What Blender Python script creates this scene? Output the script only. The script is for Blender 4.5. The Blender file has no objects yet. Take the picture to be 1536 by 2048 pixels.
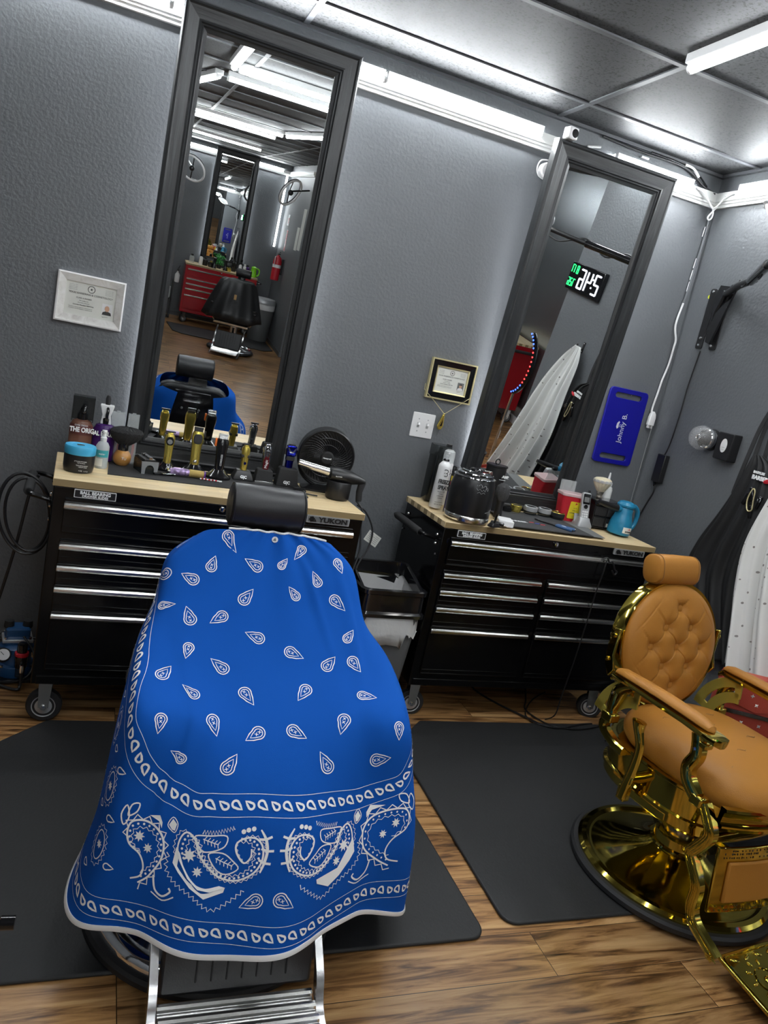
import bpy, math, random
import numpy as np
from mathutils import Matrix, Vector
PI = math.pi
sc = bpy.context.scene
COL = sc.collection
# ---------------------------------------------------------------- camera
cam_d = bpy.data.cameras.new('camera'); cam = bpy.data.objects.new('camera', cam_d); COL.objects.link(cam)
yaw, pitch, roll = .380, -.2056, .2094
fw = Vector((math.sin(yaw)*math.cos(pitch), math.cos(yaw)*math.cos(pitch), math.sin(pitch)))
rt = Vector((math.cos(yaw), -math.sin(yaw), 0)); up = rt.cross(fw)
r2 = rt*math.cos(roll) + up*math.sin(roll); u2 = up*math.cos(roll) - rt*math.sin(roll)
cam.matrix_world = Matrix(((r2.x, u2.x, -fw.x, .5466), (r2.y, u2.y, -fw.y, -3.4533), (r2.z, u2.z, -fw.z, 1.6138), (0, 0, 0, 1)))
cam_d.sensor_fit = 'VERTICAL'; cam_d.sensor_height = 36; cam_d.lens = 1526.27*36/2048; cam_d.clip_start = .05
sc.camera = cam
# ---------------------------------------------------------------- world, exposure
sc.view_settings.view_transform = 'Standard'; sc.view_settings.look = 'None'
sc.view_settings.exposure = 1.02; sc.view_settings.gamma = 1; sc.view_settings.use_curve_mapping = False
w = bpy.data.worlds.new('world'); sc.world = w; w.use_nodes = True
w.node_tree.nodes['Background'].inputs[0].default_value = (.5, .55, .6, 1)
w.node_tree.nodes['Background'].inputs[1].default_value = .02
TUBE = 26      # radiance of the ceiling LED tubes
STRIP = 46     # radiance of the LED bars on the crown moulding
# ---------------------------------------------------------------- materials
def mat(name, col, rough=.5, metal=0, spec=None, emit=0, alpha=1, trans=0, coat=0, ior=None, bump=0, bscale=50, vary=0, vscale=8):
    m = bpy.data.materials.new(name); m.use_nodes = True; nt = m.node_tree; b = nt.nodes['Principled BSDF']
    b.inputs['Base Color'].default_value = (*col, 1); b.inputs['Roughness'].default_value = rough
    b.inputs['Metallic'].default_value = metal
    if spec is not None: b.inputs['Specular IOR Level'].default_value = spec
    if emit: b.inputs['Emission Color'].default_value = (*col, 1); b.inputs['Emission Strength'].default_value = emit
    if alpha < 1: b.inputs['Alpha'].default_value = alpha
    if trans: b.inputs['Transmission Weight'].default_value = trans
    if coat: b.inputs['Coat Weight'].default_value = coat; b.inputs['Coat Roughness'].default_value = .08
    if ior: b.inputs['IOR'].default_value = ior
    if bump or vary:
        tc = nt.nodes.new('ShaderNodeTexCoord')
    if bump:
        n = nt.nodes.new('ShaderNodeTexNoise'); n.inputs['Scale'].default_value = bscale; n.inputs['Detail'].default_value = 4
        nt.links.new(tc.outputs['Object'], n.inputs['Vector'])
        bm = nt.nodes.new('ShaderNodeBump'); bm.inputs['Strength'].default_value = bump; bm.inputs['Distance'].default_value = .004
        nt.links.new(n.outputs['Fac'], bm.inputs['Height']); nt.links.new(bm.outputs['Normal'], b.inputs['Normal'])
    if vary:
        n = nt.nodes.new('ShaderNodeTexNoise'); n.inputs['Scale'].default_value = vscale; n.inputs['Detail'].default_value = 3
        nt.links.new(tc.outputs['Object'], n.inputs['Vector'])
        r = nt.nodes.new('ShaderNodeMapRange'); r.inputs['From Min'].default_value = .3; r.inputs['From Max'].default_value = .7
        r.inputs['To Min'].default_value = 1-vary; r.inputs['To Max'].default_value = 1+vary
        nt.links.new(n.outputs['Fac'], r.inputs['Value'])
        x = nt.nodes.new('ShaderNodeVectorMath'); x.operation = 'SCALE'; x.inputs[0].default_value = col
        nt.links.new(r.outputs['Result'], x.inputs['Scale']); nt.links.new(x.outputs[0], b.inputs['Base Color'])
    return m
def grain(name, stops, scale, rough=.45, bump=.15, planks=None, tone=(.72, 1.25), wstr=1.0, coat=0, axis=(1, 1, 1)):
    """wood: noise stretched along the grain; planks=(length,width) adds a board pattern"""
    m = bpy.data.materials.new(name); m.use_nodes = True; nt = m.node_tree; b = nt.nodes['Principled BSDF']; L = nt.links.new; N = nt.nodes.new
    b.inputs['Roughness'].default_value = rough
    if coat: b.inputs['Coat Weight'].default_value = coat; b.inputs['Coat Roughness'].default_value = .15
    tc = N('ShaderNodeTexCoord'); src = tc.outputs['Object']; off = None
    if planks:
        br = N('ShaderNodeTexBrick'); br.offset = .37; br.offset_frequency = 2; br.inputs['Scale'].default_value = 1
        br.inputs['Brick Width'].default_value = planks[0]; br.inputs['Row Height'].default_value = planks[1]
        br.inputs['Mortar Size'].default_value = planks[2] if len(planks) > 2 else .0012; br.inputs['Mortar Smooth'].default_value = .2
        br.inputs['Color1'].default_value = (0, 0, 0, 1); br.inputs['Color2'].default_value = (1, 1, 1, 1); br.inputs['Mortar'].default_value = (.5, .5, .5, 1)
        L(src, br.inputs['Vector'])
        cmb = N('ShaderNodeCombineXYZ'); ml = N('ShaderNodeMath'); ml.operation = 'MULTIPLY'; ml.inputs[1].default_value = 13.7
        L(br.outputs['Color'], ml.inputs[0]); L(ml.outputs[0], cmb.inputs[0]); L(ml.outputs[0], cmb.inputs[1]); L(ml.outputs[0], cmb.inputs[2])
        ad = N('ShaderNodeVectorMath'); L(src, ad.inputs[0]); L(cmb.outputs[0], ad.inputs[1]); src = ad.outputs[0]
    mp = N('ShaderNodeMapping'); mp.inputs['Scale'].default_value = scale; L(src, mp.inputs['Vector'])
    n1 = N('ShaderNodeTexNoise'); n1.inputs['Scale'].default_value = 1; n1.inputs['Detail'].default_value = 8; n1.inputs['Roughness'].default_value = .62; n1.inputs['Distortion'].default_value = .9*wstr
    L(mp.outputs[0], n1.inputs['Vector'])
    cr = N('ShaderNodeValToRGB'); e = cr.color_ramp.elements
    e[0].position = stops[0][0]; e[0].color = (*stops[0][1], 1); e[1].position = stops[-1][0]; e[1].color = (*stops[-1][1], 1)
    for p, c in stops[1:-1]: k = e.new(p); k.color = (*c, 1)
    L(n1.outputs['Fac'], cr.inputs[0]); out = cr.outputs[0]
    if planks:
        mr = N('ShaderNodeMapRange'); mr.inputs['To Min'].default_value = tone[0]; mr.inputs['To Max'].default_value = tone[1]; L(br.outputs['Color'], mr.inputs['Value'])
        vm = N('ShaderNodeVectorMath'); vm.operation = 'SCALE'; L(out, vm.inputs[0]); L(mr.outputs[0], vm.inputs['Scale']); out = vm.outputs[0]
        mx = N('ShaderNodeMix'); mx.data_type = 'RGBA'; L(br.outputs['Fac'], mx.inputs['Factor']); L(out, mx.inputs[6]); mx.inputs[7].default_value = (*[c*.45 for c in stops[0][1]], 1); out = mx.outputs[2]
    L(out, b.inputs['Base Color'])
    bm = N('ShaderNodeBump'); bm.inputs['Strength'].default_value = bump; bm.inputs['Distance'].default_value = .002
    L(n1.outputs['Fac'], bm.inputs['Height']); L(bm.outputs['Normal'], b.inputs['Normal'])
    return m
M = {}
M['black'] = mat('black_plastic', (.012, .012, .013), .38)
M['gloss'] = mat('gloss_black', (.008, .008, .009), .12, coat=.3)
M['steelblk'] = mat('black_powder_coat', (.003, .003, .0033), .2, spec=.3)
M['matte'] = mat('matte_black', (.02, .02, .021), .75)
M['rubber'] = mat('rubber', (.014, .014, .015), .65)
M['leath'] = mat('black_leather', (.013, .013, .015), .42, bump=.06, bscale=260)
M['chrome'] = mat('chrome', (.82, .83, .85), .08, 1)
M['brush'] = mat('brushed_metal', (.78, .78, .76), .22, 1)
M['alu'] = mat('worn_aluminium', (.6, .6, .6), .24, 1, bump=.1, bscale=30)
M['gold'] = mat('polished_gold', (.58, .455, .085), .08, 1)
M['goldpaint'] = mat('gold_lacquer', (.62, .52, .10), .3, .6)
M['tan'] = mat('tan_leather', (.375, .160, .026), .45, spec=.25, bump=.12, bscale=220, vary=.05, vscale=6)
M['tanseam'] = mat('tan_seam', (.25, .12, .035), .6)
M['white'] = mat('white_plastic', (.8, .8, .8), .35)
M['paper'] = mat('paper', (.72, .73, .68), .7)
M['ink'] = mat('ink', (.05, .05, .05), .7)
M['whiteprint'] = mat('white_print', (.93, .94, .94), .7)
M['grey'] = mat('grey_plastic', (.16, .165, .165), .5)
M['silver'] = mat('silver_plastic', (.45, .46, .47), .35, .4)
M['blue'] = mat('blue_plastic', (.015, .2, .36), .35)
M['royal'] = mat('royal_blue_plastic', (.006, .006, .26), .35)
M['chromeblue'] = mat('blue_chrome', (.02, .03, .45), .15, 1)
M['red'] = mat('red_plastic', (.55, .015, .03), .4)
M['cabred'] = mat('red_powder_coat', (.35, .006, .012), .25)
M['yellow'] = mat('yellow_label', (.75, .6, .02), .5)
M['orange'] = mat('orange_plastic', (.8, .16, .01), .4)
M['green'] = mat('lime_plastic', (.25, .75, .02), .35)
M['clear'] = mat('clear_plastic', (.8, .85, .85), .08, alpha=.28)
M['smoke'] = mat('smoked_plastic', (.03, .035, .035), .1, alpha=.6)
M['frost'] = mat('frosted_plastic', (.75, .78, .78), .3, alpha=.55)
M['glass'] = mat('clear_glass', (.95, .95, .95), .02, alpha=.15)
M['mirror'] = mat('mirror_glass', (.86, .88, .88), .0, 1)
M['skin'] = mat('printed_skin', (.55, .33, .22), .6)
M['wall'] = None
def wallmat(name, col, bump=.5):
    m = mat(name, col, .48, spec=.4); nt = m.node_tree; b = nt.nodes['Principled BSDF']; N = nt.nodes.new; L = nt.links.new
    tc = N('ShaderNodeTexCoord'); n = N('ShaderNodeTexNoise'); n.inputs['Scale'].default_value = 75; n.inputs['Detail'].default_value = 2.5; n.inputs['Roughness'].default_value = .45
    n2 = N('ShaderNodeTexNoise'); n2.inputs['Scale'].default_value = 7; n2.inputs['Detail'].default_value = 2
    L(tc.outputs['Object'], n.inputs['Vector']); L(tc.outputs['Object'], n2.inputs['Vector'])
    ma = N('ShaderNodeMath'); ma.operation = 'MULTIPLY_ADD'; ma.inputs[1].default_value = .6; L(n2.outputs['Fac'], ma.inputs[0]); L(n.outputs['Fac'], ma.inputs[2])
    bm = N('ShaderNodeBump'); bm.inputs['Strength'].default_value = bump; bm.inputs['Distance'].default_value = .0045; L(ma.outputs[0], bm.inputs['Height']); L(bm.outputs[0], b.inputs['Normal'])
    return m
M['wall'] = wallmat('charcoal_blue_paint', (.132, .141, .150))
M['wood'] = grain('butcher_block', [(.3, (.66, .48, .24)), (.5, (.76, .59, .34)), (.72, (.84, .70, .45))], (2.2, 34, 34), .4, .08, planks=(.36, .04, .0002), tone=(.92, 1.1))
M['mframe'] = grain('black_oak_frame', [(.3, (.008, .009, .010)), (.55, (.022, .024, .026)), (.75, (.05, .053, .056))], (60, 60, 3), .42, .5)
M['mframeh'] = grain('black_oak_rail', [(.3, (.008, .009, .010)), (.55, (.022, .024, .026)), (.75, (.05, .053, .056))], (3, 60, 60), .42, .5)
M['floor'] = grain('laminate_floor', [(.33, (.022, .010, .004)), (.42, (.15, .070, .024)), (.52, (.33, .175, .066)), (.70, (.50, .31, .140))], (2.4, 30, 30), .30, .15, planks=(1.2, .165))
M['matfloor'] = mat('anti_fatigue_rubber', (.0125, .013, .0135), .6, bump=.2, bscale=120)
# ---------------------------------------------------------------- mesh pieces: every function returns (verts, faces)
def box(x0, x1, y0, y1, z0, z1):
    v = [(x, y, z) for x in (x0, x1) for y in (y0, y1) for z in (z0, z1)]
    return v, [(0, 1, 3, 2), (4, 6, 7, 5), (0, 4, 5, 1), (2, 3, 7, 6), (0, 2, 6, 4), (1, 5, 7, 3)]
def cbox(c, s): return box(c[0]-s[0]/2, c[0]+s[0]/2, c[1]-s[1]/2, c[1]+s[1]/2, c[2]-s[2]/2, c[2]+s[2]/2)
def frame_of(d):
    d = Vector(d).normalized(); a = Vector((0, 0, 1)) if abs(d.z) < .95 else Vector((1, 0, 0))
    x = a.cross(d).normalized(); return x, d.cross(x)
def tube(pts, r, n=10, cap=True, closed=False):
    pts = [Vector(p) for p in pts]; k = len(pts); rs = r if isinstance(r, (list, tuple)) else [r]*k
    V, F = [], []; x = None
    for i, p in enumerate(pts):
        if closed: d = pts[(i+1) % k]-pts[i-1]
        else: d = pts[min(i+1, k-1)]-pts[max(i-1, 0)]
        if d.length < 1e-9: d = Vector((0, 0, 1))
        d.normalize()
        if x is None: x, y = frame_of(d)
        else:
            x = (x-d*x.dot(d)); x = x.normalized() if x.length > 1e-6 else frame_of(d)[0]; y = d.cross(x)
        for j in range(n):
            a = 2*PI*j/n; V.append(tuple(p+(x*math.cos(a)+y*math.sin(a))*rs[i]))
    m = k if closed else k-1
    for i in range(m):
        for j in range(n):
            a, b2 = i*n+j, i*n+(j+1) % n; c, d2 = ((i+1) % k)*n+(j+1) % n, ((i+1) % k)*n+j
            F.append((a, b2, c, d2))
    if cap and not closed:
        F.append(tuple(range(n))[::-1]); F.append(tuple((k-1)*n+j for j in range(n)))
    return V, F
def cyl(p0, p1, r0, r1=None, n=24): return tube([p0, p1], [r0, r0 if r1 is None else r1], n)
def lathe(prof, n=32, c=(0, 0, 0), axis='z', sx=1, sy=1):
    V, F = [], []; k = len(prof)
    for (r, h) in prof:
        for j in range(n):
            a = 2*PI*j/n; p = (max(r, 1e-5)*math.cos(a)*sx, max(r, 1e-5)*math.sin(a)*sy, h)
            if axis == 'y': p = (p[0], p[2], p[1])
            if axis == 'x': p = (p[2], p[0], p[1])
            V.append((p[0]+c[0], p[1]+c[1], p[2]+c[2]))
    for i in range(k-1):
        for j in range(n): F.append((i*n+j, i*n+(j+1) % n, (i+1)*n+(j+1) % n, (i+1)*n+j))
    if prof[0][0] > 1e-4: F.append(tuple(range(n))[::-1])
    if prof[-1][0] > 1e-4: F.append(tuple((k-1)*n+j for j in range(n)))
    return V, F
def ell(c, r, n=24, m=14):
    return lathe([(math.sin(PI*i/m), -math.cos(PI*i/m)) for i in range(m+1)], n)[0] and xf(lathe([(math.sin(PI*i/m), -math.cos(PI*i/m)) for i in range(m+1)], n), Matrix.Translation(c) @ Matrix.Diagonal((*r, 1)))
def prism(pts, d0, d1, plane='xz'):
    """2-D outline extruded: plane xz runs along y, xy along z, yz along x"""
    n = len(pts); V = []
    for d in (d0, d1):
        for a, b2 in pts: V.append({'xz': (a, d, b2), 'xy': (a, b2, d), 'yz': (d, a, b2)}[plane])
    F = [(i, (i+1) % n, n+(i+1) % n, n+i) for i in range(n)] + [tuple(range(n))[::-1], tuple(range(n, 2*n))]
    return V, F
def rrect(x0, x1, z0, z1, r, k=5):
    o = []
    for cx, cz, a0 in ((x1-r, z1-r, 0), (x0+r, z1-r, 90), (x0+r, z0+r, 180), (x1-r, z0+r, 270)):
        for i in range(k+1): a = math.radians(a0+90*i/k); o.append((cx+r*math.cos(a), cz+r*math.sin(a)))
    return o
def circ(cx, cz, r, n=24, ry=None): return [(cx+r*math.cos(2*PI*i/n), cz+(ry or r)*math.sin(2*PI*i/n)) for i in range(n)]
def xf(p, m):
    if isinstance(p, list): return [xf(q, m) for q in p]
    return [tuple(m @ Vector(v)) for v in p[0]], p[1]
def T(x, y, z): return Matrix.Translation((x, y, z))
def RX(a): return Matrix.Rotation(math.radians(a), 4, 'X')
def RY(a): return Matrix.Rotation(math.radians(a), 4, 'Y')
def RZ(a): return Matrix.Rotation(math.radians(a), 4, 'Z')
def loft(rings, cap=True):
    n = len(rings[0]); V = [tuple(p) for r in rings for p in r]; F = []
    for i in range(len(rings)-1):
        for j in range(n): F.append((i*n+j, i*n+(j+1) % n, (i+1)*n+(j+1) % n, (i+1)*n+j))
    if cap: F.append(tuple(range(n))[::-1]); F.append(tuple((len(rings)-1)*n+j for j in range(n)))
    return V, F
def cr(pts, k=8, closed=False):
    """Catmull-Rom through points"""
    P = [Vector(p) for p in pts]; n = len(P); out = []
    m = n if closed else n-1
    for i in range(m):
        g = (lambda q: P[q % n]) if closed else (lambda q: P[min(max(q, 0), n-1)])
        a, b2, c, d = g(i-1), g(i), g(i+1), g(i+2)
        for j in range(k):
            t = j/k; out.append(.5*((2*b2)+(c-a)*t+(2*a-5*b2+4*c-d)*t*t+(3*b2-a-3*c+d)*t**3))
    if not closed: out.append(P[-1])
    return out
def obj(name, parts, m, parent=None, bev=0, sub=0, smooth=True, ang=35, loc=None, rot=None, label=None, seg=2):
    if isinstance(parts, tuple): parts = [parts]
    V, F = [], []
    for v, f in parts:
        o = len(V); V += list(v); F += [tuple(i+o for i in q) for q in f]
    me = bpy.data.meshes.new(name); me.from_pydata(V, [], F); me.validate(); me.update()
    import bmesh
    b = bmesh.new(); b.from_mesh(me); bmesh.ops.recalc_face_normals(b, faces=b.faces); b.to_mesh(me); b.free()
    if smooth:
        me.polygons.foreach_set('use_smooth', [True]*len(me.polygons)); me.set_sharp_from_angle(angle=math.radians(ang))
    ms = m if isinstance(m, (list, tuple)) else [m]
    for q in ms: me.materials.append(M[q] if isinstance(q, str) else q)
    o = bpy.data.objects.new(name, me); COL.objects.link(o)
    if parent: o.parent = parent
    if loc: o.location = loc
    if rot: o.rotation_euler = rot
    if bev:
        md = o.modifiers.new('bevel', 'BEVEL'); md.width = bev; md.segments = seg; md.limit_method = 'ANGLE'; md.angle_limit = math.radians(40)
    if sub: md = o.modifiers.new('sub', 'SUBSURF'); md.levels = md.render_levels = sub
    if label: o['label'] = label
    return o
def thing(name, label, cat, loc=(0, 0, 0), rz=0, group=None):
    o = bpy.data.objects.new(name, None); COL.objects.link(o); o.empty_display_size = .05
    o.location = loc; o.rotation_euler = (0, 0, rz); return tag(o, label, cat, group)
def tag(o, label, cat, group=None):
    o['label'] = label; o['category'] = cat
    if group: o['group'] = group
    return o
def struct(name, parts, m, **k):
    o = obj(name, parts, m, **k); o['kind'] = 'structure'; return o
def txt(name, s, size, m, parent, mw, ext=.0006, align='CENTER', bold=0, sx=1):
    """lettering as mesh; mw places the text's own x (reading) / y (up) frame"""
    c = bpy.data.curves.new(name, 'FONT'); c.body = s; c.size = size; c.align_x = align; c.align_y = 'CENTER'; c.extrude = ext; c.offset = bold; c.resolution_u = 3
    t = bpy.data.objects.new(name, c); COL.objects.link(t)
    me = bpy.data.meshes.new_from_object(t.evaluated_get(bpy.context.evaluated_depsgraph_get()))
    bpy.data.objects.remove(t); bpy.data.curves.remove(c)
    me.transform(Matrix.Diagonal((sx, 1, 1, 1))); me.materials.clear(); me.materials.append(M[m] if isinstance(m, str) else m); me.name = name
    o = bpy.data.objects.new(name, me); COL.objects.link(o)
    if parent: o.parent = parent
    o.matrix_local = mw; return o
FR = RX(90)      # text facing -y
def dup(o, parent=None):
    c = o.copy(); COL.objects.link(c); c.parent = parent
    for ch in o.children: dup(ch, c)
    return c
def many(name, plist, m, parent=None, **k): return [obj(name, p_, m, parent, **k) for p_ in plist]
# ================================================================ the room
XR, ZC = 3.377, 2.817
YB, YO, XL, XF = 0, -10.65, -2.6, 5.2      # back wall, opposite wall, left wall, far recess
struct('floor', box(XL-.1, XF+.1, YO-.1, .1, -.08, 0), 'floor', smooth=False)
struct('wall_back', box(XL-.1, XR+.1, 0, .1, 0, ZC+.05), 'wall', smooth=False)
struct('wall_right', box(XR, XR+.12, -1.50, 0, 0, ZC+.05), 'wall', smooth=False)
struct('wall_return', box(XR+.12, XF, -1.50, -1.40, 0, ZC+.05), 'wall', smooth=False)
struct('wall_recess', box(XF, XF+.1, -8.6, -1.40, 0, ZC+.05), mat('grey_steel_panel', (.42, .45, .47), .24, .9), smooth=False)
struct('wall_corner', box(2.93, 3.05, YO, -8.6, 0, ZC+.05), 'wall', smooth=False)
struct('wall_jog', box(3.05, XF, -8.7, -8.6, 0, ZC+.05), 'wall', smooth=False)
struct('wall_opposite', box(XL-.1, 3.05, YO-.1, YO, 0, ZC+.05), 'wall', smooth=False)
struct('wall_left', box(XL-.1, XL, YO, 0, 0, ZC+.05), 'wall', smooth=False)
def ceilmat():
    m = mat('fissured_ceiling_tile', (.10, .105, .11), .6, spec=.3); nt = m.node_tree; b = nt.nodes['Principled BSDF']; N = nt.nodes.new; L = nt.links.new
    tc = N('ShaderNodeTexCoord'); n = N('ShaderNodeTexNoise'); n.inputs['Scale'].default_value = 95; n.inputs['Detail'].default_value = 3; n.inputs['Roughness'].default_value = .6
    L(tc.outputs['Object'], n.inputs['Vector'])
    c = N('ShaderNodeValToRGB'); e = c.color_ramp.elements; e[0].position = .36; e[0].color = (.006, .006, .007, 1); e[1].position = .47; e[1].color = (.058, .060, .063, 1)
    L(n.outputs['Fac'], c.inputs[0]); L(c.outputs[0], b.inputs['Base Color'])
    bm = N('ShaderNodeBump'); bm.inputs['Strength'].default_value = .5; bm.inputs['Distance'].default_value = .004; L(c.outputs[0], bm.inputs['Height']); L(bm.outputs[0], b.inputs['Normal'])
    return m
struct('ceiling', box(XL-.1, XF+.1, YO-.1, .1, ZC, ZC+.08), ceilmat(), smooth=False)
tb = mat('grey_ceiling_grid', (.10, .105, .115), .4)
g = []; y = -.264
while y > YO: g.append(box(XL, XF, y-.012, y+.012, ZC-.006, ZC+.001)); y -= .61
x = 2.362-1.22*4
while x < XF: g.append(box(x-.012, x+.012, YO, 0, ZC-.0055, ZC+.001)); x += 1.22
g += [box(XL, XR, -.022, 0, ZC-.014, ZC), box(XR-.022, XR, -1.5, 0, ZC-.014, ZC)]
struct('trim_1', g, tb, smooth=False)
# crown moulding: stepped white profile, (depth from the wall, height)
CP = [(0, 2.652), (.018, 2.652), (.020, 2.664), (.026, 2.668), (.026, 2.676), (.033, 2.680), (.034, 2.690), (.034, 2.695), (.034, 2.722), (.0, 2.722)]
wm = mat('white_moulding', (.75, .76, .74), .4)
struct('trim_2', [prism([(-d, z) for d, z in CP], XL, XR, 'yz'), prism([(XR-d, z) for d, z in CP], -1.50, 0, 'xz')], wm, smooth=False)
struct('trim_3', [prism([(YO+d, z) for d, z in CP], XL, 2.93, 'yz'), prism([(2.93-d, z) for d, z in CP], YO, -8.6, 'xz')], wm, smooth=False)
bb = mat('grey_baseboard', (.07, .075, .08), .4)
struct('baseboard_back', [box(XL, XR, -.014, 0, 0, .058), box(XL, XR, -.009, 0, .058, .066)], bb, smooth=False)
struct('baseboard_right', box(XR-.014, XR, -1.5, 0, 0, .066), bb, smooth=False)
struct('baseboard_opposite', [box(XL, 2.93, YO, YO+.014, 0, .066), box(2.916, 2.93, YO, -8.6, 0, .066)], bb, smooth=False)
struct('baseboard_recess', [box(XF-.015, XF, -8.6, -1.5, 0, .09), box(XR+.12, XF, -1.515, -1.5, 0, .09)], 'white', smooth=False)
# LED bars lying on the moulding
em = mat('lit_led_diffuser', (.93, .97, 1), emit=STRIP)
def ledbar(p0, p1, label, face, grp='led light bars along the crown moulding'):
    t = thing('led_light_bar', label, 'light', (0, 0, 0), group=grp)
    fx, fy = face
    d = Vector(p1)-Vector(p0); a = Vector(p0); L_ = d.length; d.normalize()
    def seg(u0, u1, o0, o1, z0, z1):
        n = Vector((fx, fy, 0)); pts = []
        for u in (u0, u1):
            for o in (o0, o1):
                for z in (z0, z1): q = a+d*u+n*o; pts.append((q.x, q.y, z))
        return pts, box(0, 1, 0, 1, 0, 1)[1]
    obj('diffuser', seg(.004, L_-.004, .034, .056, 2.697, 2.738), em, t, bev=.005)
    many('end_cap', [seg(0, .004, .034, .057, 2.696, 2.739), seg(L_-.004, L_, .034, .057, 2.696, 2.739)], 'white', t)
    obj('cap_strip', seg(0, L_, .010, .056, 2.738, 2.741), 'white', t)
ledbar((-.55, 0, 0), (.62, 0, 0), 'glowing white LED bar on the crown moulding left of the tall left mirror', (0, -1))
ledbar((.63, 0, 0), (1.50, 0, 0), 'glowing LED bar on the moulding mostly hidden behind the top of the left mirror', (0, -1))
ledbar((1.51, 0, 0), (2.285, 0, 0), 'glowing LED bar on the crown moulding ending at the right mirror', (0, -1))
ledbar((2.70, 0, 0), (3.17, 0, 0), 'short glowing LED bar between the right mirror and the room corner', (0, -1))
ledbar((XR, -.20, 0), (XR, -1.35, 0), 'glowing LED bar on the moulding of the right-hand wall', (-1, 0))
ledbar((.6, YO, 0), (2.78, YO, 0), 'long glowing LED bar over the far mirror, seen in the left mirror', (0, 1))
# vertical bar on the far wall corner (seen in the left mirror)
t = thing('vertical_led_bar', 'upright glowing LED bar in the far corner beside the fire extinguisher', 'light', (2.86, YO+.02, 0))
obj('diffuser', box(-.012, .012, -.005, .018, 1.50, 2.65), mat('lit_dim_diffuser', (.93, .97, 1), emit=9), t, bev=.004); obj('back_channel', box(-.018, .018, -.018, -.005, 1.49, 2.66), 'white', t)
# ceiling tube fixtures
te = mat('lit_tube_diffuser', (.93, .97, 1), emit=TUBE)
def fixture(x, y, L_, ang, label):
    t = thing('ceiling_tube_light', label, 'light', (x, y, ZC), math.radians(ang), group='led tube lights on the ceiling')
    obj('housing', box(0, L_, -.030, .030, -.032, 0), 'white', t, bev=.003)
    obj('tube', tube([(.01, 0, -.042), (L_-.01, 0, -.042)], .016, 12), te, t)
    many('end_cap', [cyl((0, 0, -.041), (.011, 0, -.041), .018), cyl((L_-.011, 0, -.041), (L_, 0, -.041), .018)], 'white', t)
fixture(2.33, -.955, 1.17, -90, 'LED tube light on the ceiling at the upper right of the view')
fixture(1.02, -.93, 1.0, -90, 'LED tube on the ceiling running away above the left mirror')
fixture(1.05, -1.95, 1.17, 0, 'first of two parallel LED tubes reflected high in the left mirror')
fixture(1.03, -2.42, 1.17, 0, 'second of two parallel LED tubes reflected high in the left mirror')
fixture(.98, -2.48, 1.17, -100, 'LED tube slanting off the left edge of the left mirror')
fixture(.70, -5.25, 1.17, 0, 'LED tube over the middle of the shop floor')
fixture(.70, -5.75, 1.17, 0, 'LED tube beside its twin over the middle of the shop floor')
fixture(1.90, -5.2, 1.1, 78, 'slanting LED tube joined to the mid-room pair')
fixture(-1.4, -3.6, 1.17, -90, 'LED tube above the left side of the room behind the camera')
fixture(3.3, -4.6, 1.17, -90, 'LED tube above the right side of the room behind the camera')
fixture(-.45, -3.7, 1.17, -90, 'LED tube on the ceiling left of the camera, outside the mirror view')  # unseen fill tube, added to brighten the lower front of the cape
fixture(2.55, -3.3, 1.17, -90, 'LED tube on the ceiling right of the camera, outside the mirror view')  # second added fill for the cape front, kept out of the mirrors
fixture(4.4, -2.2, 1.17, -90, 'LED tube in the side recess, glinting on the steel wall in the right mirror')
fixture(.9, -8.3, 1.17, 0, 'LED tube over the far barber chair')
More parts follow.
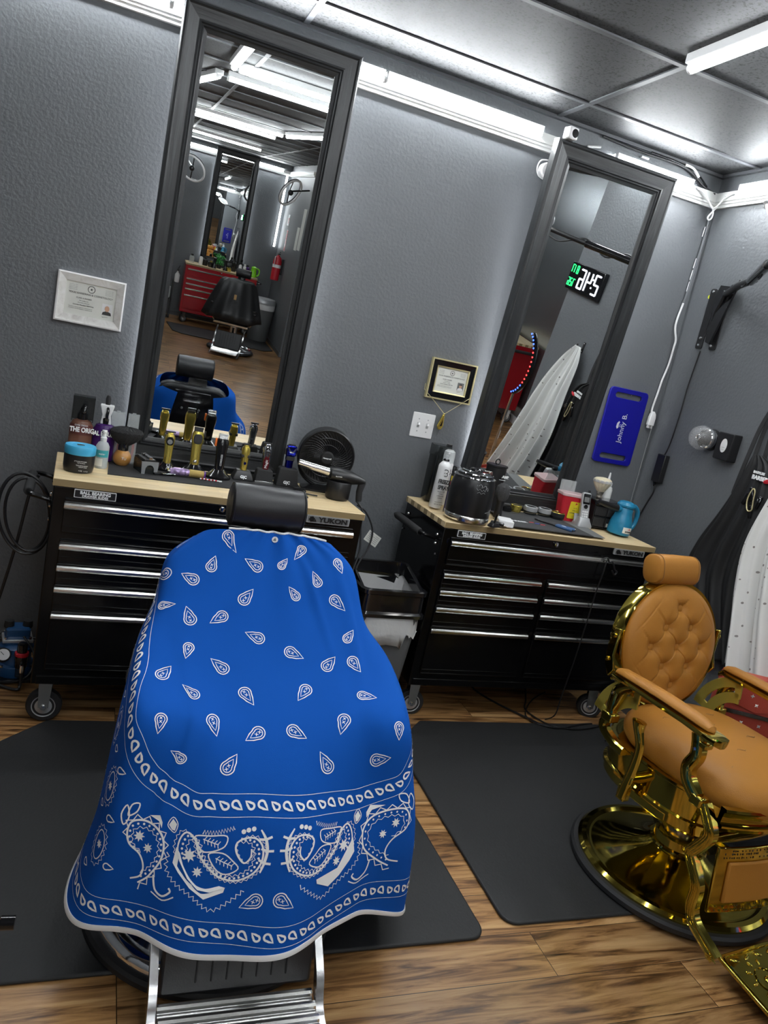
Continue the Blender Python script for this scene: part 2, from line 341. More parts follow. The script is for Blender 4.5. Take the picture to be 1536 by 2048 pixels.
# ================================================================ rolling tool cabinets
W, D = 1.168, .462
def handle_bar(x0, x1, z):
    # stainless lip: rounded bar with returned bottom edge
    prof = [(-.004, .012), (-.016, .010), (-.021, .003), (-.021, -.006), (-.016, -.012), (-.006, -.014), (0, -.012), (0, .012)]
    return prism([(a, z+b) for a, b in prof], x0, x1, 'yz')
def cabinet(label, loc, rz, paint='steelblk', side='full', dz=0, name='tool_cabinet', big=True):
    t = thing(name, label, 'tool cabinet', loc, rz)
    hb = .175
    obj('body', [box(0.004, W-.004, .006, D-.01, hb, .93)], paint, t, bev=.004)
    obj('worktop', box(0, W, 0, D, .93, .9575), 'wood', t, bev=.0025)
    obj('base_rail', [box(.02, W-.02, .001, .008, hb+.002, hb+.035)], paint, t, bev=.002)
    def drawer(x0, x1, z0, z1, hz):
        d = obj('drawer', [box(x0, x1, -.006, .012, z0, z1-.018), box(x0, x1, -.002, .012, z1-.018, z1)], paint, t, bev=.003)
        obj('handle', handle_bar(x0, x1, hz), 'brush', d, bev=.0015)
        many('edge_bead', [box(x0+.004, x1-.004, -.0085, -.005, z0+.004, z0+.008), box(x0+.004, x1-.004, -.0085, -.005, z0+.024, z0+.027)], paint, d, bev=.001)
    z = .868
    drawer(.044, 1.128, .765, .892, .868)
    hs = [.718, .637, .556, .453]; bots = [.652, .571, .470, .236]
    for h, b_ in zip(hs, bots):
        drawer(.044, .556, b_, h+.022, h); drawer(.594, 1.128, b_, h+.022, h)
    if paint == 'steelblk':
        p = obj('drawer_label', [prism(rrect(.072, .212, .897, .927, .002), -.0005, .004, 'xz')], 'white', t)
        obj('label_face', [prism(rrect(.0745, .2095, .8995, .9245, .002), -.0015, 0, 'xz')], 'black', p)
        txt('lettering', 'BALL BEARING', .0155, 'whiteprint', p, T(.142, -.002, .9165) @ FR, bold=.0006)
        txt('lettering', 'DRAWER SLIDES', .0118, 'whiteprint', p, T(.142, -.002, .9045) @ FR, bold=.0004)
        q = obj('name_plate', [prism(rrect(.925, 1.105, .900, .930, .002), -.003, .006, 'xz')], 'silver', t)
        obj('plate_recess', [prism(rrect(.929, 1.101, .9035, .9265, .002), -.0036, -.003, 'xz')], 'grey', q)
        txt('lettering', 'YUKON', .027, 'black', q, T(1.035, -.005, .915) @ FR, ext=.0012, bold=.0009, sx=1.25)
        # bear-like claw emblem before the word
        em_ = [prism(circ(.946, .915, .009, 9), -.006, -.003, 'xz')]
        for a in (20, 75, 130, 185, 250, 310):
            em_.append(prism(circ(.946+.0085*math.cos(math.radians(a)), .915+.0085*math.sin(math.radians(a)), .004, 7), -.006, -.003, 'xz'))
        em_.append(prism([(.955, .906), (.966, .905), (.963, .913), (.957, .918)], -.006, -.003, 'xz'))
        obj('emblem', em_, 'black', q)
    obj('lock', [lathe([(0, -.006), (.006, -.0065), (.011, -.004), (.0115, .004)], 20, (.592, 0, .913), 'y'), box(.5905, .5935, -.008, -.006, .908, .918)], 'chrome', t)
    # side handle
    hx = -.075
    hp = cr([(.0, .05, .865), (-.04, .05, .875), (hx, .07, .88), (hx, .2, .88), (hx, .34, .88), (hx, .38, .878), (-.04, .40, .875), (0, .40, .865)], 5)
    h = obj('side_handle', tube(hp, .009, 10), 'steelblk', t)
    obj('foam_grip', tube([(hx, .075, .88), (hx, .09, .88), (hx, .35, .88), (hx, .365, .88)], [.014, .0175, .0175, .014], 14), 'matte', h)
    many('bolt', [lathe([(0, -.006), (.006, -.005), (.0075, 0)], 10, (.0, yy, zz), 'x') for yy in (.05, .40) for zz in (.845, .885)], 'chrome', t)
    many('screw', [lathe([(0, -.004), (.004, -.003), (.005, 0)], 8, (.0, yy, .80), 'x') for yy in (.03, .43)], 'chrome', t)
    for i, (cx, cy, sw) in enumerate(((.06, .062, 84), (W-.08, .062, 62), (.06, D-.07, 0), (W-.08, D-.07, 0))):
        c = obj('caster', [box(-.042, .042, -.045, .045, hb-.006-.0, hb)], 'steelblk', t, loc=(cx, cy, 0), rot=(0, 0, math.radians(sw)))
        r = .064
        many('fork_plate', [prism([(-.024, .169), (.024, .169), (.018, .062), (-.018, .062)], s*.026-.0015, s*.026+.0015, 'yz') for s in (-1, 1)], 'brush', c)
        obj('tyre', lathe([(.042, -.019), (.058, -.019), (.0635, -.012), (r, 0), (.0635, .012), (.058, .019), (.042, .019)], 36, (0, 0, r), 'x'), 'rubber', c)
        obj('wheel_rim', [lathe([(.0, -.0195), (.030, -.0195), (.034, -.017), (.043, -.0205), (.043, .0205), (.034, .017), (.03, .0195), (0, .0195)], 30, (0, 0, r), 'x')], 'silver', c)
        obj('axle_bolt', [cyl((-.036, 0, r), (.036, 0, r), .006, n=8), cyl((-.034, 0, r), (.034, 0, r), .0095, n=6)], 'chrome', c)
    return t
C1 = (.4345, -.6606, 0); C2 = (2.0064, -.5299, -.008)
cab1 = cabinet('black rolling tool cabinet with wood top behind the blue-draped barber chair', C1, .034)
cab2 = cabinet('black rolling tool cabinet with wood top near the tan and gold barber chair', C2, .0148)
ZT = .9577
def on1(u, v, z=0): return tuple(T(*C1) @ Matrix.Rotation(.034, 4, 'Z') @ Vector((u, v, ZT+z)))
def on2(u, v, z=0): return tuple(T(*C2) @ Matrix.Rotation(.0148, 4, 'Z') @ Vector((u, v, ZT+z)))
# ================================================================ tall mirrors
BL = mat('lit_backlight_strip', (.93, .96, 1), emit=11)
def tall_mirror(label, xc, yt, zt, th, w_, h, yw, rollz=0):
    t = thing('wall_mirror', label, 'mirror', (xc, yt, zt))
    # local: x right, z up along the mirror, -y out of the glass
    t.rotation_euler = Matrix(((math.cos(yw), -math.sin(yw)*math.cos(th), 0), (0, 0, 0), (0, 0, 0))).to_euler() if False else (-th, rollz, yw)
    fw_ = .095; a = w_/2
    prof = [(0, .035), (0, -.012), (.006, -.020), (.014, -.022), (.020, -.017), (.060, -.011), (.068, -.013), (.072, -.006), (.078, -.008), (.082, -.001), (.095, .004), (.095, .012)]
    def member(side):
        V = []; n = len(prof)
        for e in (0, 1):
            for (u, d) in prof:
                if side == 'L': V.append((-a+u, d, -u if e else -h+u))
                if side == 'R': V.append((a-u, d, -u if e else -h+u))
                if side == 'T': V.append(((a-u) if e else (-a+u), d, -u))
                if side == 'B': V.append(((a-u) if e else (-a+u), d, -h+u))
        F = [(i, (i+1) % n, n+(i+1) % n, n+i) for i in range(n)]
        return V, F
    many('frame_stile', [member('L'), member('R')], 'mframe', t, ang=20)
    many('frame_rail', [member('T'), member('B')], 'mframeh', t, ang=20)
    obj('mirror_glass', box(-a+fw_-.004, a-fw_+.004, .008, .012, -h+fw_-.004, -fw_+.004), 'mirror', t, smooth=False)
    many('backlight_strip', [box(s_*(a-.028)-.005, s_*(a-.028)+.005, .036, .038, -h*.97, -h*.10) for s_ in (-1, 1)], BL, t, smooth=False)
    obj('backing_board', box(-a+.01, a-.01, .013, .02, -h+.01, -.01), 'matte', t, smooth=False)
    return t
tall_mirror('tall black wood-framed mirror hanging behind the left tool cabinet', 1.012, -.172, 2.712, -.068, .695, 1.765, -.008, .0)
tall_mirror('tall black wood-framed mirror hanging behind the right tool cabinet', 2.605, -.224, 2.660, -.115, .658, 1.71, .001)
# ================================================================ draped cape surface, S(s,t): s -1..1 across, t 0 (neck) .. 7 (hem)
CS = np.array([-1, -.8, -.62, -.45, -.2, 0, .2, .45, .62, .8, 1.])
CG = np.array([
 [(0.945,-1.24,0.97),(0.855,-1.288,0.985),(0.845,-1.36,1.01),(0.875,-1.395,1.04),(0.96,-1.4,1.05),(1.04,-1.4,1.05),(1.13,-1.4,1.05),(1.21,-1.395,1.04),(1.24,-1.36,1.02),(1.24,-1.288,0.985),(1.15,-1.24,0.97)],
 [(0.935,-1.24,0.912),(0.798,-1.308,0.932),(0.773,-1.4,0.947),(0.8,-1.44,0.967),(0.93,-1.445,0.977),(1.04,-1.445,0.977),(1.16,-1.445,0.98),(1.28,-1.44,0.977),(1.3,-1.4,0.962),(1.27,-1.308,0.942),(1.16,-1.24,0.912)],
 [(0.915,-1.25,0.78),(0.775,-1.358,0.82),(0.75,-1.48,0.85),(0.79,-1.525,0.865),(0.93,-1.53,0.865),(1.04,-1.53,0.865),(1.16,-1.53,0.868),(1.3,-1.525,0.868),(1.33,-1.48,0.855),(1.31,-1.358,0.83),(1.17,-1.25,0.78)],
 [(0.895,-1.26,0.66),(0.74,-1.428,0.73),(0.712,-1.63,0.765),(0.8,-1.65,0.765),(0.93,-1.655,0.755),(1.04,-1.655,0.755),(1.16,-1.655,0.758),(1.29,-1.65,0.768),(1.39,-1.63,0.77),(1.39,-1.428,0.74),(1.18,-1.26,0.66)],
 [(0.885,-1.27,0.55),(0.712,-1.518,0.64),(0.706,-1.795,0.69),(0.83,-1.805,0.686),(0.94,-1.82,0.646),(1.04,-1.83,0.636),(1.15,-1.82,0.651),(1.27,-1.805,0.688),(1.4,-1.795,0.69),(1.43,-1.518,0.64),(1.19,-1.27,0.55)],
 [(0.86,-1.28,0.45),(0.697,-1.548,0.5),(0.687,-1.81,0.545),(0.79,-1.865,0.53),(0.925,-1.93,0.515),(1.04,-1.945,0.51),(1.15,-1.93,0.515),(1.28,-1.865,0.53),(1.44,-1.81,0.545),(1.45,-1.548,0.5),(1.2,-1.28,0.45)],
 [(0.86,-1.29,0.36),(0.685,-1.558,0.36),(0.68,-1.83,0.385),(0.78,-1.915,0.37),(0.92,-1.985,0.36),(1.04,-1.995,0.355),(1.16,-1.985,0.36),(1.3,-1.91,0.365),(1.48,-1.83,0.375),(1.46,-1.558,0.36),(1.2,-1.29,0.36)],
 [(0.86,-1.3,0.28),(0.655,-1.568,0.22),(0.657,-1.84,0.205),(0.775,-1.94,0.215),(0.91,-2.015,0.21),(1.04,-2.025,0.215),(1.17,-2.01,0.22),(1.31,-1.92,0.215),(1.51,-1.83,0.125),(1.5,-1.568,0.16),(1.2,-1.3,0.28)]], float)
def crm(P, x):
    """Catmull-Rom along the first axis of P at positions x (index units)"""
    n = len(P); i = np.clip(np.floor(x).astype(int), 0, n-2); f = (x-i)
    g = lambda k: P[np.clip(k, 0, n-1)]
    f = f.reshape(f.shape+(1,)*(P.ndim-1))
    a, b_, c, d = g(i-1), g(i), g(i+1), g(i+2)
    return .5*(2*b_+(c-a)*f+(2*a-5*b_+4*c-d)*f*f+(3*b_-a-3*c+d)*f**3)
def s2i(s): return np.interp(s, CS, np.arange(len(CS)))
def capeS(s, t):
    s = np.asarray(s, float); t = np.asarray(t, float); sh = np.broadcast(s, t).shape
    s = np.broadcast_to(s, sh).ravel(); t = np.broadcast_to(t, sh).ravel()
    R_ = crm(CG, t)                       # (N,11,3)
    si = s2i(s); n = 11; i = np.clip(np.floor(si).astype(int), 0, n-2); f = (si-i)[:, None]; N = np.arange(len(s))
    g = lambda k: R_[N, np.clip(k, 0, n-1)]
    a, b_, c, d = g(i-1), g(i), g(i+1), g(i+2)
    P = .5*(2*b_+(c-a)*f+(2*a-5*b_+4*c-d)*f*f+(3*b_-a-3*c+d)*f**3)
    # folds: gathers fanning from the neck, soft vertical folds toward the hem, hem sway
    low = np.clip((t-4.2)/2.8, 0, 1)**1.3; top = np.clip(1-t/3.2, 0, 1)
    side = np.clip((np.abs(s)-.5)/.3, 0, 1)
    nx = np.sin(s*PI/2*1.05)*.9; ny = -np.cos(s*PI/2*1.05)
    d_ = low*(.010*np.sin(s*17+.6)+.016*np.sin(s*9.5+1.2)*(.4+side)+.028*side*np.sin(s*22+t*.4))
    d_ += .0075*top*(1-np.clip(np.abs(s-.06)*2.4, 0, 1))*np.sin((s-.05)*60/(1+t*.55))
    d_ += .017*np.exp(-((s-.30-.045*t)/.035)**2)*np.clip(1-np.abs(t-2.6)/2.4, 0, 1)     # diagonal fold down the right
    d_ += .013*np.exp(-((s+.33+.02*t)/.035)**2)*np.clip(1-np.abs(t-4.6)/2.2, 0, 1)
    d_ += .010*np.exp(-((s-.10-.075*t)/.022)**2)*np.clip(1-np.abs(t-1.6)/1.5, 0, 1)
    d_ += .012*np.exp(-((s-.47-.012*t)/.04)**2)*np.clip(1-np.abs(t-3.8)/2.6, 0, 1)+.010*np.exp(-((s+.50)/.04)**2)*np.clip(1-np.abs(t-4.4)/2.4, 0, 1)
    P[:, 0] += nx*d_; P[:, 1] += ny*d_
    P[:, 2] += low*(.012*np.sin(s*14+.5)*(.3+1.2*side))
    return P.reshape(sh+(3,))
def capeN(s, t, e=.01):
    a = capeS(np.asarray(s)+e, t)-capeS(np.asarray(s)-e, t); b_ = capeS(s, np.clip(np.asarray(t)+e*4, 0, 7))-capeS(s, np.clip(np.asarray(t)-e*4, 0, 7))
    n = np.cross(b_, a); n /= np.linalg.norm(n, axis=-1, keepdims=True)+1e-12
    return n
DROPS=[(-.614,.533,-.556,.364),(-.27,.322,-.205,.617),(.175,.582,.139,.764),(-.28,1.212,-.277,1.009),(-.058,1.114,-.114,1.037),(.063,1.051,.082,.904),(.374,.841,.38,1.037),(-.526,1.401,-.62,1.507),(-.353,1.499,-.4,1.422),(.235,1.373,.218,1.198),(-.119,1.808,-.085,1.647),(.133,1.682,.107,1.549),(.321,1.71,.354,1.843),(-.514,2.053,-.464,2.025),(-.362,2.263,-.38,2.053),(-.223,2.158,-.261,2.263),(-.045,2.509,-.101,2.431),(.373,2.438,.388,2.298),(-.373,2.754,-.386,2.894),(.102,2.719,.147,2.796),(.4,2.866,.43,3.02),(-.222,3.034,-.264,2.929),(.274,2.95,.301,2.817),(-.504,3.272,-.465,3.09),(-.394,3.532,-.442,3.482),(-.125,3.356,-.093,3.468),(.161,3.307,.126,3.44),(.441,3.504,.472,3.546),(-.524,3.987,-.522,4.148),(-.316,3.861,-.297,4.001),(-.073,3.847,-.123,3.952),(.093,3.833,.143,3.945),(.348,3.868,.332,4.022),(.556,4.043,.55,4.204),(-.424,4.47,-.457,4.442),(-.218,4.386,-.19,4.232),(.254,4.421,.221,4.246),(.486,4.562,.512,4.534),(-.041,6.082,-.087,6.166),(.053,6.075,.103,6.201)]
MOT={'inner_a':[(-.633,2.27),(-.622,2.621),(-.612,3.111),(-.633,3.686),(-.629,4.078),(-.602,4.288),(-.556,4.548),(-.502,4.737)],
'inner_b':[(-.496,4.849),(-.421,4.94),(-.325,4.961),(-.231,4.877),(-.042,4.786),(.23,4.891),(.428,5.066),(.517,5.038),(.568,4.954)],
'bottom':[(-.624,6.559),(-.574,6.517),(-.534,6.411),(-.5,6.615),(-.458,6.783),(-.338,6.608),(-.261,6.552),(-.141,6.573),(-.006,6.531),(.181,6.573),(.368,6.825),(.47,6.734),(.532,6.685),(.596,6.748)],
'cres':[(-.358,5.564),(-.364,5.781),(-.34,5.879),(-.292,6.033),(-.237,6.131),(-.169,5.998),(-.165,5.928),(-.219,6.026),(-.264,6.026),(-.305,5.914),(-.342,5.718)],
'zig':[(-.384,5.676),(-.386,5.886),(-.35,6.026),(-.285,6.124),(-.206,6.257),(-.146,6.124),(-.09,5.935)],
'body':[(-.338,5.711),(-.353,5.571),(-.346,5.416),(-.326,5.332),(-.296,5.388),(-.274,5.564),(-.234,5.704),(-.185,5.802),(-.123,5.809),(-.063,5.69),(-.035,5.515),(-.038,5.332),(-.067,5.227),(-.11,5.234),(-.142,5.318),(-.138,5.444),(-.106,5.564),(-.082,5.479),(-.082,5.367)],
'leafa':[(-.296,5.339),(-.241,5.283),(-.181,5.241),(-.185,5.381),(-.226,5.472),(-.268,5.508),(-.286,5.423)],
'leafb':[(-.242,5.522),(-.189,5.472),(-.151,5.55),(-.126,5.648),(-.17,5.746),(-.211,5.69)],
'stem':[(-.038,5.108),(-.015,5.234),(-.006,5.388),(-.014,5.55),(-.026,5.683)],
'flow':[(-.309,5.606),(-.274,5.788),(-.492,5.599),(-.461,5.711)],
'topz':[(-.272,5.262),(-.217,5.22),(-.154,5.115)],
'dots':[(-.121,5.15),(-.102,5.122),(-.081,5.101)],
'second':[(-.477,6.215),(-.448,6.082),(-.41,5.816),(-.406,5.578),(-.432,5.416),(-.48,5.374),(-.52,5.444),(-.532,5.592),(-.521,5.746),(-.485,5.83),(-.468,5.97),(-.473,6.117),(-.501,6.194)],
'curl':[(-.429,6.04),(-.416,6.215),(-.384,6.264),(-.357,6.173),(-.364,6.131)],
'curl2':[(-.429,6.264),(-.381,6.313),(-.341,6.215)],
'leafc':[(-.548,5.529),(-.56,5.402),(-.545,5.255),(-.533,5.402)],
'leafd':[(-.537,5.388),(-.529,5.227),(-.505,5.178),(-.51,5.297)],
'clover':[(-.384,5.388),(-.401,5.325),(-.386,5.213),(-.365,5.276),(-.37,5.388)],
'cresb':[(-.469,5.283),(-.432,5.227),(-.42,5.311),(-.42,5.388),(-.433,5.304)]}
# ================================================================ bandana print on the cape
def st_move(s, t, vec):
    e = .004
    P = lambda a, b_: capeS(np.array([a]), np.array([b_]))[0]
    ja = (P(s+e, t)-P(s-e, t))/(2*e); jb = (P(s, min(t+.05, 7))-P(s, max(t-.05, 0)))/(min(t+.05, 7)-max(t-.05, 0))
    J = np.stack([ja, jb], 1); q = np.linalg.lstsq(J, vec, rcond=None)[0]
    return s+q[0], t+q[1]
PV, PF = [], []
def onS(st, off=.0016):
    st = np.array(st, float); s, t = np.clip(st[:, 0], -.99, .99), np.clip(st[:, 1], 0, 7)
    P = capeS(s, t); n = capeN(s, t); return P+n*off, n
def ribbon(st, w_, closed=False, k=4, off=.0016):
    p3 = [(a, b_, 0) for a, b_ in st]
    q = [(v.x, v.y) for v in cr(p3, k, closed)] if k > 1 else list(st)
    P, n = onS(q, off); m = len(P)
    d = np.roll(P, -1, 0)-np.roll(P, 1, 0)
    if not closed: d[0] = P[1]-P[0]; d[-1] = P[-1]-P[-2]
    sd = np.cross(n, d); sd /= np.linalg.norm(sd, axis=1, keepdims=True)+1e-9
    o = len(PV)
    ww = np.full(m, w_) if np.isscalar(w_) else np.interp(np.linspace(0, 1, m), np.linspace(0, 1, len(w_)), w_)
    for i in range(m): PV.append(tuple(P[i]+sd[i]*ww[i]/2)); PV.append(tuple(P[i]-sd[i]*ww[i]/2))
    for i in range(m if closed else m-1): a = o+2*i; b_ = o+2*((i+1) % m); PF.append((a, a+1, b_+1, b_))
def blob(st, off=.0017):
    P, n = onS(st, off); o = len(PV); c = P.mean(0); PV.append(tuple(c))
    for p_ in P: PV.append(tuple(p_))
    m = len(P)
    for i in range(m): PF.append((o, o+1+i, o+1+(i+1) % m))
def local(cs, ct, ax, ay, pts):
    """place 2-D pts (metres in the tangent frame ax, ay) around (cs, ct)"""
    return [st_move(cs, ct, ax*u+ay*v) for u, v in pts]
def frame_at(s, t, s2=None, t2=None, ang=None):
    P = capeS(np.array([s, s+.01]), np.array([t, t])); n = capeN(np.array([s]), np.array([t]))[0]
    if s2 is not None: a = capeS(np.array([s2]), np.array([t2]))[0]-P[0]
    else: a = P[1]-P[0]
    a = a-n*(a@n); L_ = np.linalg.norm(a); a = a/L_; b_ = np.cross(n, a)
    if ang is not None: a, b_ = a*math.cos(ang)+b_*math.sin(ang), b_*math.cos(ang)-a*math.sin(ang)
    return a, b_, L_
def dropshape(L_, k=1.0, cx=0):
    """teardrop of tip length L_, k scales about the bulb centre"""
    o = []
    for i in range(14):
        a = PI*.30+(2*PI-.6*PI)*i/13; r = .43*L_
        o.append((cx+k*r*math.cos(a), k*r*math.sin(a)))
    o.append((cx+k*.55*L_, -k*.27*L_)); o.append((cx+k*L_*1.02, -k*.02*L_)); o.append((cx+k*.55*L_, k*.24*L_))
    return o
for (s, t, s2, t2) in DROPS:
    a, b_, L_ = frame_at(s, t, s2, t2); L_ = min(max(L_*1.32, .026), .038)
    ribbon(local(s, t, a, b_, dropshape(L_, 1.0)), .0025, True, 1)
    ribbon(local(s, t, a, b_, dropshape(L_, .64)), .0019, True, 1)
    for cx in (-.10, .16):
        for sg in (1, -1):
            ribbon(local(s, t, a, b_, [((cx-.09)*L_, -.09*L_*sg), ((cx+.09)*L_, .09*L_*sg)]), .0015, False, 1)
def band(path, n, size, lines=(.022, -.022), wline=.0012):
    pts = [(v.x, v.y) for v in cr([(a, b_, 0) for a, b_ in path], 10)]
    P, _ = onS(pts); L_ = np.concatenate([[0], np.cumsum(np.linalg.norm(np.diff(P, axis=0), axis=1))])
    for off in lines:
        q = []
        for i in range(0, len(pts), 2):
            j = min(i+1, len(pts)-1); i0 = max(j-1, 0)
            d = P[j]-P[i0]; nn = capeN(np.array([pts[i][0]]), np.array([pts[i][1]]))[0]; sd = np.cross(nn, d); sd /= np.linalg.norm(sd)+1e-9
            q.append(st_move(*pts[i], sd*off))
        ribbon(q, wline, False, 2)
    m = int(L_[-1]/n)
    for i in range(m):
        l = (i+.5)*n; s = np.interp(l, L_, [p_[0] for p_ in pts]); t = np.interp(l, L_, [p_[1] for p_ in pts])
        s2 = np.interp(l+.01, L_, [p_[0] for p_ in pts]); t2 = np.interp(l+.01, L_, [p_[1] for p_ in pts])
        a, b_, _l = frame_at(s, t, s2, t2); an = math.radians(-38 if i % 2 else 142)*1; sz = size*(1.0 if i % 2 else .88)
        a, b_ = a*math.cos(an)+b_*math.sin(an), b_*math.cos(an)-a*math.sin(an)
        ribbon(local(s, t, a, b_, [(u-.2*sz, v) for u, v in dropshape(sz, .93)]), .0052, True, 1)
inner = MOT['inner_a'][:5]+[(-.596, 4.33), (-.548, 4.60), (-.488, 4.80)]+[(-.41, 4.90)]+MOT['inner_b'][2:]+[(.62, 4.62), (.69, 4.2), (.74, 3.7)]
band([(-.70, 1.5), (-.66, 1.9)]+inner, .0300, .0195, lines=(.0245, -.0255))
band([(-.80, 6.45), (-.70, 6.52)]+[(s, 6.60+.05*math.sin(s*9)) for s in np.linspace(-.6, .6, 12)]+[(.70, 6.52), (.80, 6.45)], .0300, .0195, lines=(.0245, -.0245))
MOT['stem'] = [(s-.012, t) for s, t in MOT['stem']]
def mir(p_): return [(.042-s, t) for s, t in p_]
def zigzag(path, n, amp, w_):
    pts = [(v.x, v.y) for v in cr([(a, b_, 0) for a, b_ in path], 8)]
    P, _ = onS(pts); L_ = np.concatenate([[0], np.cumsum(np.linalg.norm(np.diff(P, axis=0), axis=1))]); o = []
    for i in range(n+1):
        l = L_[-1]*i/n; s = np.interp(l, L_, [p_[0] for p_ in pts]); t = np.interp(l, L_, [p_[1] for p_ in pts])
        s2 = np.interp(l+.004, L_, [p_[0] for p_ in pts])+1e-5; t2 = np.interp(l+.004, L_, [p_[1] for p_ in pts])+1e-5
        if i == n: s2, t2 = s+(s-o[-1][0])*.3+1e-4, t
        a, b_, _l = frame_at(s, t, s2, t2); o.append(st_move(s, t, b_*amp*(1 if i % 2 else -1)))
    ribbon(o, w_, False, 1)
def dots(path, n, r):
    pts = [(v.x, v.y) for v in cr([(a, b_, 0) for a, b_ in path], 8)]
    P, _ = onS(pts); L_ = np.concatenate([[0], np.cumsum(np.linalg.norm(np.diff(P, axis=0), axis=1))])
    for i in range(n):
        l = L_[-1]*(i+.5)/n; s = np.interp(l, L_, [p_[0] for p_ in pts]); t = np.interp(l, L_, [p_[1] for p_ in pts])
        a, b_, _l = frame_at(s, t); blob(local(s, t, a, b_, [(r*math.cos(k*PI/4), r*math.sin(k*PI/4)) for k in range(8)]))
def flower(s, t, r):
    a, b_, _l = frame_at(s, t)
    blob(local(s, t, a, b_, [((r if k % 2 == 0 else r*.5)*math.cos(k*PI/8+.2), (r if k % 2 == 0 else r*.5)*math.sin(k*PI/8+.2)) for k in range(16)]))
def shrink(path, k): 
    c = np.mean(np.array(path), 0); return [tuple(c+(np.array(p_)-c)*k) for p_ in path]
for F_ in (lambda p_: p_, mir):
    g = {k: F_(v) for k, v in MOT.items()}
    ribbon(g['body'], [.003, .004, .0045, .004, .0045, .004, .0045, .003], False, 5)
    dots(shrink(g['body'][:-5], .90), 34, .0029)
    zigzag(shrink(g['body'][:14], .80), 50, .0028, .0019); zigzag(shrink(g['body'], 1.08), 90, .0024, .0016)
    blob(g['cres']); zigzag(g['zig'], 40, .0042, .0024)
    ribbon(g['leafa'], .0030, True); ribbon(g['leafb'], .0030, True)
    for lf in ('leafa', 'leafb'):
        q = g[lf]; a_, c_ = q[0], q[3]; mid = [(a_[0]*(1-f)+c_[0]*f, a_[1]*(1-f)+c_[1]*f) for f in (.25, .5, .8)]
        ribbon(mid, .0022, False, 3)
        for f in (.3, .42, .54, .66, .78):
            s, t = a_[0]*(1-f)+c_[0]*f, a_[1]*(1-f)+c_[1]*f; aa, bb, _l = frame_at(s, t, c_[0], c_[1])
            ribbon(local(s, t, aa, bb, [(0.003, -.008), (-.001, 0), (.003, .008)]), .0019, False, 1)
    ribbon(g['stem'], [.003, .0065, .007, .0065, .003], False, 5)
    for i in (1, 2, 3):
        s, t = g['stem'][i]; aa, bb, _l = frame_at(s, t, *g['stem'][i+1])
        ribbon(local(s, t, aa, bb, [(-.003, -.015), (0, 0), (-.003, .015)]), .0055, False, 1)
    for i, r in ((0, .0165), (1, .0125), (2, .0135), (3, .012)): flower(*g['flow'][i], r)
    for q in g['dots']: dots([q, (q[0]+.002, q[1]+.002)], 1, .0055)
    zigzag(g['topz'], 22, .0045, .0024)
    ribbon(g['second'], [.004, .0048, .0045, .004, .004], False, 5); zigzag(shrink(g['second'][:9], 1.12), 24, .0055, .0030); zigzag(shrink(g['second'][:10], .72), 30, .0026, .0018)
    dots(shrink(g['second'][:10], .86), 20, .0028)
    ribbon(g['curl'], .0045); ribbon(g['curl2'], .0030)
    ribbon(g['leafc'], .0034, True); ribbon(g['leafd'], .0034, True); blob(shrink(g['clover'], .8)); ribbon(g['clover'], .002, True); blob(g['cresb'])
    # border motifs running up the side
    for s, t, r in ((-.625, 5.15, .012), (-.615, 5.95, .011), (-.69, 4.4, .010), (-.72, 3.4, .010), (-.73, 5.6, .009), (-.75, 2.8, .008)):
        s_ = F_([(s, t)])[0]; flower(*s_, r)
        a, b_, _l = frame_at(*s_)
        ribbon(local(*s_, a, b_, [(.026*math.cos(k*PI/5)*.7, .034*math.sin(k*PI/5)) for k in range(10)]), .0026, True, 2)
        pz = local(*s_, a, b_, [(.034*math.cos(k*PI/6)*.75, .046*math.sin(k*PI/6)) for k in range(13)])
        zigzag(pz, 34, .003, .0016)
    for s, t in ((-.60, 4.85), (-.655, 4.65), (-.70, 3.9), (-.60, 5.55), (-.655, 5.5), (-.575, 6.15), (-.65, 6.3), (-.78, 5.0), (-.79, 3.9)):
        s_ = F_([(s, t)])[0]; a, b_, _l = frame_at(*s_); ribbon(local(*s_, a, b_, dropshape(.022, .8)), .0030, True, 1)
# ---- the cloth itself
NS, NT = 260, 190
ss = np.linspace(-1, 1, NS); tt = np.linspace(0, 7, NT)
gs, gt = np.meshgrid(ss, tt); CPt = capeS(gs, gt)
CV = [tuple(v) for v in CPt.reshape(-1, 3)]
CF = [(i*NS+j, i*NS+j+1, (i+1)*NS+j+1, (i+1)*NS+j) for i in range(NT-1) for j in range(NS-1)]
M['cape'] = mat('royal_blue_cloth', (.006, .084, .40), .8, spec=.08, bump=.12, bscale=700)
cape = obj('cutting_cape', (CV, CF), ['cape'], ang=180)
me = cape.data; nb = len(CV); 
b_ = cape.modifiers.new('thick', 'SOLIDIFY'); b_.thickness = .0012; b_.offset = -1
tag(cape, 'royal blue bandana-print barber cape draped over the front barber chair', 'cape')
pr = obj('paisley_print', (PV, PF), 'whiteprint', cape, smooth=False)
hemP = [tuple(capeS(np.array([s]), np.array([6.93]))[0]) for s in np.linspace(-1, 1, 200)]
hemQ = [tuple(capeS(np.array([s]), np.array([7.0]))[0]) for s in np.linspace(-1, 1, 200)]
hv, hf = [], []
for i, (a, c) in enumerate(zip(hemP, hemQ)):
    n = capeN(np.array([-1+2*i/199]), np.array([6.97]))[0]; a, c = np.array(a), np.array(c); d = (c-a); d = d/(np.linalg.norm(d)+1e-9)*.013
    for q in (a+n*.002, a+d*.5+n*.0035, a+d+n*.002, a+d-n*.003, a-n*.003): hv.append(tuple(q))
for i in range(199):
    for k in range(5): hf.append((i*5+k, i*5+(k+1) % 5, i*5+5+(k+1) % 5, i*5+5+k))
obj('hem_binding', (hv, hf), 'white', cape)
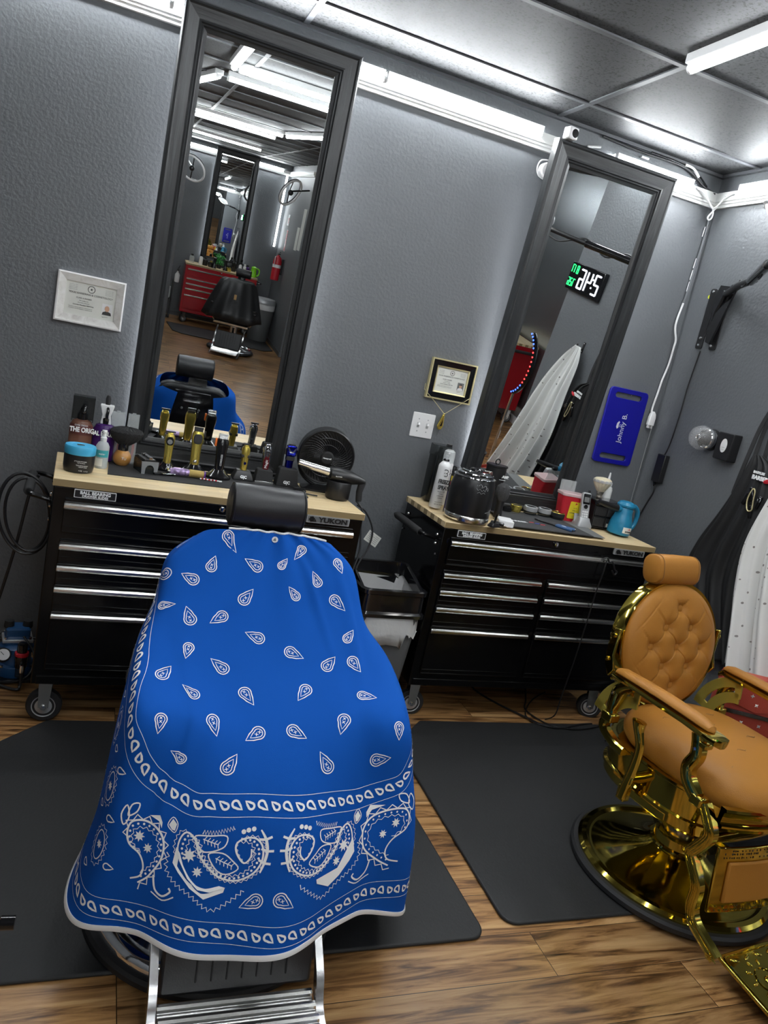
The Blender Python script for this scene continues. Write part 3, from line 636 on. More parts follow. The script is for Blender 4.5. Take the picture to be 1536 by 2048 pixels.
neck = [tuple(capeS(np.array([s]), np.array([0.0]))[0]+np.array([0, .002, .002])) for s in np.linspace(-.30, .45, 40)]
obj('neck_binding', tube(neck, .0035, 6), 'white', cape)
nP, nN = onS([(.035, .33)], .003)
bd = Matrix.Translation(Vector(nP[0])) @ Vector(nN[0]).to_track_quat('Z', 'Y').to_matrix().to_4x4()
obj('snap_button', xf(lathe([(0, .0015), (.0085, .0012), (.009, 0), (.009, -.004)], 20), bd), 'white', cape)
obj('snap_mark', xf(prism([(-.005, -.004), (.0, .005), (.004, -.001), (.004, -.004)], .0014, .002, 'xy'), bd), 'grey', cape)
# ================================================================ anti-fatigue floor mats
def chamfer_mat(label, x0, x1, y0, y1, c, r=.05):
    # bottom/right corners rounded, back corners cut off
    pts = [(x0+c, y1), (x1-c, y1), (x1-.01, y1-c)] + [(x1-r+r*math.cos(a), y0+r+r*math.sin(a)) for a in np.linspace(0, -PI/2, 7)] + [(x0+r+r*math.cos(a), y0+r+r*math.sin(a)) for a in np.linspace(-PI/2, -PI, 7)] + [(x0+.01, y1-c)]
    o = obj('floor_mat', prism(pts[::-1], 0, .013, 'xy'), 'matfloor', bev=.011, seg=3)
    return tag(o, label, 'floor mat', 'black anti-fatigue mats')
chamfer_mat('black rubber floor mat under the blue-draped chair', .32, 1.80, -1.83, -.62, .19)
chamfer_mat('black rubber floor mat under the tan and gold chair', 1.885, 3.34, -1.79, -.565, .20)
# ================================================================ chrome barber chair under the cape
t = ch1 = thing('barber_chair', 'chrome barber chair with black headrest under the blue cape', 'barber chair', (1.035, -1.61, 0))
B = -1.61
bd = T(-.03, -.01, 0)
obj('rubber_ring', xf(lathe([(.30, .013), (.335, .013), (.342, .02), (.342, .034), (.335, .042), (.30, .044)], 64), bd), 'rubber', t)
obj('base', xf(lathe([(.322, .040), (.320, .052), (.312, .066), (.298, .074), (.284, .070), (.272, .062), (.20, .075), (.12, .10), (.085, .13), (.085, .16), (.07, .17), (0, .17)], 64), bd), 'chrome', t)
obj('column', xf(lathe([(.05, .16), (.05, .36), (.10, .37), (.10, .40)], 32), bd), 'chrome', t)
obj('seat_frame', [box(-.25, .25, -.22, .22, .39, .43)], 'chrome', t, bev=.01)
obj('seat', [prism(rrect(-.26, .26, -.22, .24, .06), .43, .56, 'xy')], 'leath', t, bev=.03, seg=4)
obj('backrest', xf([prism(rrect(-.215, .215, 0, .46, .09), -.035, .035, 'xz')][0], T(0, .235, .56) @ RX(-8)), 'leath', t, bev=.02, seg=3)
bp = obj('back_plate', xf(prism([(-.11, .0), (.11, 0), (.10, .18), (.12, .30), (.105, .44), (-.105, .44), (-.12, .30), (-.10, .18)], .032, .044, 'xz'), T(0, .235, .55) @ RX(-8)), 'gloss', t, bev=.004)
many('plate_bolt', [xf(lathe([(0, .006), (.006, .005), (.008, 0)], 10), T(0, .235, .55) @ RX(-8) @ T(x, .044, z) @ RX(-90)) for x, z in ((-.05, .33), (.05, .33), (-.05, .22), (.05, .22))], 'grey', bp)
obj('plate_knob', xf(lathe([(0, .012), (.010, .010), (.016, 0)], 16), T(0, .235, .55) @ RX(-8) @ T(0, .044, .27) @ RX(-90)), 'chrome', bp)
obj('headrest_bracket', xf(prism(rrect(-.05, .05, .38, .42, .006), .044, .056, 'xz'), T(0, .235, .55) @ RX(-8)), 'chrome', bp)
for s in (-1, 1):
    many('armrest', [xf(prism(rrect(-.035, .035, -.185, .13, .03), .635, .668, 'xy'), T(s*.30, 0, 0)), xf(prism(rrect(-.03, .03, -.17, .12, .025), .60, .64, 'xy'), T(s*.30, 0, 0))], 'leath', t, bev=.01)
    many('arm_bracket', [tube(cr([(s*.30, .10, .60), (s*.30, .12, .50), (s*.255, .10, .42)], 5), .014, 8), tube(cr([(s*.30, -.13, .60), (s*.30, -.12, .50), (s*.255, -.1, .42)], 5), .014, 8)], 'chrome', t)
# headrest pillow
hr = obj('headrest', xf(lathe([(0, -.107), (.050, -.107), (.0555, -.103), (.058, -.094), (.0585, 0), (.058, .094), (.0555, .103), (.050, .107), (0, .107)], 40, axis='x', sy=1.06), T(-.004, .265, 1.108)), 'leath', t)
many('piping', [xf(tube([(x, .0575*math.cos(a), .0615*math.sin(a)) for a in np.linspace(0, 2*PI, 40, endpoint=False)], .0022, 6, closed=True), T(-.004, .265, 1.108)) for x in (-.101, .101)], 'leath', hr)
obj('headrest_post', [box(-.012, .028, .268, .276, .97, 1.06), box(-.012, .028, .268, .276, 1.0, 1.05)], 'brush', t)
obj('rear_post_plate', xf(prism(rrect(-.035, .075, 1.0, 1.055, .01), .30, .306, 'xz'), T(0, 0, 0)), 'gloss', t, bev=.002)
# footrest
cx = -.02
for s in (-1, 1):
    x = cx+s*.197
    bar = cr([(x, -.18, .36), (x, -.24, .30), (x, -.295, .21), (x, -.385, .13), (x, -.44, .06), (x, -.62, .03)], 5)
    V = []
    rings = []
    for p_ in bar: rings.append([(p_.x-.010, p_.y-.016, p_.z-.004), (p_.x+.010, p_.y-.016, p_.z-.004), (p_.x+.010, p_.y+.016, p_.z+.004), (p_.x-.010, p_.y+.016, p_.z+.004)])
    obj('footrest_bar', loft(rings), 'alu', t, bev=.003)
pm_ = T(0, -.372, .085) @ RX(-14)
pad = obj('calf_pad', xf(prism(rrect(cx-.182, cx+.182, 0, .24, .012), -.012, .016, 'xz'), pm_), 'leath', t, bev=.008)
many('pad_channel', [xf(tube([(cx-.10+k*.036, -.0135, .03), (cx-.10+k*.036, -.0135, .23)], .0022, 6), pm_) for k in range(7)], 'matte', pad)
fp = obj('foot_plate', [box(cx-.185, cx+.185, -.66, -.385, .055, .07)], 'alu', t, bev=.003)
many('foot_plate_rib', [tube([(cx-.183, -.40-k*.036, .074), (cx+.183, -.40-k*.036, .074)], .011, 10) for k in range(7)], 'brush', fp)
# ================================================================ tan and gold barber chair
t = ch2 = thing('barber_chair', 'tan leather and polished gold barber chair with a round button-tufted back', 'barber chair', (2.66, -1.61, 0), .13)
t.location = (2.66, -1.61, 0); ob = T(.012, .003, 0)
obj('rubber_ring', lathe([(.31, .013), (.352, .013), (.358, .02), (.358, .034), (.350, .042), (.31, .044)], 72), 'rubber', t)
obj('base', lathe([(.335, .040), (.336, .05), (.325, .060), (.308, .062), (.296, .052), (.286, .052), (.22, .066), (.16, .086), (.115, .108), (.092, .128), (.0, .13)], 72), 'gold', t)
obj('collar', lathe([(.085, .125), (.098, .127), (.102, .133), (.098, .139), (.088, .142), (.084, .17), (.072, .178), (0, .178)], 48), 'gold', t)
obj('column', lathe([(.066, .165), (.066, .30), (.10, .305), (0, .31)], 48), mat('dark_chrome', (.35, .33, .33), .1, 1), t)
def sup(n, rx, y0, y1, z, e=3.2, cx=0):
    cy, ry = (y0+y1)/2, (y1-y0)/2; o = []
    for i in range(n):
        a = 2*PI*i/n; c, s = math.cos(a), math.sin(a)
        o.append((cx+rx*math.copysign(abs(c)**(2/e), c), cy+ry*math.copysign(abs(s)**(2/e), s), z))
    return o
N_ = 56
tray = [(.90, .312), (.975, .316), (1.0, .326), (1.0, .352), (1.035, .356), (1.035, .366), (1.0, .370), (1.005, .455), (1.03, .462), (1.03, .470), (.99, .472), (.9, .462)]
obj('seat_tray', loft([sup(N_, .272*k, .02-.265*k, .02+.265*k, z, 3.0) for k, z in tray]), 'gold', t)
# bowed apron across the front
ap = [(-.262, .435), (-.262, .455), (-.270, .462), (-.274, .50), (-.280, .507), (-.280, .513)]
pf = [(.0, .430), (.012, .432), (.016, .445), (.022, .448), (.022, .454), (.012, .458), (.016, .495), (.022, .502), (.020, .510), (0, .511)]
V = []; m = 24
for i in range(m+1):
    x = -.262+.524*i/m; y = -.275-.055*(1-(x/.262)**2)
    for d, z in pf: V.append((x, y-d, z-.012))
F = [(i*len(pf)+k, i*len(pf)+(k+1) % len(pf), (i+1)*len(pf)+(k+1) % len(pf), (i+1)*len(pf)+k) for i in range(m) for k in range(len(pf))]
obj('front_apron', (V, F), 'gold', t)
obj('under_frame', [box(-.06, .06, -.20, .20, .30, .33), box(-.20, .20, -.05, .05, .305, .33)], 'goldpaint', t, bev=.006)
# seat cushion: lofted pillow with shallow tufts
rings = []
for k, z in [(.88, .462), (.96, .468), (1.0, .485), (1.015, .505), (1.005, .527), (.965, .547), (.90, .561), (.80, .570), (.62, .577), (.40, .581), (.2, .583), (.05, .584)]:
    q = sup(72, .262*k, -.045-.305*k, -.045+.305*k, z, 2.7+.2*k)
    rings.append([(x, y, zz-.012*max(0, (-y-.1))*2) for x, y, zz in q])
seat = obj('seat', loft(rings), 'tan', t, ang=60)
tv = []
for (x, y) in ((-.12, .10), (.10, .10), (-.12, -.05), (.02, .03), (.12, -.06), (-.02, -.13), (.12, -.20), (-.13, -.20)):
    z = .5815-.012*max(0, (-y-.1))*2-.045*max(0, math.hypot(x/.26, (y+.045)/.3)-.35)**2*1.3
    tv.append(tube([(x-.022+.011*k, y+.006*math.sin(k*1.6), z-.0004*(k-2)**2+.0006) for k in range(5)], .0022, 6))
many('seat_tuft', tv, 'tanseam', seat)
# round tufted back
BM = T(-.004, .285, .772) @ RX(-11)
btn = [(0, .62), (-.27, .31), (.27, .31), (-.54, 0), (0, 0), (.54, 0), (-.27, -.31), (.27, -.31), (0, -.62)]
rx_, rz_ = .240, .230
def bh(u, v):
    r = math.hypot(u, v); h = .052*max(0, 1-r**3.2)**.5
    if r < .985:
        f = min(1, (1-r)*4); g_ = min(1, max(0, .93-r)*5)
        for (a, c) in btn: h -= (.012*math.exp(-((u-a)**2+(v-c)**2)/.016)+.010*math.exp(-((u-a)**2+(v-c)**2)/.0055))*f
        p_, q_ = (u/.27+v/.31), (u/.27-v/.31)
        for w_ in (p_, q_):
            k = abs(((w_+1) % 2)-1) if False else abs((w_ % 2)-0) if False else min((w_ % 2), 2-(w_ % 2))
            h -= .0045*math.exp(-(k/.045)**2)*g_
    return h
V, F = [], []; R1, R2 = 90, 200
for i in range(R1+1):
    r = math.sin(i/R1*PI/2) if False else i/R1
    r = 1-(1-r)**1.35
    for j in range(R2):
        a = 2*PI*j/R2; u, v = r*math.cos(a), r*math.sin(a); V.append((u*rx_, -bh(u, v)-.012, v*rz_))
for i in range(R1):
    for j in range(R2): F.append((i*R2+j, i*R2+(j+1) % R2, (i+1)*R2+(j+1) % R2, (i+1)*R2+j))
back = obj('backrest', xf((V, F), BM), 'tan', t, ang=180)
for (a, c) in btn: obj('button', xf(ell((a*rx_, -bh(a, c)-.0205, c*rz_), (.0165, .0085, .0165), 20, 10), BM), 'tan', back)
def ov(k, y, n=96): return [(k[0]*math.cos(2*PI*i/n), y, k[1]*math.sin(2*PI*i/n)) for i in range(n)]
obj('back_hoop', xf(loft([ov((rx_+.000, rz_+.000), -.016), ov((rx_+.010, rz_+.010), -.020), ov((rx_+.014, rz_+.014), -.012), ov((rx_+.014, rz_+.014), .036), ov((rx_+.008, rz_+.008), .044), ov((rx_-.03, rz_-.03), .046)], cap=False), BM), 'gold', t)
obj('back_shell', xf(loft([ov((rx_-.005, rz_-.005), .044), ov((rx_*.8, rz_*.8), .052), ov((.001, .001), .056)]), BM), 'goldpaint', t)
# headrest pillow
HM = T(-.018, .345, 1.045) @ Matrix.Diagonal((.88, 1, 1, 1)) @ RX(-14)
def hring(x, k):
    o = []
    for i in range(28):
        a = 2*PI*i/28; c, s = math.cos(a), math.sin(a); e = 2.8
        o.append((x, .047*k*math.copysign(abs(c)**(2/e), c), .055*k*math.copysign(abs(s)**(2/e), s)))
    return o
h = obj('headrest', xf(loft([hring(-.128, .30), hring(-.126, .72), hring(-.118, .92), hring(-.10, 1.0), hring(0, 1.03), hring(.10, 1.0), hring(.118, .92), hring(.126, .72), hring(.128, .3)]), HM), 'tan', t)
many('piping', [xf(tube([p_ for p_ in hring(x, 1.0)], .0016, 5, closed=True), HM) for x in (-.105, .105)], 'tanseam', h)
obj('headrest_post', xf(box(-.02, .02, .01, .018, -.14, -.02), HM), 'gold', t)
# arms, posts, levers: mirrored about the chair's middle
for s in (-1, 1):
    X = s*.285
    # gold arm rail: flared nose in front
    prof = [(.232, .020, .672), (.215, .030, .684), (.12, .034, .686), (0, .036, .686), (-.10, .036, .686), (-.165, .040, .684), (-.205, .043, .682), (-.228, .036, .680), (-.236, .018, .678)]
    rings = []
    for y, w_, z in prof: rings.append([(X+w_*c, y, z+.011*q) for c, q in ((1, .3), (.92, .9), (.5, 1.2), (-.5, 1.2), (-.92, .9), (-1, .3), (-.9, -.5), (-.5, -1.1), (.5, -1.1), (.9, -.5))])
    arm = obj('arm_rail', loft(rings), 'gold', t)
    rings = []
    for y, w_, z in [(.222, .006, .698), (.215, .020, .700), (.19, .027, .704), (.10, .031, .708), (0, .033, .710), (-.10, .032, .708), (-.15, .029, .705), (-.185, .020, .701), (-.195, .006, .698)]:
        hgt = .018*min(1, w_/.027)
        rings.append([(X+w_*math.cos(2*PI*i/20), y, z+hgt*math.sin(2*PI*i/20)*(1 if math.sin(2*PI*i/20) > 0 else .5)) for i in range(20)])
    obj('arm_pad', loft(rings), 'tan', arm)
    def bar(name, path, wy, wx, m_='gold', par=t):
        P = cr(path, 6); rg = []
        for i, p_ in enumerate(P):
            d = (P[min(i+1, len(P)-1)]-P[max(i-1, 0)]).normalized(); nrm = Vector((0, -d.z, d.y))
            a = i/(len(P)-1); ww = wy[0]*(1-a)+wy[1]*a if isinstance(wy, tuple) else wy
            rg.append([tuple(p_+Vector((wx*cx_, 0, 0))+nrm*ww*cn) for cx_, cn in ((1, .6), (.7, 1), (-.7, 1), (-1, .6), (-1, -.6), (-.7, -1), (.7, -1), (1, -.6))])
        return obj(name, loft(rg), m_, par)
    bar('front_post', [(X, -.150, .672), (X, -.160, .640), (X, -.165, .60), (X, -.150, .555), (X, -.165, .515), (X, -.205, .485)], .021, .018)
    obj('post_cap', [cbox((X, -.172, .648), (.036, .050, .020))], 'gold', t, bev=.005)
    obj('front_block', cbox((X, -.215, .480), (.042, .045, .034)), 'gold', t, bev=.006)
    bar('rear_post', [(X, .150, .680), (X, .195, .645), (X, .205, .60), (X, .200, .545)], .016, .013)
    bar('rear_brace', [(X, .130, .672), (X, .165, .645), (X, .180, .60), (X, .195, .56)], .007, .012, 'gold')
    obj('rear_block', cbox((X, .200, .535), (.044, .050, .032)), 'gold', t, bev=.005)
    bar('lower_bracket', [(X, .205, .53), (X, .215, .49), (X, .16, .462), (X, .10, .455)], .016, .016)
    many('bolt', [lathe([(0, -.005), (.006, -.004), (.007, 0)], 12, (X-s*-.0145*1, y, z), 'x') for y, z in ((-.16, .625), (.205, .625))], 'chrome', t)
    # link between back and arm
    LX = .275 if s < 0 else .240
    obj('back_link', prism([(.262, .84), (.283, .835), (.300, .77), (.292, .70), (.262, .66), (.243, .69), (.262, .74)], s*LX, s*(LX+.012), 'yz'), 'gold', t, bev=.003)
    many('link_bolt', [lathe([(0, -.006), (.007, -.005), (.009, 0), (.009, .01)], 12, (s*(LX+.015), y, z), 'x') for y, z in ((.276, .81), (.280, .72))], 'gold', t)
    # slotted quadrant plate
    arc = lambda r, a: (.10+r*math.cos(math.radians(a)), .50+r*math.sin(math.radians(a)))
    A = np.linspace(8, 82, 14); quad = []
    for r0, r1 in ((.105, .145), (.163, .20)):
        quad.append(prism([arc(r0, a) for a in A]+[arc(r1, a) for a in A[::-1]], s*.262, s*.270, 'yz'))
    quad += [prism([arc(.125, a) for a in (8, 13, 18)]+[arc(.2, a) for a in (18, 13, 8)], s*.262, s*.270, 'yz'), prism([arc(.125, a) for a in (74, 79, 84)]+[arc(.2, a) for a in (84, 79, 74)], s*.262, s*.270, 'yz')]
    obj('quadrant_plate', quad, 'goldpaint', t, bev=.001)
    # footrest side bar with four raised ribs
    path = [(X*.985, -.235, .480), (X*.985, -.262, .445), (X*.985, -.285, .405), (X*.985, -.262, .352), (X*.985, -.243, .315), (X*.985, -.262, .285), (X*.985, -.295, .235), (X*.985, -.300, .165), (X*.985, -.325, .125), (X*.985, -.395, .092), (X*.985, -.42, .080)]
    fb = bar('footrest_bar', path, .018, .016)
    for k in (-1.5, -.5, .5, 1.5):
        pts = [(x+s*.0165, y+k*.0075, z) for x, y, z in [tuple(v) for v in cr(path, 5)]]
        obj('bar_rib', tube(pts, .0016, 6), 'gold', fb)
    obj('pivot_bolt', lathe([(0, -.004), (.006, -.004), (.011, -.002), (.011, .002), (0, .004)], 16, (X*.985+s*.0175, -.405, .083), 'x'), 'gold', fb)
# recline lever on the near side
lv = cr([(-.325, .030, .330), (-.322, .022, .40), (-.325, .012, .47), (-.33, .010, .53), (-.335, .030, .585), (-.335, .036, .612)], 6)
rg = []
for i, p_ in enumerate(lv):
    a = i/(len(lv)-1); w_ = .014+.014*max(0, (a-.55)/.45)+.005*(1-a); q = .011+.010*max(0, (a-.6)/.4)
    if i == len(lv)-1: w_, q = .010, .008
    rg.append([(p_.x+q*math.cos(2*PI*k/12), p_.y+w_*math.sin(2*PI*k/12), p_.z) for k in range(12)])
obj('recline_lever', loft(rg), 'gold', t)
obj('lever_boss', [tube([(-.33, .02, .405), (-.25, .02, .405)], .020, 16), cbox((-.315, .032, .345), (.03, .035, .05))], 'gold', t, bev=.003)
# calf panel with leather insert and pierced border
obj('cross_bar', cbox((0, -.262, .372), (.56, .018, .022)), 'gold', t, bev=.004)
V = []
def arcx(x, d, k=.03): return -.285-k*(1-(x/.24)**2)-d
def curvedpanel(x0, x1, z0, z1, d0, d1, m=18):
    V = []
    for i in range(m+1):
        x = x0+(x1-x0)*i/m
        V += [(x, arcx(x, d0)-(.36-z0)*.12, z0), (x, arcx(x, d1)-(.36-z0)*.12, z0), (x, arcx(x, d1)-(.36-z1)*.12, z1), (x, arcx(x, d0)-(.36-z1)*.12, z1)]
    F = [(i*4+k, i*4+(k+1) % 4, i*4+4+(k+1) % 4, i*4+4+k) for i in range(m) for k in range(4)]+[(3, 2, 1, 0), (m*4, m*4+1, m*4+2, m*4+3)]
    return V, F
cp = obj('calf_panel', curvedpanel(-.235, .235, .150, .362, 0, .010), 'gold', t, bev=.003)
obj('calf_pad', curvedpanel(-.195, .195, .186, .318, .008, .019), 'tan', cp, bev=.006)
random.seed(4); hol = []
for i in range(46):
    x = -.215+.43*(i+.5)/46
    for z in (.330, .342, .352): 
        if random.random() < .75: hol.append(xf(ell((0, 0, 0), (random.uniform(.002, .0042), .0012, random.uniform(.002, .0042)), 8, 5), T(x+random.uniform(-.002, .002), arcx(x, .0102)-(.36-z)*.12, z)))
    for z in (.160, .172):
        if random.random() < .6: hol.append(xf(ell((0, 0, 0), (.003, .0012, .003), 8, 5), T(x, arcx(x, .0102)-(.36-z)*.12, z)))
obj('pierced_border', hol, 'gloss', cp)
# foot plate with relief
FM = T(0, -.405, .078) @ RX(8)
ft = obj('foot_plate', [xf(prism(rrect(-.255, .255, -.215, .0, .012), -.012, .0, 'xy'), FM)], 'gold', t, bev=.003)
rel = [xf(tube([(x, y, .002) for x, y in rrect(-.243, .243, -.203, -.012, .01)], .003, 6, closed=True), FM)]
for cx_ in (-.15, 0, .15):
    rel.append(xf(tube([(cx_+.040*math.cos(a), -.108+.040*math.sin(a), .002) for a in np.linspace(0, 2*PI, 28, endpoint=False)], .0028, 6, closed=True), FM))
    rel.append(xf(ell((cx_, -.108, .001), (.014, .014, .004), 14, 8), FM))
    for k in range(10):
        a = 2*PI*k/10; rel.append(xf(ell((0, 0, 0), (.011, .004, .0035), 10, 6), FM @ T(cx_+.060*math.cos(a), -.108+.060*math.sin(a), .001) @ Matrix.Rotation(a, 4, 'Z')))
for i in range(9):
    for y in (-.03, -.186): rel.append(xf(ell((0, 0, 0), (.016, .006, .003), 10, 6), FM @ T(-.21+i*.0525, y, .001) @ RZ(25 if i % 2 else -25)))
obj('relief', rel, 'gold', ft)
# ================================================================ things on the left tool cabinet
def P1(x, y): return (x, y, ZT)
def lab(par, z0, z1, r, m_, a0=-60, a1=60, c=(0, 0), name='label', off=.0006):
    """curved paper label wrapped on a cylinder facing -y"""
    A = [math.radians(a) for a in np.linspace(a0, a1, 14)]; V = []
    for a in A:
        for z in (z0, z1): V.append((c[0]+(r+off)*math.sin(a), c[1]-(r+off)*math.cos(a), z))
    return obj(name, (V, [(2*i, 2*i+2, 2*i+3, 2*i+1) for i in range(len(A)-1)]), m_, par)
def station(label, pts, z=0, name='station_mat', m_='matte'):
    return tag(obj(name, prism(pts, z, z+.003, 'xy'), m_), label, 'mat')
sm = station('black leather station mat under the clippers on the left cabinet', [(.610, -.50), (1.40, -.455), (1.41, -.205), (.615, -.215)][::1], ZT)
E1 = .003
# jar of texture powder with light-blue lid
t = thing('product_jar', 'round black jar with a light blue lid at the left cabinet corner', 'jar', P1(.507, -.50))
obj('jar_body', lathe([(.045, 0), (.050, .003), (.053, .02), (.0535, .066), (0, .067)], 40), 'black', t)
obj('lid', lathe([(.0535, .066), (.0545, .068), (.0545, .092), (.052, .097), (.030, .098), (.028, .0965), (0, .0965)], 40), mat('sky_blue_lid', (.06, .42, .70), .35), t)
obj('lid_mark', xf(prism([(-.012, -.008), (.012, -.008), (.012, .004), (.004, .009), (-.012, .009)], .0972, .0982, 'xy'), RZ(12)), 'ink', t)
for i, (s, z, q) in enumerate((('STYLING POWDER', .046, .005), ('MATTE FINISH', .040, .0042), ('TEXTURE & BODY', .031, .005), ('MEDIUM HOLD', .0255, .0042), ('4 OZ   L A O', .012, .0055))):
    txt('lettering', s, q, 'whiteprint', t, T(.006+.003*i, -.0545, z) @ FR)
# big brown spray bottle and purple spray bottle
def spraybottle(nm, label, x, y, body, h, band, hood=True):
    t = thing('spray_bottle', label, 'bottle', P1(x, y))
    w_ = .043
    obj('bottle_body', xf(lathe([(.036, 0), (w_, .006), (w_, h-.02), (.034, h), (.016, h+.008), (.016, h+.02), (0, h+.02)], 28), Matrix.Diagonal((1, .82, 1, 1))), body, t)
    obj('cap_collar', lathe([(.019, h+.004), (.019, h+.026), (.013, h+.032), (.009, h+.05), (0, h+.05)], 20), 'gloss', t)
    p_ = lab(t, h-.052, h-.012, .0436, band, -70, 70); p_.scale = (1, .84, 1)
    return t, h
M['brown_band'] = mat('brown_band', (.12, .035, .03), .4); M['purple'] = mat('purple_bottle', (.06, .012, .14), .25, alpha=.95)
M['brownb'] = mat('brown_tinted_bottle', (.17, .075, .05), .2)
t, h = spraybottle(0, 'tall brown spray bottle with a black hood behind the blue-lidded jar', .497, -.268, 'brownb', .150, 'brown_band')
txt('lettering', 'THE ORIG', .026, 'whiteprint', t, T(.004, -.0372, h-.032) @ FR, bold=.0012, sx=.75)
txt('lettering', 'CARE CREAM', .008, 'whiteprint', t, T(0, -.0372, h-.006-.008) @ FR)
hood = [(-.040, .152), (-.041, .20), (-.040, .245), (.038, .245), (.040, .20), (.040, .152)]
obj('hood', [box(-.040, -.036, -.030, .030, .150, .246), box(.036, .040, -.030, .030, .150, .246), box(-.040, .040, -.030, .030, .238, .247), box(-.040, .040, .026, .030, .150, .246)], 'smoke', t, bev=.001)
obj('trigger', tube(cr([(0, 0, .20), (.004, -.02, .212), (.006, -.034, .205), (.003, -.038, .185)], 5), [.008]*15+[.005], 10), 'gloss', t)
t, h = spraybottle(0, 'purple spray bottle with a white collar and black trigger behind the small clear bottle', .583, -.258, 'purple', .145, 'purple')
txt('lettering', 'AL E-BUN', .024, 'whiteprint', t, T(.0, -.0372, h-.032) @ FR, bold=.001, sx=.75)
obj('white_sleeve', loft([[(x*k, y*k2, z) for x, y in ((-1, -1), (1, -1), (1, 1), (-1, 1))] for k, k2, z in ((.020, .016, .150), (.016, .014, .185), (.026, .018, .222), (.024, .017, .226))]), 'white', t, bev=.003)
obj('trigger', tube(cr([(.002, -.012, .215), (.004, -.024, .205), (.002, -.027, .185), (.004, -.024, .165)], 5), .006, 10), 'gloss', t)
obj('nozzle_cap', lathe([(.009, .226), (.010, .25), (.006, .262), (0, .264)], 14), 'matte', t)
# small clear bottle with teal label
t = thing('spray_bottle', 'small clear pump bottle with a teal label beside the jar', 'bottle', P1(.583, -.395))
obj('bottle_body', lathe([(.022, 0), (.0245, .004), (.0245, .085), (.018, .098), (.010, .104), (0, .104)], 24), 'frost', t)
obj('liquid', lathe([(.021, .003), (.022, .006), (.022, .05), (0, .05)], 20), mat('aqua_liquid', (.55, .72, .74), .15, alpha=.7), t)
obj('pump', [lathe([(.011, .104), (.012, .118), (.008, .122), (.006, .135), (.010, .137), (.010, .146), (0, .147)], 16), tube([(0, 0, .142), (0, -.018, .140)], .004, 8)], 'white', t)
l = lab(t, .045, .072, .0245, mat('teal_label', (.05, .38, .42), .5), -62, 62); txt('lettering', 'water', .010, 'whiteprint', t, T(0, -.0256, .058) @ FR)
l = lab(t, .010, .040, .0245, 'paper', -60, 10)
# big clear organiser boxes standing behind
for x, w_, lbl in ((.628, .050, 'clear plastic box with an upright lid, left of a pair behind the brush'), (.688, .044, 'clear plastic box with an upright lid, right of a pair behind the brush')):
    t = thing('clear_box', lbl, 'box', P1(x, -.232))
    obj('box_body', [box(-w_/2, w_/2, -.020, -.0185, 0, .135), box(-w_/2, w_/2, .0085, .010, 0, .135), box(-w_/2, -w_/2+.0015, -.020, .010, 0, .135), box(w_/2-.0015, w_/2, -.020, .010, 0, .135), box(-w_/2, w_/2, -.020, .010, 0, .002)], 'clear', t)
    obj('rim', [tube([(-w_/2, -.020, .136), (w_/2, -.020, .136), (w_/2, .010, .136), (-w_/2, .010, .136)], .002, 6, closed=True)], 'frost', t)
    obj('lid', xf(box(-w_/2, w_/2, 0, .0018, 0, .062), T(0, .008, .138) @ RX(-6)), 'clear', t, bev=.0006)
    obj('latch', cbox((0, .014, .201), (.014, .003, .004)), 'frost', t)
# neck duster with tan ball handle
t = thing('neck_duster', 'black bristle neck duster brush with a round tan wooden handle', 'brush', P1(.660, -.300))
obj('handle', lathe([(0, 0), (.020, .002), (.030, .012), (.0345, .028), (.033, .044), (.024, .058), (.019, .062), (0, .062)], 32), mat('tan_wood', (.50, .24, .06), .3, coat=.4), t)
obj('ferrule', lathe([(.019, .060), (.020, .070), (.019, .090), (0, .092)], 24), 'gloss', t)
rr = []; random.seed(2)
for z, r in ((.086, .019), (.095, .030), (.108, .044), (.122, .053), (.136, .056), (.147, .048), (.154, .030), (.157, .004)):
    rr.append([(r*math.cos(2*PI*i/40)*(1+.04*math.sin(i*7.0))*(1.12)+.010*(z-.086)/.07, r*.8*math.sin(2*PI*i/40)*(1+.04*math.sin(i*5.3)), z+.002*math.sin(i*3.1)) for i in range(40)])
obj('bristles', loft(rr), mat('black_bristle', (.018, .018, .019), .85, bump=1, bscale=300), t)
txt('lettering', 'TU', .014, 'whiteprint', t, T(.006, -.0352, .034) @ FR)
t = thing('red_sleeve', 'red plastic sleeve standing behind the tan-handled brush', 'sleeve', P1(.668, -.236))
obj('side', [prism([(-.034, .030), (-.028, 0), (-.024, 0), (-.026, .11), (-.030, .11)], -.008, .010, 'xz')], 'red', t, bev=.001)
obj('side', [prism([(.030, .11), (.026, .11), (.024, 0), (.028, 0), (.036, .06)], -.008, .010, 'xz')], 'red', t, bev=.001)
obj('back', box(-.026, .026, .008, .010, 0, .105), 'black', t)
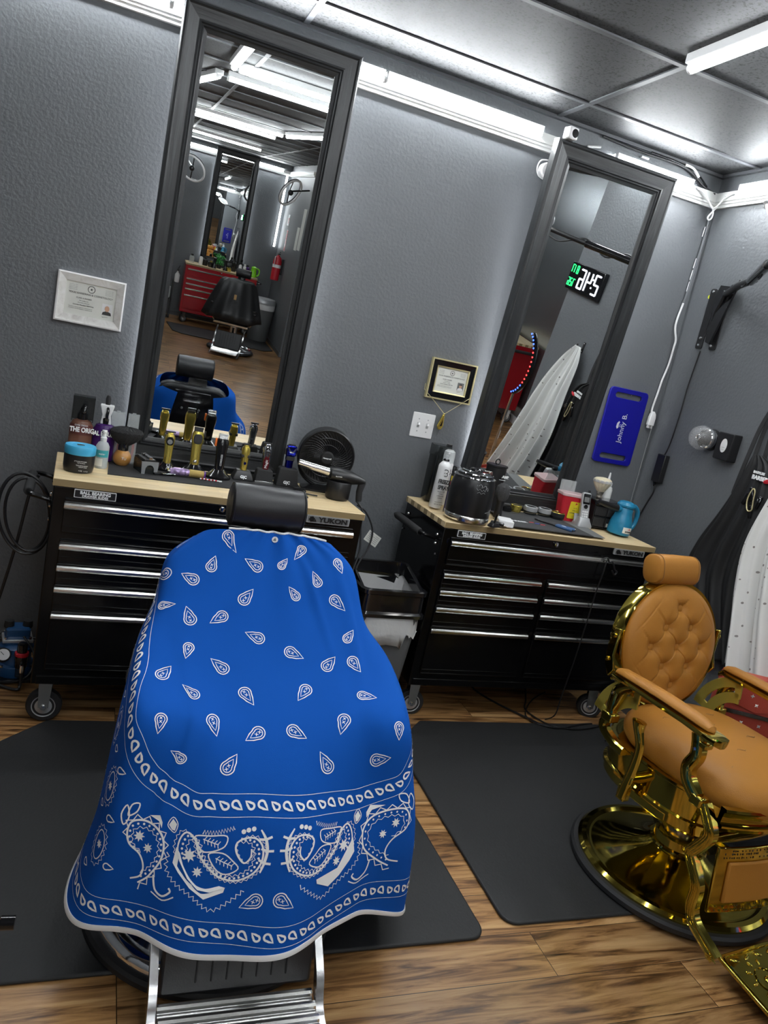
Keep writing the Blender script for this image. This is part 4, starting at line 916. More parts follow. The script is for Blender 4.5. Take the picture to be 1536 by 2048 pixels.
# clipper guard rack
t = thing('guard_rack', 'open grey rack holding a row of metal clipper guards', 'rack', P1(.748, -.365), .30)
obj('side_wall', [prism([(-.045, .004), (.045, .004), (.050, .052), (-.050, .052)], x0, x0+.0018, 'yz') for x0 in (-.031,)], 'smoke', t)
obj('side_wall', [prism([(-.045, .004), (.045, .004), (.050, .052), (-.050, .052)], x0, x0+.0018, 'yz') for x0 in (.029,)], 'smoke', t)
obj('front_arch', [prism([(-.031, .003), (-.018, .003), (-.017, .026), (-.010, .036), (0, .039), (.010, .036), (.017, .026), (.018, .003), (.031, .003), (.034, .052), (-.034, .052)], -.050, -.047, 'xz')], mat('grey_rack', (.22, .23, .24), .3), t)
obj('tray', box(-.030, .030, -.045, .045, .003, .030), 'smoke', t)
for i in range(7):
    g = obj('clipper_guard', cbox((0, -.040+i*.0135, .050), (.046, .008, .020)), 'black', t, bev=.002)
    obj('guard_clip', [cbox((.002, -.040+i*.0135, .063), (.012, .007, .008)), tube([(-.006, -.04+i*.0135, .066), (.010, -.04+i*.0135, .066)], .003, 6)], 'chrome', g)
# ---- clippers in their charging stands, facing the room
def stand(t, r=.048, h=.036, m_='gloss'):
    obj('charging_stand', lathe([(r*.96, 0), (r, .004), (r*.98, .010), (r*.62, h*.72), (r*.45, h), (r*.40, h), (0, h*.9)], 32, sy=.82), m_, t)
def clipper(label, x, y, H_, w_, col, plate=None, blade='black', top='wide', st=.048, lean=6, band=None, group=None, rz=0):
    t = thing('hair_clipper', label, 'hair clipper', (x, y, ZT+E1), math.radians(rz), group)
    stand(t, st)
    B_ = T(0, 0, .026) @ RX(-lean)
    hb = H_-.026
    pr = [(.0, .62), (.08, .78), (.30, .80), (.52, .86), (.70, 1.0), (.84, 1.0), (.91, .80)]
    rg = []
    for f, k in pr:
        ww, dd = w_/2*k, .019*(.75+.25*k)
        rg.append([(ww*math.copysign(abs(math.cos(a))**.65, math.cos(a)), dd*math.copysign(abs(math.sin(a))**.75, math.sin(a)), f*hb) for a in [2*PI*i/28 for i in range(28)]])
    obj('body', xf(loft(rg), B_), col, t, bev=0)
    if plate: obj('grip_plate', xf(prism([(u*w_*.36, hb*(.72+.13*v)) for u, v in [(math.copysign(abs(math.cos(a))**.7, math.cos(a)), math.copysign(abs(math.sin(a))**.7, math.sin(a))) for a in [2*PI*i/24 for i in range(24)]]], -.0225, -.015, 'xz'), B_), plate, t, bev=.0015)
    bw = w_*(.62 if top == 'wide' else .48)
    hd = obj('blade_base', xf([cbox((0, 0, hb*.93), (bw*1.15, .020, hb*.10))], B_), blade if top != 't' else col, t, bev=.002)
    if top == 't': obj('t_blade', xf([cbox((0, -.002, hb*1.0), (w_*.98, .010, .006))], B_), blade, t, bev=.001)
    else: many('blade_comb', [xf([cbox((0, -.004, hb*1.0), (bw*1.25, .012, .008))][0], B_)], 'brush' if blade != 'black' else 'black', t, bev=.001)
    return t, B_, hb
GC = 'clippers standing in charging bases'
M['cgold'] = mat('gold_metal_shell', (.70, .56, .12), .25, .85)
t, B_, hb = clipper('gold cordless trimmer with a black oval plate, leftmost in the clipper row', .833, -.292, .158, .040, 'cgold', 'gloss', 'black', 't', .040)
obj('power_ring', xf(lathe([(.008, -.024), (.010, -.024), (.010, -.020), (.008, -.020)], 20, (0, 0, hb*.70), 'y'), B_), 'grey', t)
obj('chrome_foot', xf(ell((0, -.004, .012), (.016, .012, .014), 18, 10), T(0, 0, .012)), 'chrome', t)
t, B_, hb = clipper('large gold hair clipper with a dark plate, tallest in the left half of the row', .945, -.262, .186, .048, 'cgold', 'black', 'black', 'wide', .052)
obj('lever', xf(cbox((.027, 0, hb*.86), (.006, .010, .028)), B_), 'black', t, bev=.002)
obj('zero_mark', xf(ell((0, -.016, .022), (.009, .004, .007), 12, 8), B_), 'chrome', t)
t, B_, hb = clipper('all-black cordless clipper with an orange lever in the middle of the row', 1.042, -.305, .178, .050, 'gloss', None, 'brush', 'wide', .054)
obj('lever', xf(cbox((-.027, -.003, hb*.80), (.008, .012, .034)), B_), 'orange', t, bev=.002)
txt('lettering', 'CORDLESS', .010, 'whiteprint', t, B_ @ T(.002, -.0185, hb*.33) @ FR @ RZ(90))
many('blade_tooth', [xf(cbox((-.018+k*.004, -.009, hb*1.03), (.002, .003, .008)), B_) for k in range(10)], 'chrome', t)
t, B_, hb = clipper('small gold skeleton trimmer in a squared black base', 1.150, -.262, .150, .036, 'cgold', None, 'black', 't', .030, 4)
obj('square_base', loft([[(x*k, y*k2, z) for x, y in ((-1, -1), (1, -1), (1, 1), (-1, 1))] for k, k2, z in ((.044, .034, 0), (.043, .033, .010), (.030, .024, .038), (.026, .02, .042))]), 'black', t, bev=.003)
txt('lettering', 'G|C', .016, 'whiteprint', t, T(0, -.0355, .016) @ RX(72), bold=.0008)
obj('neck_band', xf(cbox((0, 0, hb*.60), (.040, .036, .012)), B_), 'black', t, bev=.002)
obj('motor_window', xf(lathe([(0, -.0215), (.006, -.0215), (.006, -.014)], 16, (0, 0, hb*.36), 'y'), B_), 'chromeblue', t)
M['burgundy'] = mat('burgundy_lacquer', (.09, .008, .012), .12, coat=.6)
t, B_, hb = clipper('silver trimmer with a burgundy front, second from the right in the row', 1.240, -.262, .168, .038, 'chrome', None, 'black', 't', .028, 5)
obj('front_cover', xf(prism([(u*.0135, hb*(.36+.30*v)) for u, v in [(math.cos(a), math.sin(a)) for a in [2*PI*i/26 for i in range(26)]]], -.0185, -.010, 'xz'), B_), 'burgundy', t, bev=.002)
txt('lettering', 'Magic', .016, 'whiteprint', t, B_ @ T(0, -.0192, hb*.38) @ FR @ RZ(90))
obj('badge', xf(lathe([(0, -.0205), (.011, -.0205), (.012, -.017), (.012, -.012)], 22, (0, 0, hb*.80), 'y'), B_), 'black', t)
txt('lettering', '5\nSTAR', .0055, 'whiteprint', t, B_ @ T(0, -.0212, hb*.80) @ FR)
obj('charging_dock', loft([[(x*k, y*k2, z) for x, y in ((-1, -1), (1, -1), (1, 1), (-1, 1))] for k, k2, z in ((.040, .030, 0), (.040, .030, .004), (.033, .022, .055), (.026, .016, .058))]), 'matte', t, bev=.003)
obj('dock_plate', box(-.040, .040, -.034, -.028, 0, .009), 'brush', t, bev=.001)
t, B_, hb = clipper('blue chrome trimmer in a black G|C stand, rightmost in the row', 1.340, -.268, .178, .038, 'chromeblue', None, 'black', 'wide', .028, 3)
obj('charging_dock', loft([[(x*k, y*k2, z) for x, y in ((-1, -1), (1, -1), (1, 1), (-1, 1))] for k, k2, z in ((.048, .032, 0), (.048, .032, .006), (.040, .024, .075), (.034, .018, .080))]), 'matte', t, bev=.003)
obj('head_cover', xf([cbox((0, -.006, hb*.84), (.042, .030, .044))], B_), 'chromeblue', t, bev=.004)
obj('head_trim', xf([prism([(-.016, hb*.94), (-.004, hb*.83), (.004, hb*.83), (.016, hb*.94), (.018, hb*.90), (.008, hb*.78), (-.008, hb*.78), (-.018, hb*.90)], -.0222, -.0205, 'xz')], B_), 'chrome', t)
obj('neck_band', xf(cbox((0, 0, hb*.62), (.034, .040, .018)), B_), 'matte', t, bev=.002)
txt('lettering', 'G|C', .017, 'whiteprint', t, T(-.004, -.0335, .018) @ RX(86), bold=.0008)
obj('side_latch', xf(cbox((-.025, 0, hb*.80), (.008, .016, .026)), B_), 'black', t, bev=.002)
# lying shaver with gold grip and a folding razor
t = thing('hair_clipper', 'multicoloured clipper with a gold grip lying in front of the row', 'hair clipper', (.905, -.372, ZT+.021), math.radians(2))
obj('grip', tube([(.012, 0, 0), (.070, 0, -.001)], .0155, 20), mat('gold_glitter', (.55, .40, .13), .45, .6, bump=1, bscale=500), t)
obj('end_cap', tube([(.070, 0, 0), (.077, 0, 0)], [.017, .013], 20), mat('purple_cap', (.10, .02, .25), .3), t)
obj('head', loft([[(x, w_*math.cos(a), w_*.9*math.sin(a)) for a in [2*PI*i/16 for i in range(16)]] for x, w_ in ((.012, .0155), (-.01, .017), (-.045, .0175), (-.062, .012), (-.066, .005))]), mat('rainbow_print', (.35, .25, .45), .3, .4, vary=.9, vscale=60), t)
obj('blade', cbox((-.068, 0, .002), (.012, .030, .006)), 'chrome', t, bev=.001)
t = thing('open_razor', 'black and silver razor lying left of the gold-gripped clipper', 'razor', (.822, -.392, ZT+.006), math.radians(24))
obj('handle', tube(cr([(-.045, 0, 0.001), (0, .006, .002), (.045, 0, 0.001)], 6), .006, 8), 'gloss', t); obj('blade', cbox((.012, -.010, .006), (.055, .016, .003)), 'chrome', t, bev=.001)
t = thing('keyring_chain', 'short red and white beaded strap lying in front of the clippers', 'strap', (1.000, -.388, ZT+.007), math.radians(-4))
for i in range(13): obj('bead', xf(ell((0, 0, 0), (.0042, .0050, .0036), 10, 6), T(-.036+i*.0068, .002*math.sin(i), 0)), 'red' if i % 2 and i < 10 else 'white', t)
t = thing('clipper_guard', 'small black clipper comb lying at the right end of the station mat', 'clipper guard', (1.385, -.352, ZT+.004), math.radians(-6))
obj('comb_base', cbox((0, .012, .006), (.052, .008, .012)), 'black', t, bev=.001); many('comb_tooth', [cbox((-.024+k*.006, -.004, .004), (.003, .028, .006)) for k in range(9)], 'black', t)
t = thing('power_cable', 'black charger cable looping behind the headrest to the cabinet edge', 'cable'); obj('cable', tube(cr([(1.17, -.37, ZT+.006), (1.24, -.40, ZT+.006), (1.34, -.39, ZT+.006), (1.45, -.41, ZT+.005)], 8), .003, 8), 'black', t)
# fan
t = thing('desk_fan', 'round black desk fan standing at the right end of the left cabinet', 'fan', P1(1.497, -.265), math.radians(-6))
fc = .158; R_ = .120
obj('base', loft([[(x*k, y*k2+.01, z) for x, y in rrect(-1, 1, -1, 1, .4, 4)] for k, k2, z in ((.085, .055, 0), (.085, .055, .008), (.05, .03, .018), (.02, .018, .024))]), 'black', t)
obj('yoke', [tube(cr([(-.02, .012, .015), (-.09, .016, .06), (-.124, .016, fc)], 6), .007, 8), tube(cr([(.02, .012, .015), (.09, .016, .06), (.124, .016, fc)], 6), .007, 8)], 'black', t)
FM_ = T(0, 0, fc) @ RX(8)
obj('housing', xf(lathe([(R_-.006, -.022), (R_, -.026), (R_+.005, -.020), (R_+.003, .030), (R_-.012, .045), (R_-.004, .030), (R_-.006, -.015)], 56, axis='y'), FM_), 'black', t)
gr = []
for i in range(44):
    a = 2*PI*i/44; pts = []
    for k in range(5):
        f = k/4; r = .030+(R_-.008-.030)*f; b_ = a+.55*f**1.3; pts.append((r*math.cos(b_), -.032+.008*f*f, r*math.sin(b_)))
    gr.append(tube(pts, .0016, 4))
obj('front_grille', [xf(g_, FM_) for g_ in gr]+[xf(tube([(r*math.cos(a), -.031+.002*(r > .08), r*math.sin(a)) for a in np.linspace(0, 2*PI, 48, endpoint=False)], .0017, 5, closed=True), FM_) for r in (.058, .088)], 'black', t)
obj('hub', xf(lathe([(0, -.042), (.024, -.041), (.030, -.035), (.030, -.026), (0, -.026)], 28, axis='y'), FM_), 'matte', t)
txt('lettering', 'Honeywell', .0085, 'whiteprint', t, FM_ @ T(0, -.0425, 0) @ FR, bold=.0003)
bl = []
for i in range(5):
    a = 2*PI*i/5; bl.append(xf(prism([(.02, -.008), (.06, -.03), (.10, -.035), (.105, .0), (.09, .025), (.02, .01)], -.0015, .0015, 'xz'), FM_ @ T(0, .008, 0) @ Matrix.Rotation(a, 4, 'Y') @ RX(14)))
many('fan_blade', bl, 'matte', t); obj('rear_grille', xf(lathe([(R_-.01, .045), (.06, .060), (0, .062)], 40, axis='y'), FM_), 'matte', t)
# handheld blower
t = thing('handheld_blower', 'black cordless mini blower with a silver nozzle in front of the fan', 'blower', P1(1.540, -.395), math.radians(-3))
obj('motor_cup', lathe([(.040, 0), (.048, .004), (.052, .012), (.053, .075), (.050, .080), (0, .08)], 36), 'black', t)
obj('head', loft([[(x, w_*math.cos(a), z+h_*math.sin(a)) for a in [2*PI*i/24 for i in range(24)]] for x, w_, z, h_ in ((-.055, .020, .112, .020), (-.048, .032, .108, .028), (-.01, .042, .104, .034), (.04, .040, .100, .030), (.085, .018, .094, .018), (.108, .014, .088, .016))]), 'black', t)
obj('handle', loft([[(x+w_*math.cos(a), .014*math.sin(a), z) for a in [2*PI*i/16 for i in range(16)]] for x, w_, z in ((.095, .016, .100), (.100, .017, .085), (.094, .014, .045), (.098, .014, .012), (.098, .012, .004))]), 'matte', t)
obj('nozzle', tube([(-.05, 0, .112), (-.075, 0, .1155), (-.185, 0, .133), (-.19, 0, .134)], [.018, .0165, .0145, .0135], 24), 'brush', t)
txt('lettering', 'BLOWER', .007, 'whiteprint', t, T(-.018, -.0425, .104) @ FR)
# ================================================================ things on the right tool cabinet
def P2(x, y, z=0): return (x, y, ZT+z)
um = tag(obj('bench_mat', prism([(2.50, -.50), (2.88, -.49), (2.93, -.13), (2.45, -.13)], ZT, ZT+.002, 'xy'), 'grey'), 'plain grey mat peeking out under the lettered barber mat', 'mat')
bmq = tag(obj('station_mat', prism([(2.36, -.505), (2.805, -.500), (2.80, -.16), (2.385, -.15)], ZT+.002, ZT+.006, 'xy'), mat('charcoal_mat', (.035, .036, .038), .7)), 'charcoal mat lettered BARBER STRONG on the right cabinet', 'mat')
for s, x, y in (('BARBER', 2.448, -.385), ('STRONG', 2.712, -.392)):
    txt('lettering', s, .029, 'whiteprint', bmq, T(x, y, ZT+.0062) @ RZ(-2), bold=.0006, sx=1.0)
for x, m_ in ((2.530, 'red'), (2.555, 'blue'), (2.580, 'red')):
    obj('pole_stripe', xf(prism([(-.016, -.007), (.010, -.007), (.018, .006), (-.008, .006)], ZT+.006, ZT+.0068, 'xy'), T(x, -.385-.5*(x-2.555), 0)), m_ if m_ == 'red' else mat('stripe_blue', (.03, .06, .40), .5), bmq)
# tall dark bottle at the back corner
t = thing('tall_bottle', 'tall translucent black container at the back left corner of the right cabinet', 'container', P2(2.098, -.125))
obj('body', loft([[(x*k, y*k, z) for x, y in rrect(-.040, .040, -.040, .040, .014, 4)] for k, z in ((.94, 0), (1, .006), (1, .215), (1, .22))]), mat('dark_translucent', (.012, .014, .014), .15, alpha=.93), t)
obj('lid', loft([[(x*k, y*k, z) for x, y in rrect(-.042, .042, -.042, .042, .012, 4)] for k, z in ((1, .220), (1, .268), (.97, .274))]), 'smoke', t)
obj('inner_cap', lathe([(.026, .215), (.026, .235), (.010, .24), (.008, .262), (0, .262)], 20), 'gloss', t)
obj('spout', [cbox((.030, -.020, .277), (.026, .018, .016))], 'black', t, bev=.003)
# white spray cans
def can(label, x, y, h, r, capkind, lean=0):
    t = thing('spray_can', label, 'spray can', P2(x, y)); t.rotation_euler = (0, math.radians(lean), 0)
    obj('can_body', lathe([(r-.002, 0), (r, .003), (r, h), (r*.93, h+.008), (r*.62, h+.020), (r*.50, h+.022), (r*.50, h+.026), (0, h+.026)], 36), 'white', t)
    if capkind == 'nozzle':
        obj('actuator', lathe([(.0135, h+.024), (.015, h+.030), (.012, h+.036), (0, h+.036)], 18), 'gloss', t)
        obj('actuator', [lathe([(.007, h+.034), (.008, h+.060), (.006, h+.068), (0, h+.068)], 14), cbox((.0, -.006, h+.055), (.008, .008, .020))], 'clear', t); obj('nozzle_tip', cbox((0, -.010, h+.064), (.010, .006, .008)), 'white', t, bev=.001)
    else: obj('cap', lathe([(r*.92, h+.005), (r*.94, h+.045), (r*.86, h+.062), (r*.5, h+.070), (0, h+.071)], 28), 'frost', t)
    return t
t = can('white aerosol can lettered FREEZE SPRAY beside the dark barrel', 2.052, -.290, .196, .029, 'nozzle', 2)
txt('lettering', 'FREEZE', .026, 'ink', t, T(.003, -.0302, .128) @ FR, bold=.0011, sx=.72)
txt('lettering', 'SPRAY', .026, 'ink', t, T(.004, -.0302, .100) @ FR, bold=.0011, sx=.72)
obj('bearded_emblem', [tube(cr([(x, -.0302, z) for x, z in ((-.006, .156), (.008, .157), (.010, .166), (.002, .170), (.009, .174), (.007, .184), (-.007, .186), (-.008, .180))], 4), .0014, 5), tube([(-.009, -.0302, .168), (-.003, -.0302, .171)], .0012, 5)], 'ink', t)
for z, s in ((.080, 'BLADE CARE'), (.070, 'COOLS'), (.060, 'LUBRICATES'), (.050, 'CLEANS'), (.020, 'NET WT 16 OZ')): txt('lettering', s, .0062, 'grey', t, T(.0, -.0298, z) @ FR)
obj('base_line', box(-.02, .02, -.0302, -.0292, .030, .0312), 'ink', t)
t = can('second white aerosol can with a domed frosted cap behind the freeze spray', 2.115, -.195, .195, .029, 'dome')
obj('bearded_emblem', tube(cr([(x, -.0302, z) for x, z in ((-.006, .150), (.008, .151), (.010, .160), (.002, .164), (.009, .168), (.007, .178), (-.007, .180))], 4), .0014, 5), 'ink', t)
# small colourful cans
t = thing('spray_can', 'yellow, red and black topped can squeezed behind the dark barrel', 'spray can', P2(2.130, -.280))
obj('can_body', lathe([(.022, 0), (.024, .004), (.024, .165), (.02, .172), (0, .172)], 24), 'black', t); obj('cap', lathe([(.0235, .172), (.0235, .200), (.021, .204), (0, .204)], 24), 'gloss', t)
lab(t, .135, .158, .024, 'yellow', -80, 80); lab(t, .112, .133, .024, 'red', -80, 60)
t = thing('spray_can', 'narrow purple labelled oil can with a white tip by the barrel', 'spray can', P2(2.078, -.370))
obj('can_body', lathe([(.015, 0), (.017, .004), (.017, .108), (.012, .118), (0, .12)], 22), 'black', t); obj('cap', lathe([(.009, .119), (.009, .145), (.005, .160), (0, .161)], 16), 'white', t)
lab(t, .012, .098, .017, mat('violet_label', (.07, .05, .30), .4), -75, 75)
txt('lettering', 'CLIPPER OIL', .013, 'whiteprint', t, T(.001, -.0180, .055) @ FR @ RZ(90)); lab(t, .004, .016, .017, 'paper', -70, 70, name='lower_label', off=.001)
# dark barrel with silver foot and emblem
t = thing('barrel_canister', 'large glossy black barrel canister with a silver foot and line emblem', 'canister', P2(2.138, -.452), 0)
obj('shell', lathe([(.100, .026), (.101, .030), (.102, .09), (.100, .15), (.092, .190), (.074, .214), (.055, .222), (0, .222)], 56), mat('gloss_dark_shell', (.012, .012, .013), .32, spec=.4), t)
obj('foot', lathe([(.096, 0), (.101, .002), (.1025, .008), (.1025, .024), (.100, .028), (.0, .028)], 56), 'brush', t)
obj('badge', cbox((-.062, -.081, .014), (.020, .004, .018)), 'black', t, bev=.001)
obj('lid_ring', [lathe([(.090, .194), (.094, .196), (.093, .200), (.088, .202)], 56), lathe([(.078, .209), (.082, .211), (.080, .215), (.076, .216)], 56), lathe([(.058, .219), (.062, .221), (.058, .225), (.05, .224)], 48)], 'chrome', t)
obj('lid_knob', lathe([(.03, .222), (.028, .230), (.018, .236), (0, .237)], 30), 'gloss', t)
lg = []
def onB(a, z, r=.1018):
    rr_ = np.interp(z, [.09, .15, .190], [.102, .100, .092])+.0004
    return (rr_*math.sin(a), -rr_*math.cos(a), z)
for path in ([(-.22, .172), (-.12, .180), (-.04, .172), (-.08, .164), (.02, .168), (.10, .176), (.16, .170)], [(-.30, .160), (-.22, .152), (-.14, .160), (-.04, .150), (.04, .158), (.12, .150), (.16, .160), (.17, .166)], [(-.24, .140), (-.14, .146), (-.05, .138), (.06, .146), (.14, .140)], [(.16, .176), (.19, .168), (.17, .160)], [(-.30, .176), (-.27, .170)], [(.24, .168), (.27, .160), (.25, .154)]):
    lg.append(tube([onB(a, z) for a, z in path], .0009, 5))
obj('line_emblem', lg, 'silver', t)
obj('cord_slot', tube([onB(.38, .055), onB(.62, .058), onB(.86, .066)], .0011, 5), 'grey', t)
# ring-topped caddies in front of the mirror
for lbl, x, y, h, r in (('black ring-topped cylinder caddy with white lettering by the right mirror', 2.392, -.170, .228, .050),):
    t = thing('cylinder_caddy', lbl, 'caddy', P2(x, y))
    obj('cylinder', lathe([(r-.003, 0), (r, .004), (r, h-.01), (r+.004, h-.008), (r+.004, h), (0, h)], 40), 'black', t)
    obj('lid_ring', tube([(.012*math.cos(a), 0, h+.014+.013*math.sin(a)) for a in np.linspace(0, 2*PI, 24, endpoint=False)], .003, 8, closed=True), 'gloss', t)
    txt('lettering', 'TRAMP', .018, 'whiteprint', t, T(.022, -.0475, h-.050) @ FR @ RY(0), bold=.0007); obj('underline', box(0.0, .036, -.0505, -.0465, h-.066, h-.0645), 'whiteprint', t)
# cluster of black clippers next to the barrel
t = thing('hair_clipper', 'black clipper with silver blade standing between the barrel and the ring-topped caddy', 'hair clipper', P2(2.305, -.245))
obj('body', loft([[(w_*math.cos(a), .018*math.sin(a), z) for a in [2*PI*i/20 for i in range(20)]] for w_, z in ((.022, 0), (.026, .01), (.020, .06), (.026, .12), (.028, .17), (.02, .185))]), 'gloss', t)
obj('blade', [cbox((0, -.006, .190), (.046, .022, .012)), cbox((0, -.012, .198), (.044, .006, .008))], 'brush', t, bev=.001); obj('dial', lathe([(.014, -.024), (.016, -.020), (.012, -.016), (0, -.016)], 18, (0, 0, .13), 'y'), 'chrome', t)
t = thing('hair_clipper', 'short black clipper with chrome collar standing in front of the taller one', 'hair clipper', P2(2.292, -.330))
obj('body', loft([[(w_*math.cos(a), .017*math.sin(a), z) for a in [2*PI*i/20 for i in range(20)]] for w_, z in ((.020, 0), (.024, .01), (.020, .05), (.024, .10), (.024, .125), (.018, .14))]), 'black', t)
obj('collar', lathe([(.024, .126), (.028, .130), (.026, .146), (.016, .150), (0, .150)], 20, sy=.75), 'chrome', t); obj('switch', cbox((0, -.019, .07), (.010, .004, .022)), 'silver', t, bev=.001)
# brush with black bristles
t = thing('fade_brush', 'upright black handled brush with dark grey bristles', 'brush', P2(2.362, -.335))
obj('handle', lathe([(.020, 0), (.022, .004), (.018, .04), (.017, .070), (.022, .085), (0, .088)], 26), 'black', t)
obj('bristles', loft([[(r*math.cos(2*PI*i/32)*(1+.05*math.sin(i*5)), r*math.sin(2*PI*i/32)*(1+.05*math.sin(i*4)), z) for i in range(32)] for r, z in ((.020, .084), (.030, .100), (.033, .125), (.030, .150), (.016, .165), (.003, .168))]), mat('grey_bristle', (.05, .05, .052), .9, bump=1, bscale=250), t)
# small bits by the front edge
t = thing('clipper_stand', 'small black stand with a chrome pin near the front of the right cabinet', 'stand', P2(2.235, -.545), .4)
obj('foot', loft([[(x*k, y*k, z) for x, y in rrect(-.028, .028, -.016, .016, .006)] for k, z in ((1, 0), (1, .008), (.7, .018))]), 'black', t); obj('post', tube(cr([(0, 0, .015), (.004, 0, .040), (.014, 0, .06)], 4), .005, 8), 'gloss', t); obj('pin', tube([(.004, -.004, .03), (.004, -.004, .065)], .0025, 8), 'chrome', t)
t = thing('trimmer_head', 'black trimmer head with a bare blade lying beside the white box', 'trimmer head', P2(2.275, -.600, .008), math.radians(-30)) if False else thing('trimmer_head', 'black trimmer head with a bare blade lying beside the white box', 'trimmer head', P2(2.272, -.508, .009), math.radians(-32))
obj('shell', cbox((0, 0, 0), (.062, .022, .017)), 'gloss', t, bev=.005); obj('blade', cbox((.036, 0, -.003), (.014, .024, .006)), 'chrome', t, bev=.001)
t = thing('white_box', 'plain white product box on the front edge of the right cabinet', 'box', P2(2.330, -.468), math.radians(-18))
obj('carton', box(-.035, .035, -.047, .047, 0, .026), 'white', t, bev=.003); obj('flap', prism([(-.033, -.047), (.033, -.047), (.026, -.052), (-.026, -.052)], .0, .006, 'xy'), 'white', t)
# round tins
def tin(label, x, y, r, h, m1, m2, m3='gloss'):
    t = thing('pomade_tin', label, 'tin', P2(x, y, .006), group='round tins along the mirror')
    obj('tin_body', lathe([(r*.95, 0), (r, .003), (r, h*.45), (0, h*.45)], 32), m1, t)
    obj('lid', lathe([(r*1.03, h*.42), (r*1.03, h*.95), (r*.98, h), (r*.80, h), (r*.78, h*.93), (0, h*.93)], 32), m2, t)
    obj('lid_insert', lathe([(r*.75, h*.935), (r*.74, h*.97), (0, h*.97)], 28), m3, t); return t
tin('flat black tin, first of the round tins beside the brush', 2.500, -.165, .030, .022, 'black', 'gloss')
tin('brass coloured tin, second of the round tins', 2.562, -.155, .028, .034, 'cgold', 'cgold', 'matte')
tin('smoked jar with silver label, third of the round tins', 2.640, -.168, .034, .040, 'smoke', 'silver')
tin('smoked jar with silver label, fourth of the round tins', 2.722, -.170, .034, .040, 'smoke', 'silver')
t = tin('black jar with a gold rim, nearest the red container', 2.785, -.196, .036, .032, 'gloss', 'black')
obj('gold_rim', tube([(.033*math.cos(a), .033*math.sin(a), .033) for a in np.linspace(0, 2*PI, 32, endpoint=False)], .0022, 6, closed=True), 'cgold', t)
# comb-like tongs with blue grips
t = thing('blade_tongs', 'black tongs with two blue rubber grips lying on the lettered mat', 'tongs', P2(2.655, -.385, .012), math.radians(-52))
for s in (-1, 1):
    arm = obj('arm', tube(cr([(-.085, s*.004, 0), (-.03, s*.006, 0), (.02, s*.010, 0), (.10, s*.020, 0)], 6), .0042, 8), 'black', t)
    obj('grip', tube(cr([(.008, s*.009, 0), (.05, s*.014, 0), (.095, s*.020, 0)], 6), [.006]+[.0085]*11+[.007], 12), mat('blue_grip', (.03, .09, .22), .5), arm)
txt('lettering', 'WAHL', .008, 'whiteprint', t, T(.05, -.014, .0088)); obj('tip', cbox((-.094, 0, 0), (.022, .010, .008)), 'black', t, bev=.002)
# red sharps container
t = thing('sharps_container', 'red sharps container with a clear flip lid and yellow label', 'sharps container', P2(2.862, -.165), math.radians(-12))
obj('tub', loft([[(x*k, y*k2, z) for x, y in rrect(-1, 1, -1, 1, .25, 4)] for k, k2, z in ((.050, .036, 0), (.051, .037, .004), (.062, .045, .132))]), 'red', t)
obj('lid', loft([[(x, y, z) for x, y in rrect(-.066, .066, -.049, .049, .012, 4)] for z in (.130, .146)]), mat('pink_clear_lid', (.75, .55, .55), .25, alpha=.85), t, bev=.003)
obj('flip_cover', xf(box(-.050, .035, 0, .002, 0, .058), T(-.008, .040, .144) @ RX(-4)), 'clear', t, bev=.001)
l = obj('warning_label', xf(prism(rrect(-.030, .034, .018, .108, .006), -.0005, .0010, 'xz'), T(.014, -.0390, 0) @ RX(5.2)), 'yellow', t)
for z, s in ((.078, 'DO'), (.064, 'NOT'), (.050, 'OVERFILL')): txt('lettering', s, .0115, 'ink', t, T(.016, -.0398-.00008-z*.075, z) @ RX(85) @ RZ(0), bold=.0006)
obj('hazard_mark', xf(prism(circ(0, 0, .008, 3), -.001, 0, 'xz'), T(.016, -.0478, .098)), 'red', t)
# cordless phone in its cradle
t = thing('cordless_phone', 'silver cordless phone upright in its cradle before the black organiser', 'phone', P2(2.895, -.262), math.radians(-8))
obj('cradle', loft([[(x*k, y*k2, z) for x, y in rrect(-1, 1, -1, 1, .3, 4)] for k, k2, z in ((.040, .042, 0), (.040, .042, .010), (.030, .030, .032), (.028, .020, .045))]), 'silver', t)
obj('cradle_back', xf(box(-.030, .030, .012, .018, .01, .060), T(-.01, 0, 0) @ RX(-14)), 'silver', t, bev=.002)
PM = T(0, -.006, .014) @ RX(-14)
hs = obj('handset', xf(prism(rrect(-.0235, .0235, 0, .158, .010), -.011, .011, 'xz'), PM), 'silver', t, bev=.004)
obj('screen', xf(prism(rrect(-.019, .019, .098, .150, .003), -.0125, -.010, 'xz'), PM), 'gloss', hs); obj('screen_glass', xf(prism(rrect(-.014, .014, .108, .134, .001), -.0130, -.0125, 'xz'), PM), 'grey', hs)
obj('nav_key', xf(lathe([(.009, -.014), (.011, -.0125), (.011, -.011), (0, -.0135)], 18, (0, 0, .085), 'y'), PM), 'gloss', hs)
many('key', [xf(prism(rrect(-.016+c*.0112, -.0075+c*.0112, .018+r_*.0125, .0265+r_*.0125, .002), -.0125, -.011, 'xz'), PM) for r_ in range(4) for c in range(3)], 'white', hs)
obj('antenna', xf(cbox((.016, .004, .164), (.010, .010, .014)), PM), 'black', hs)
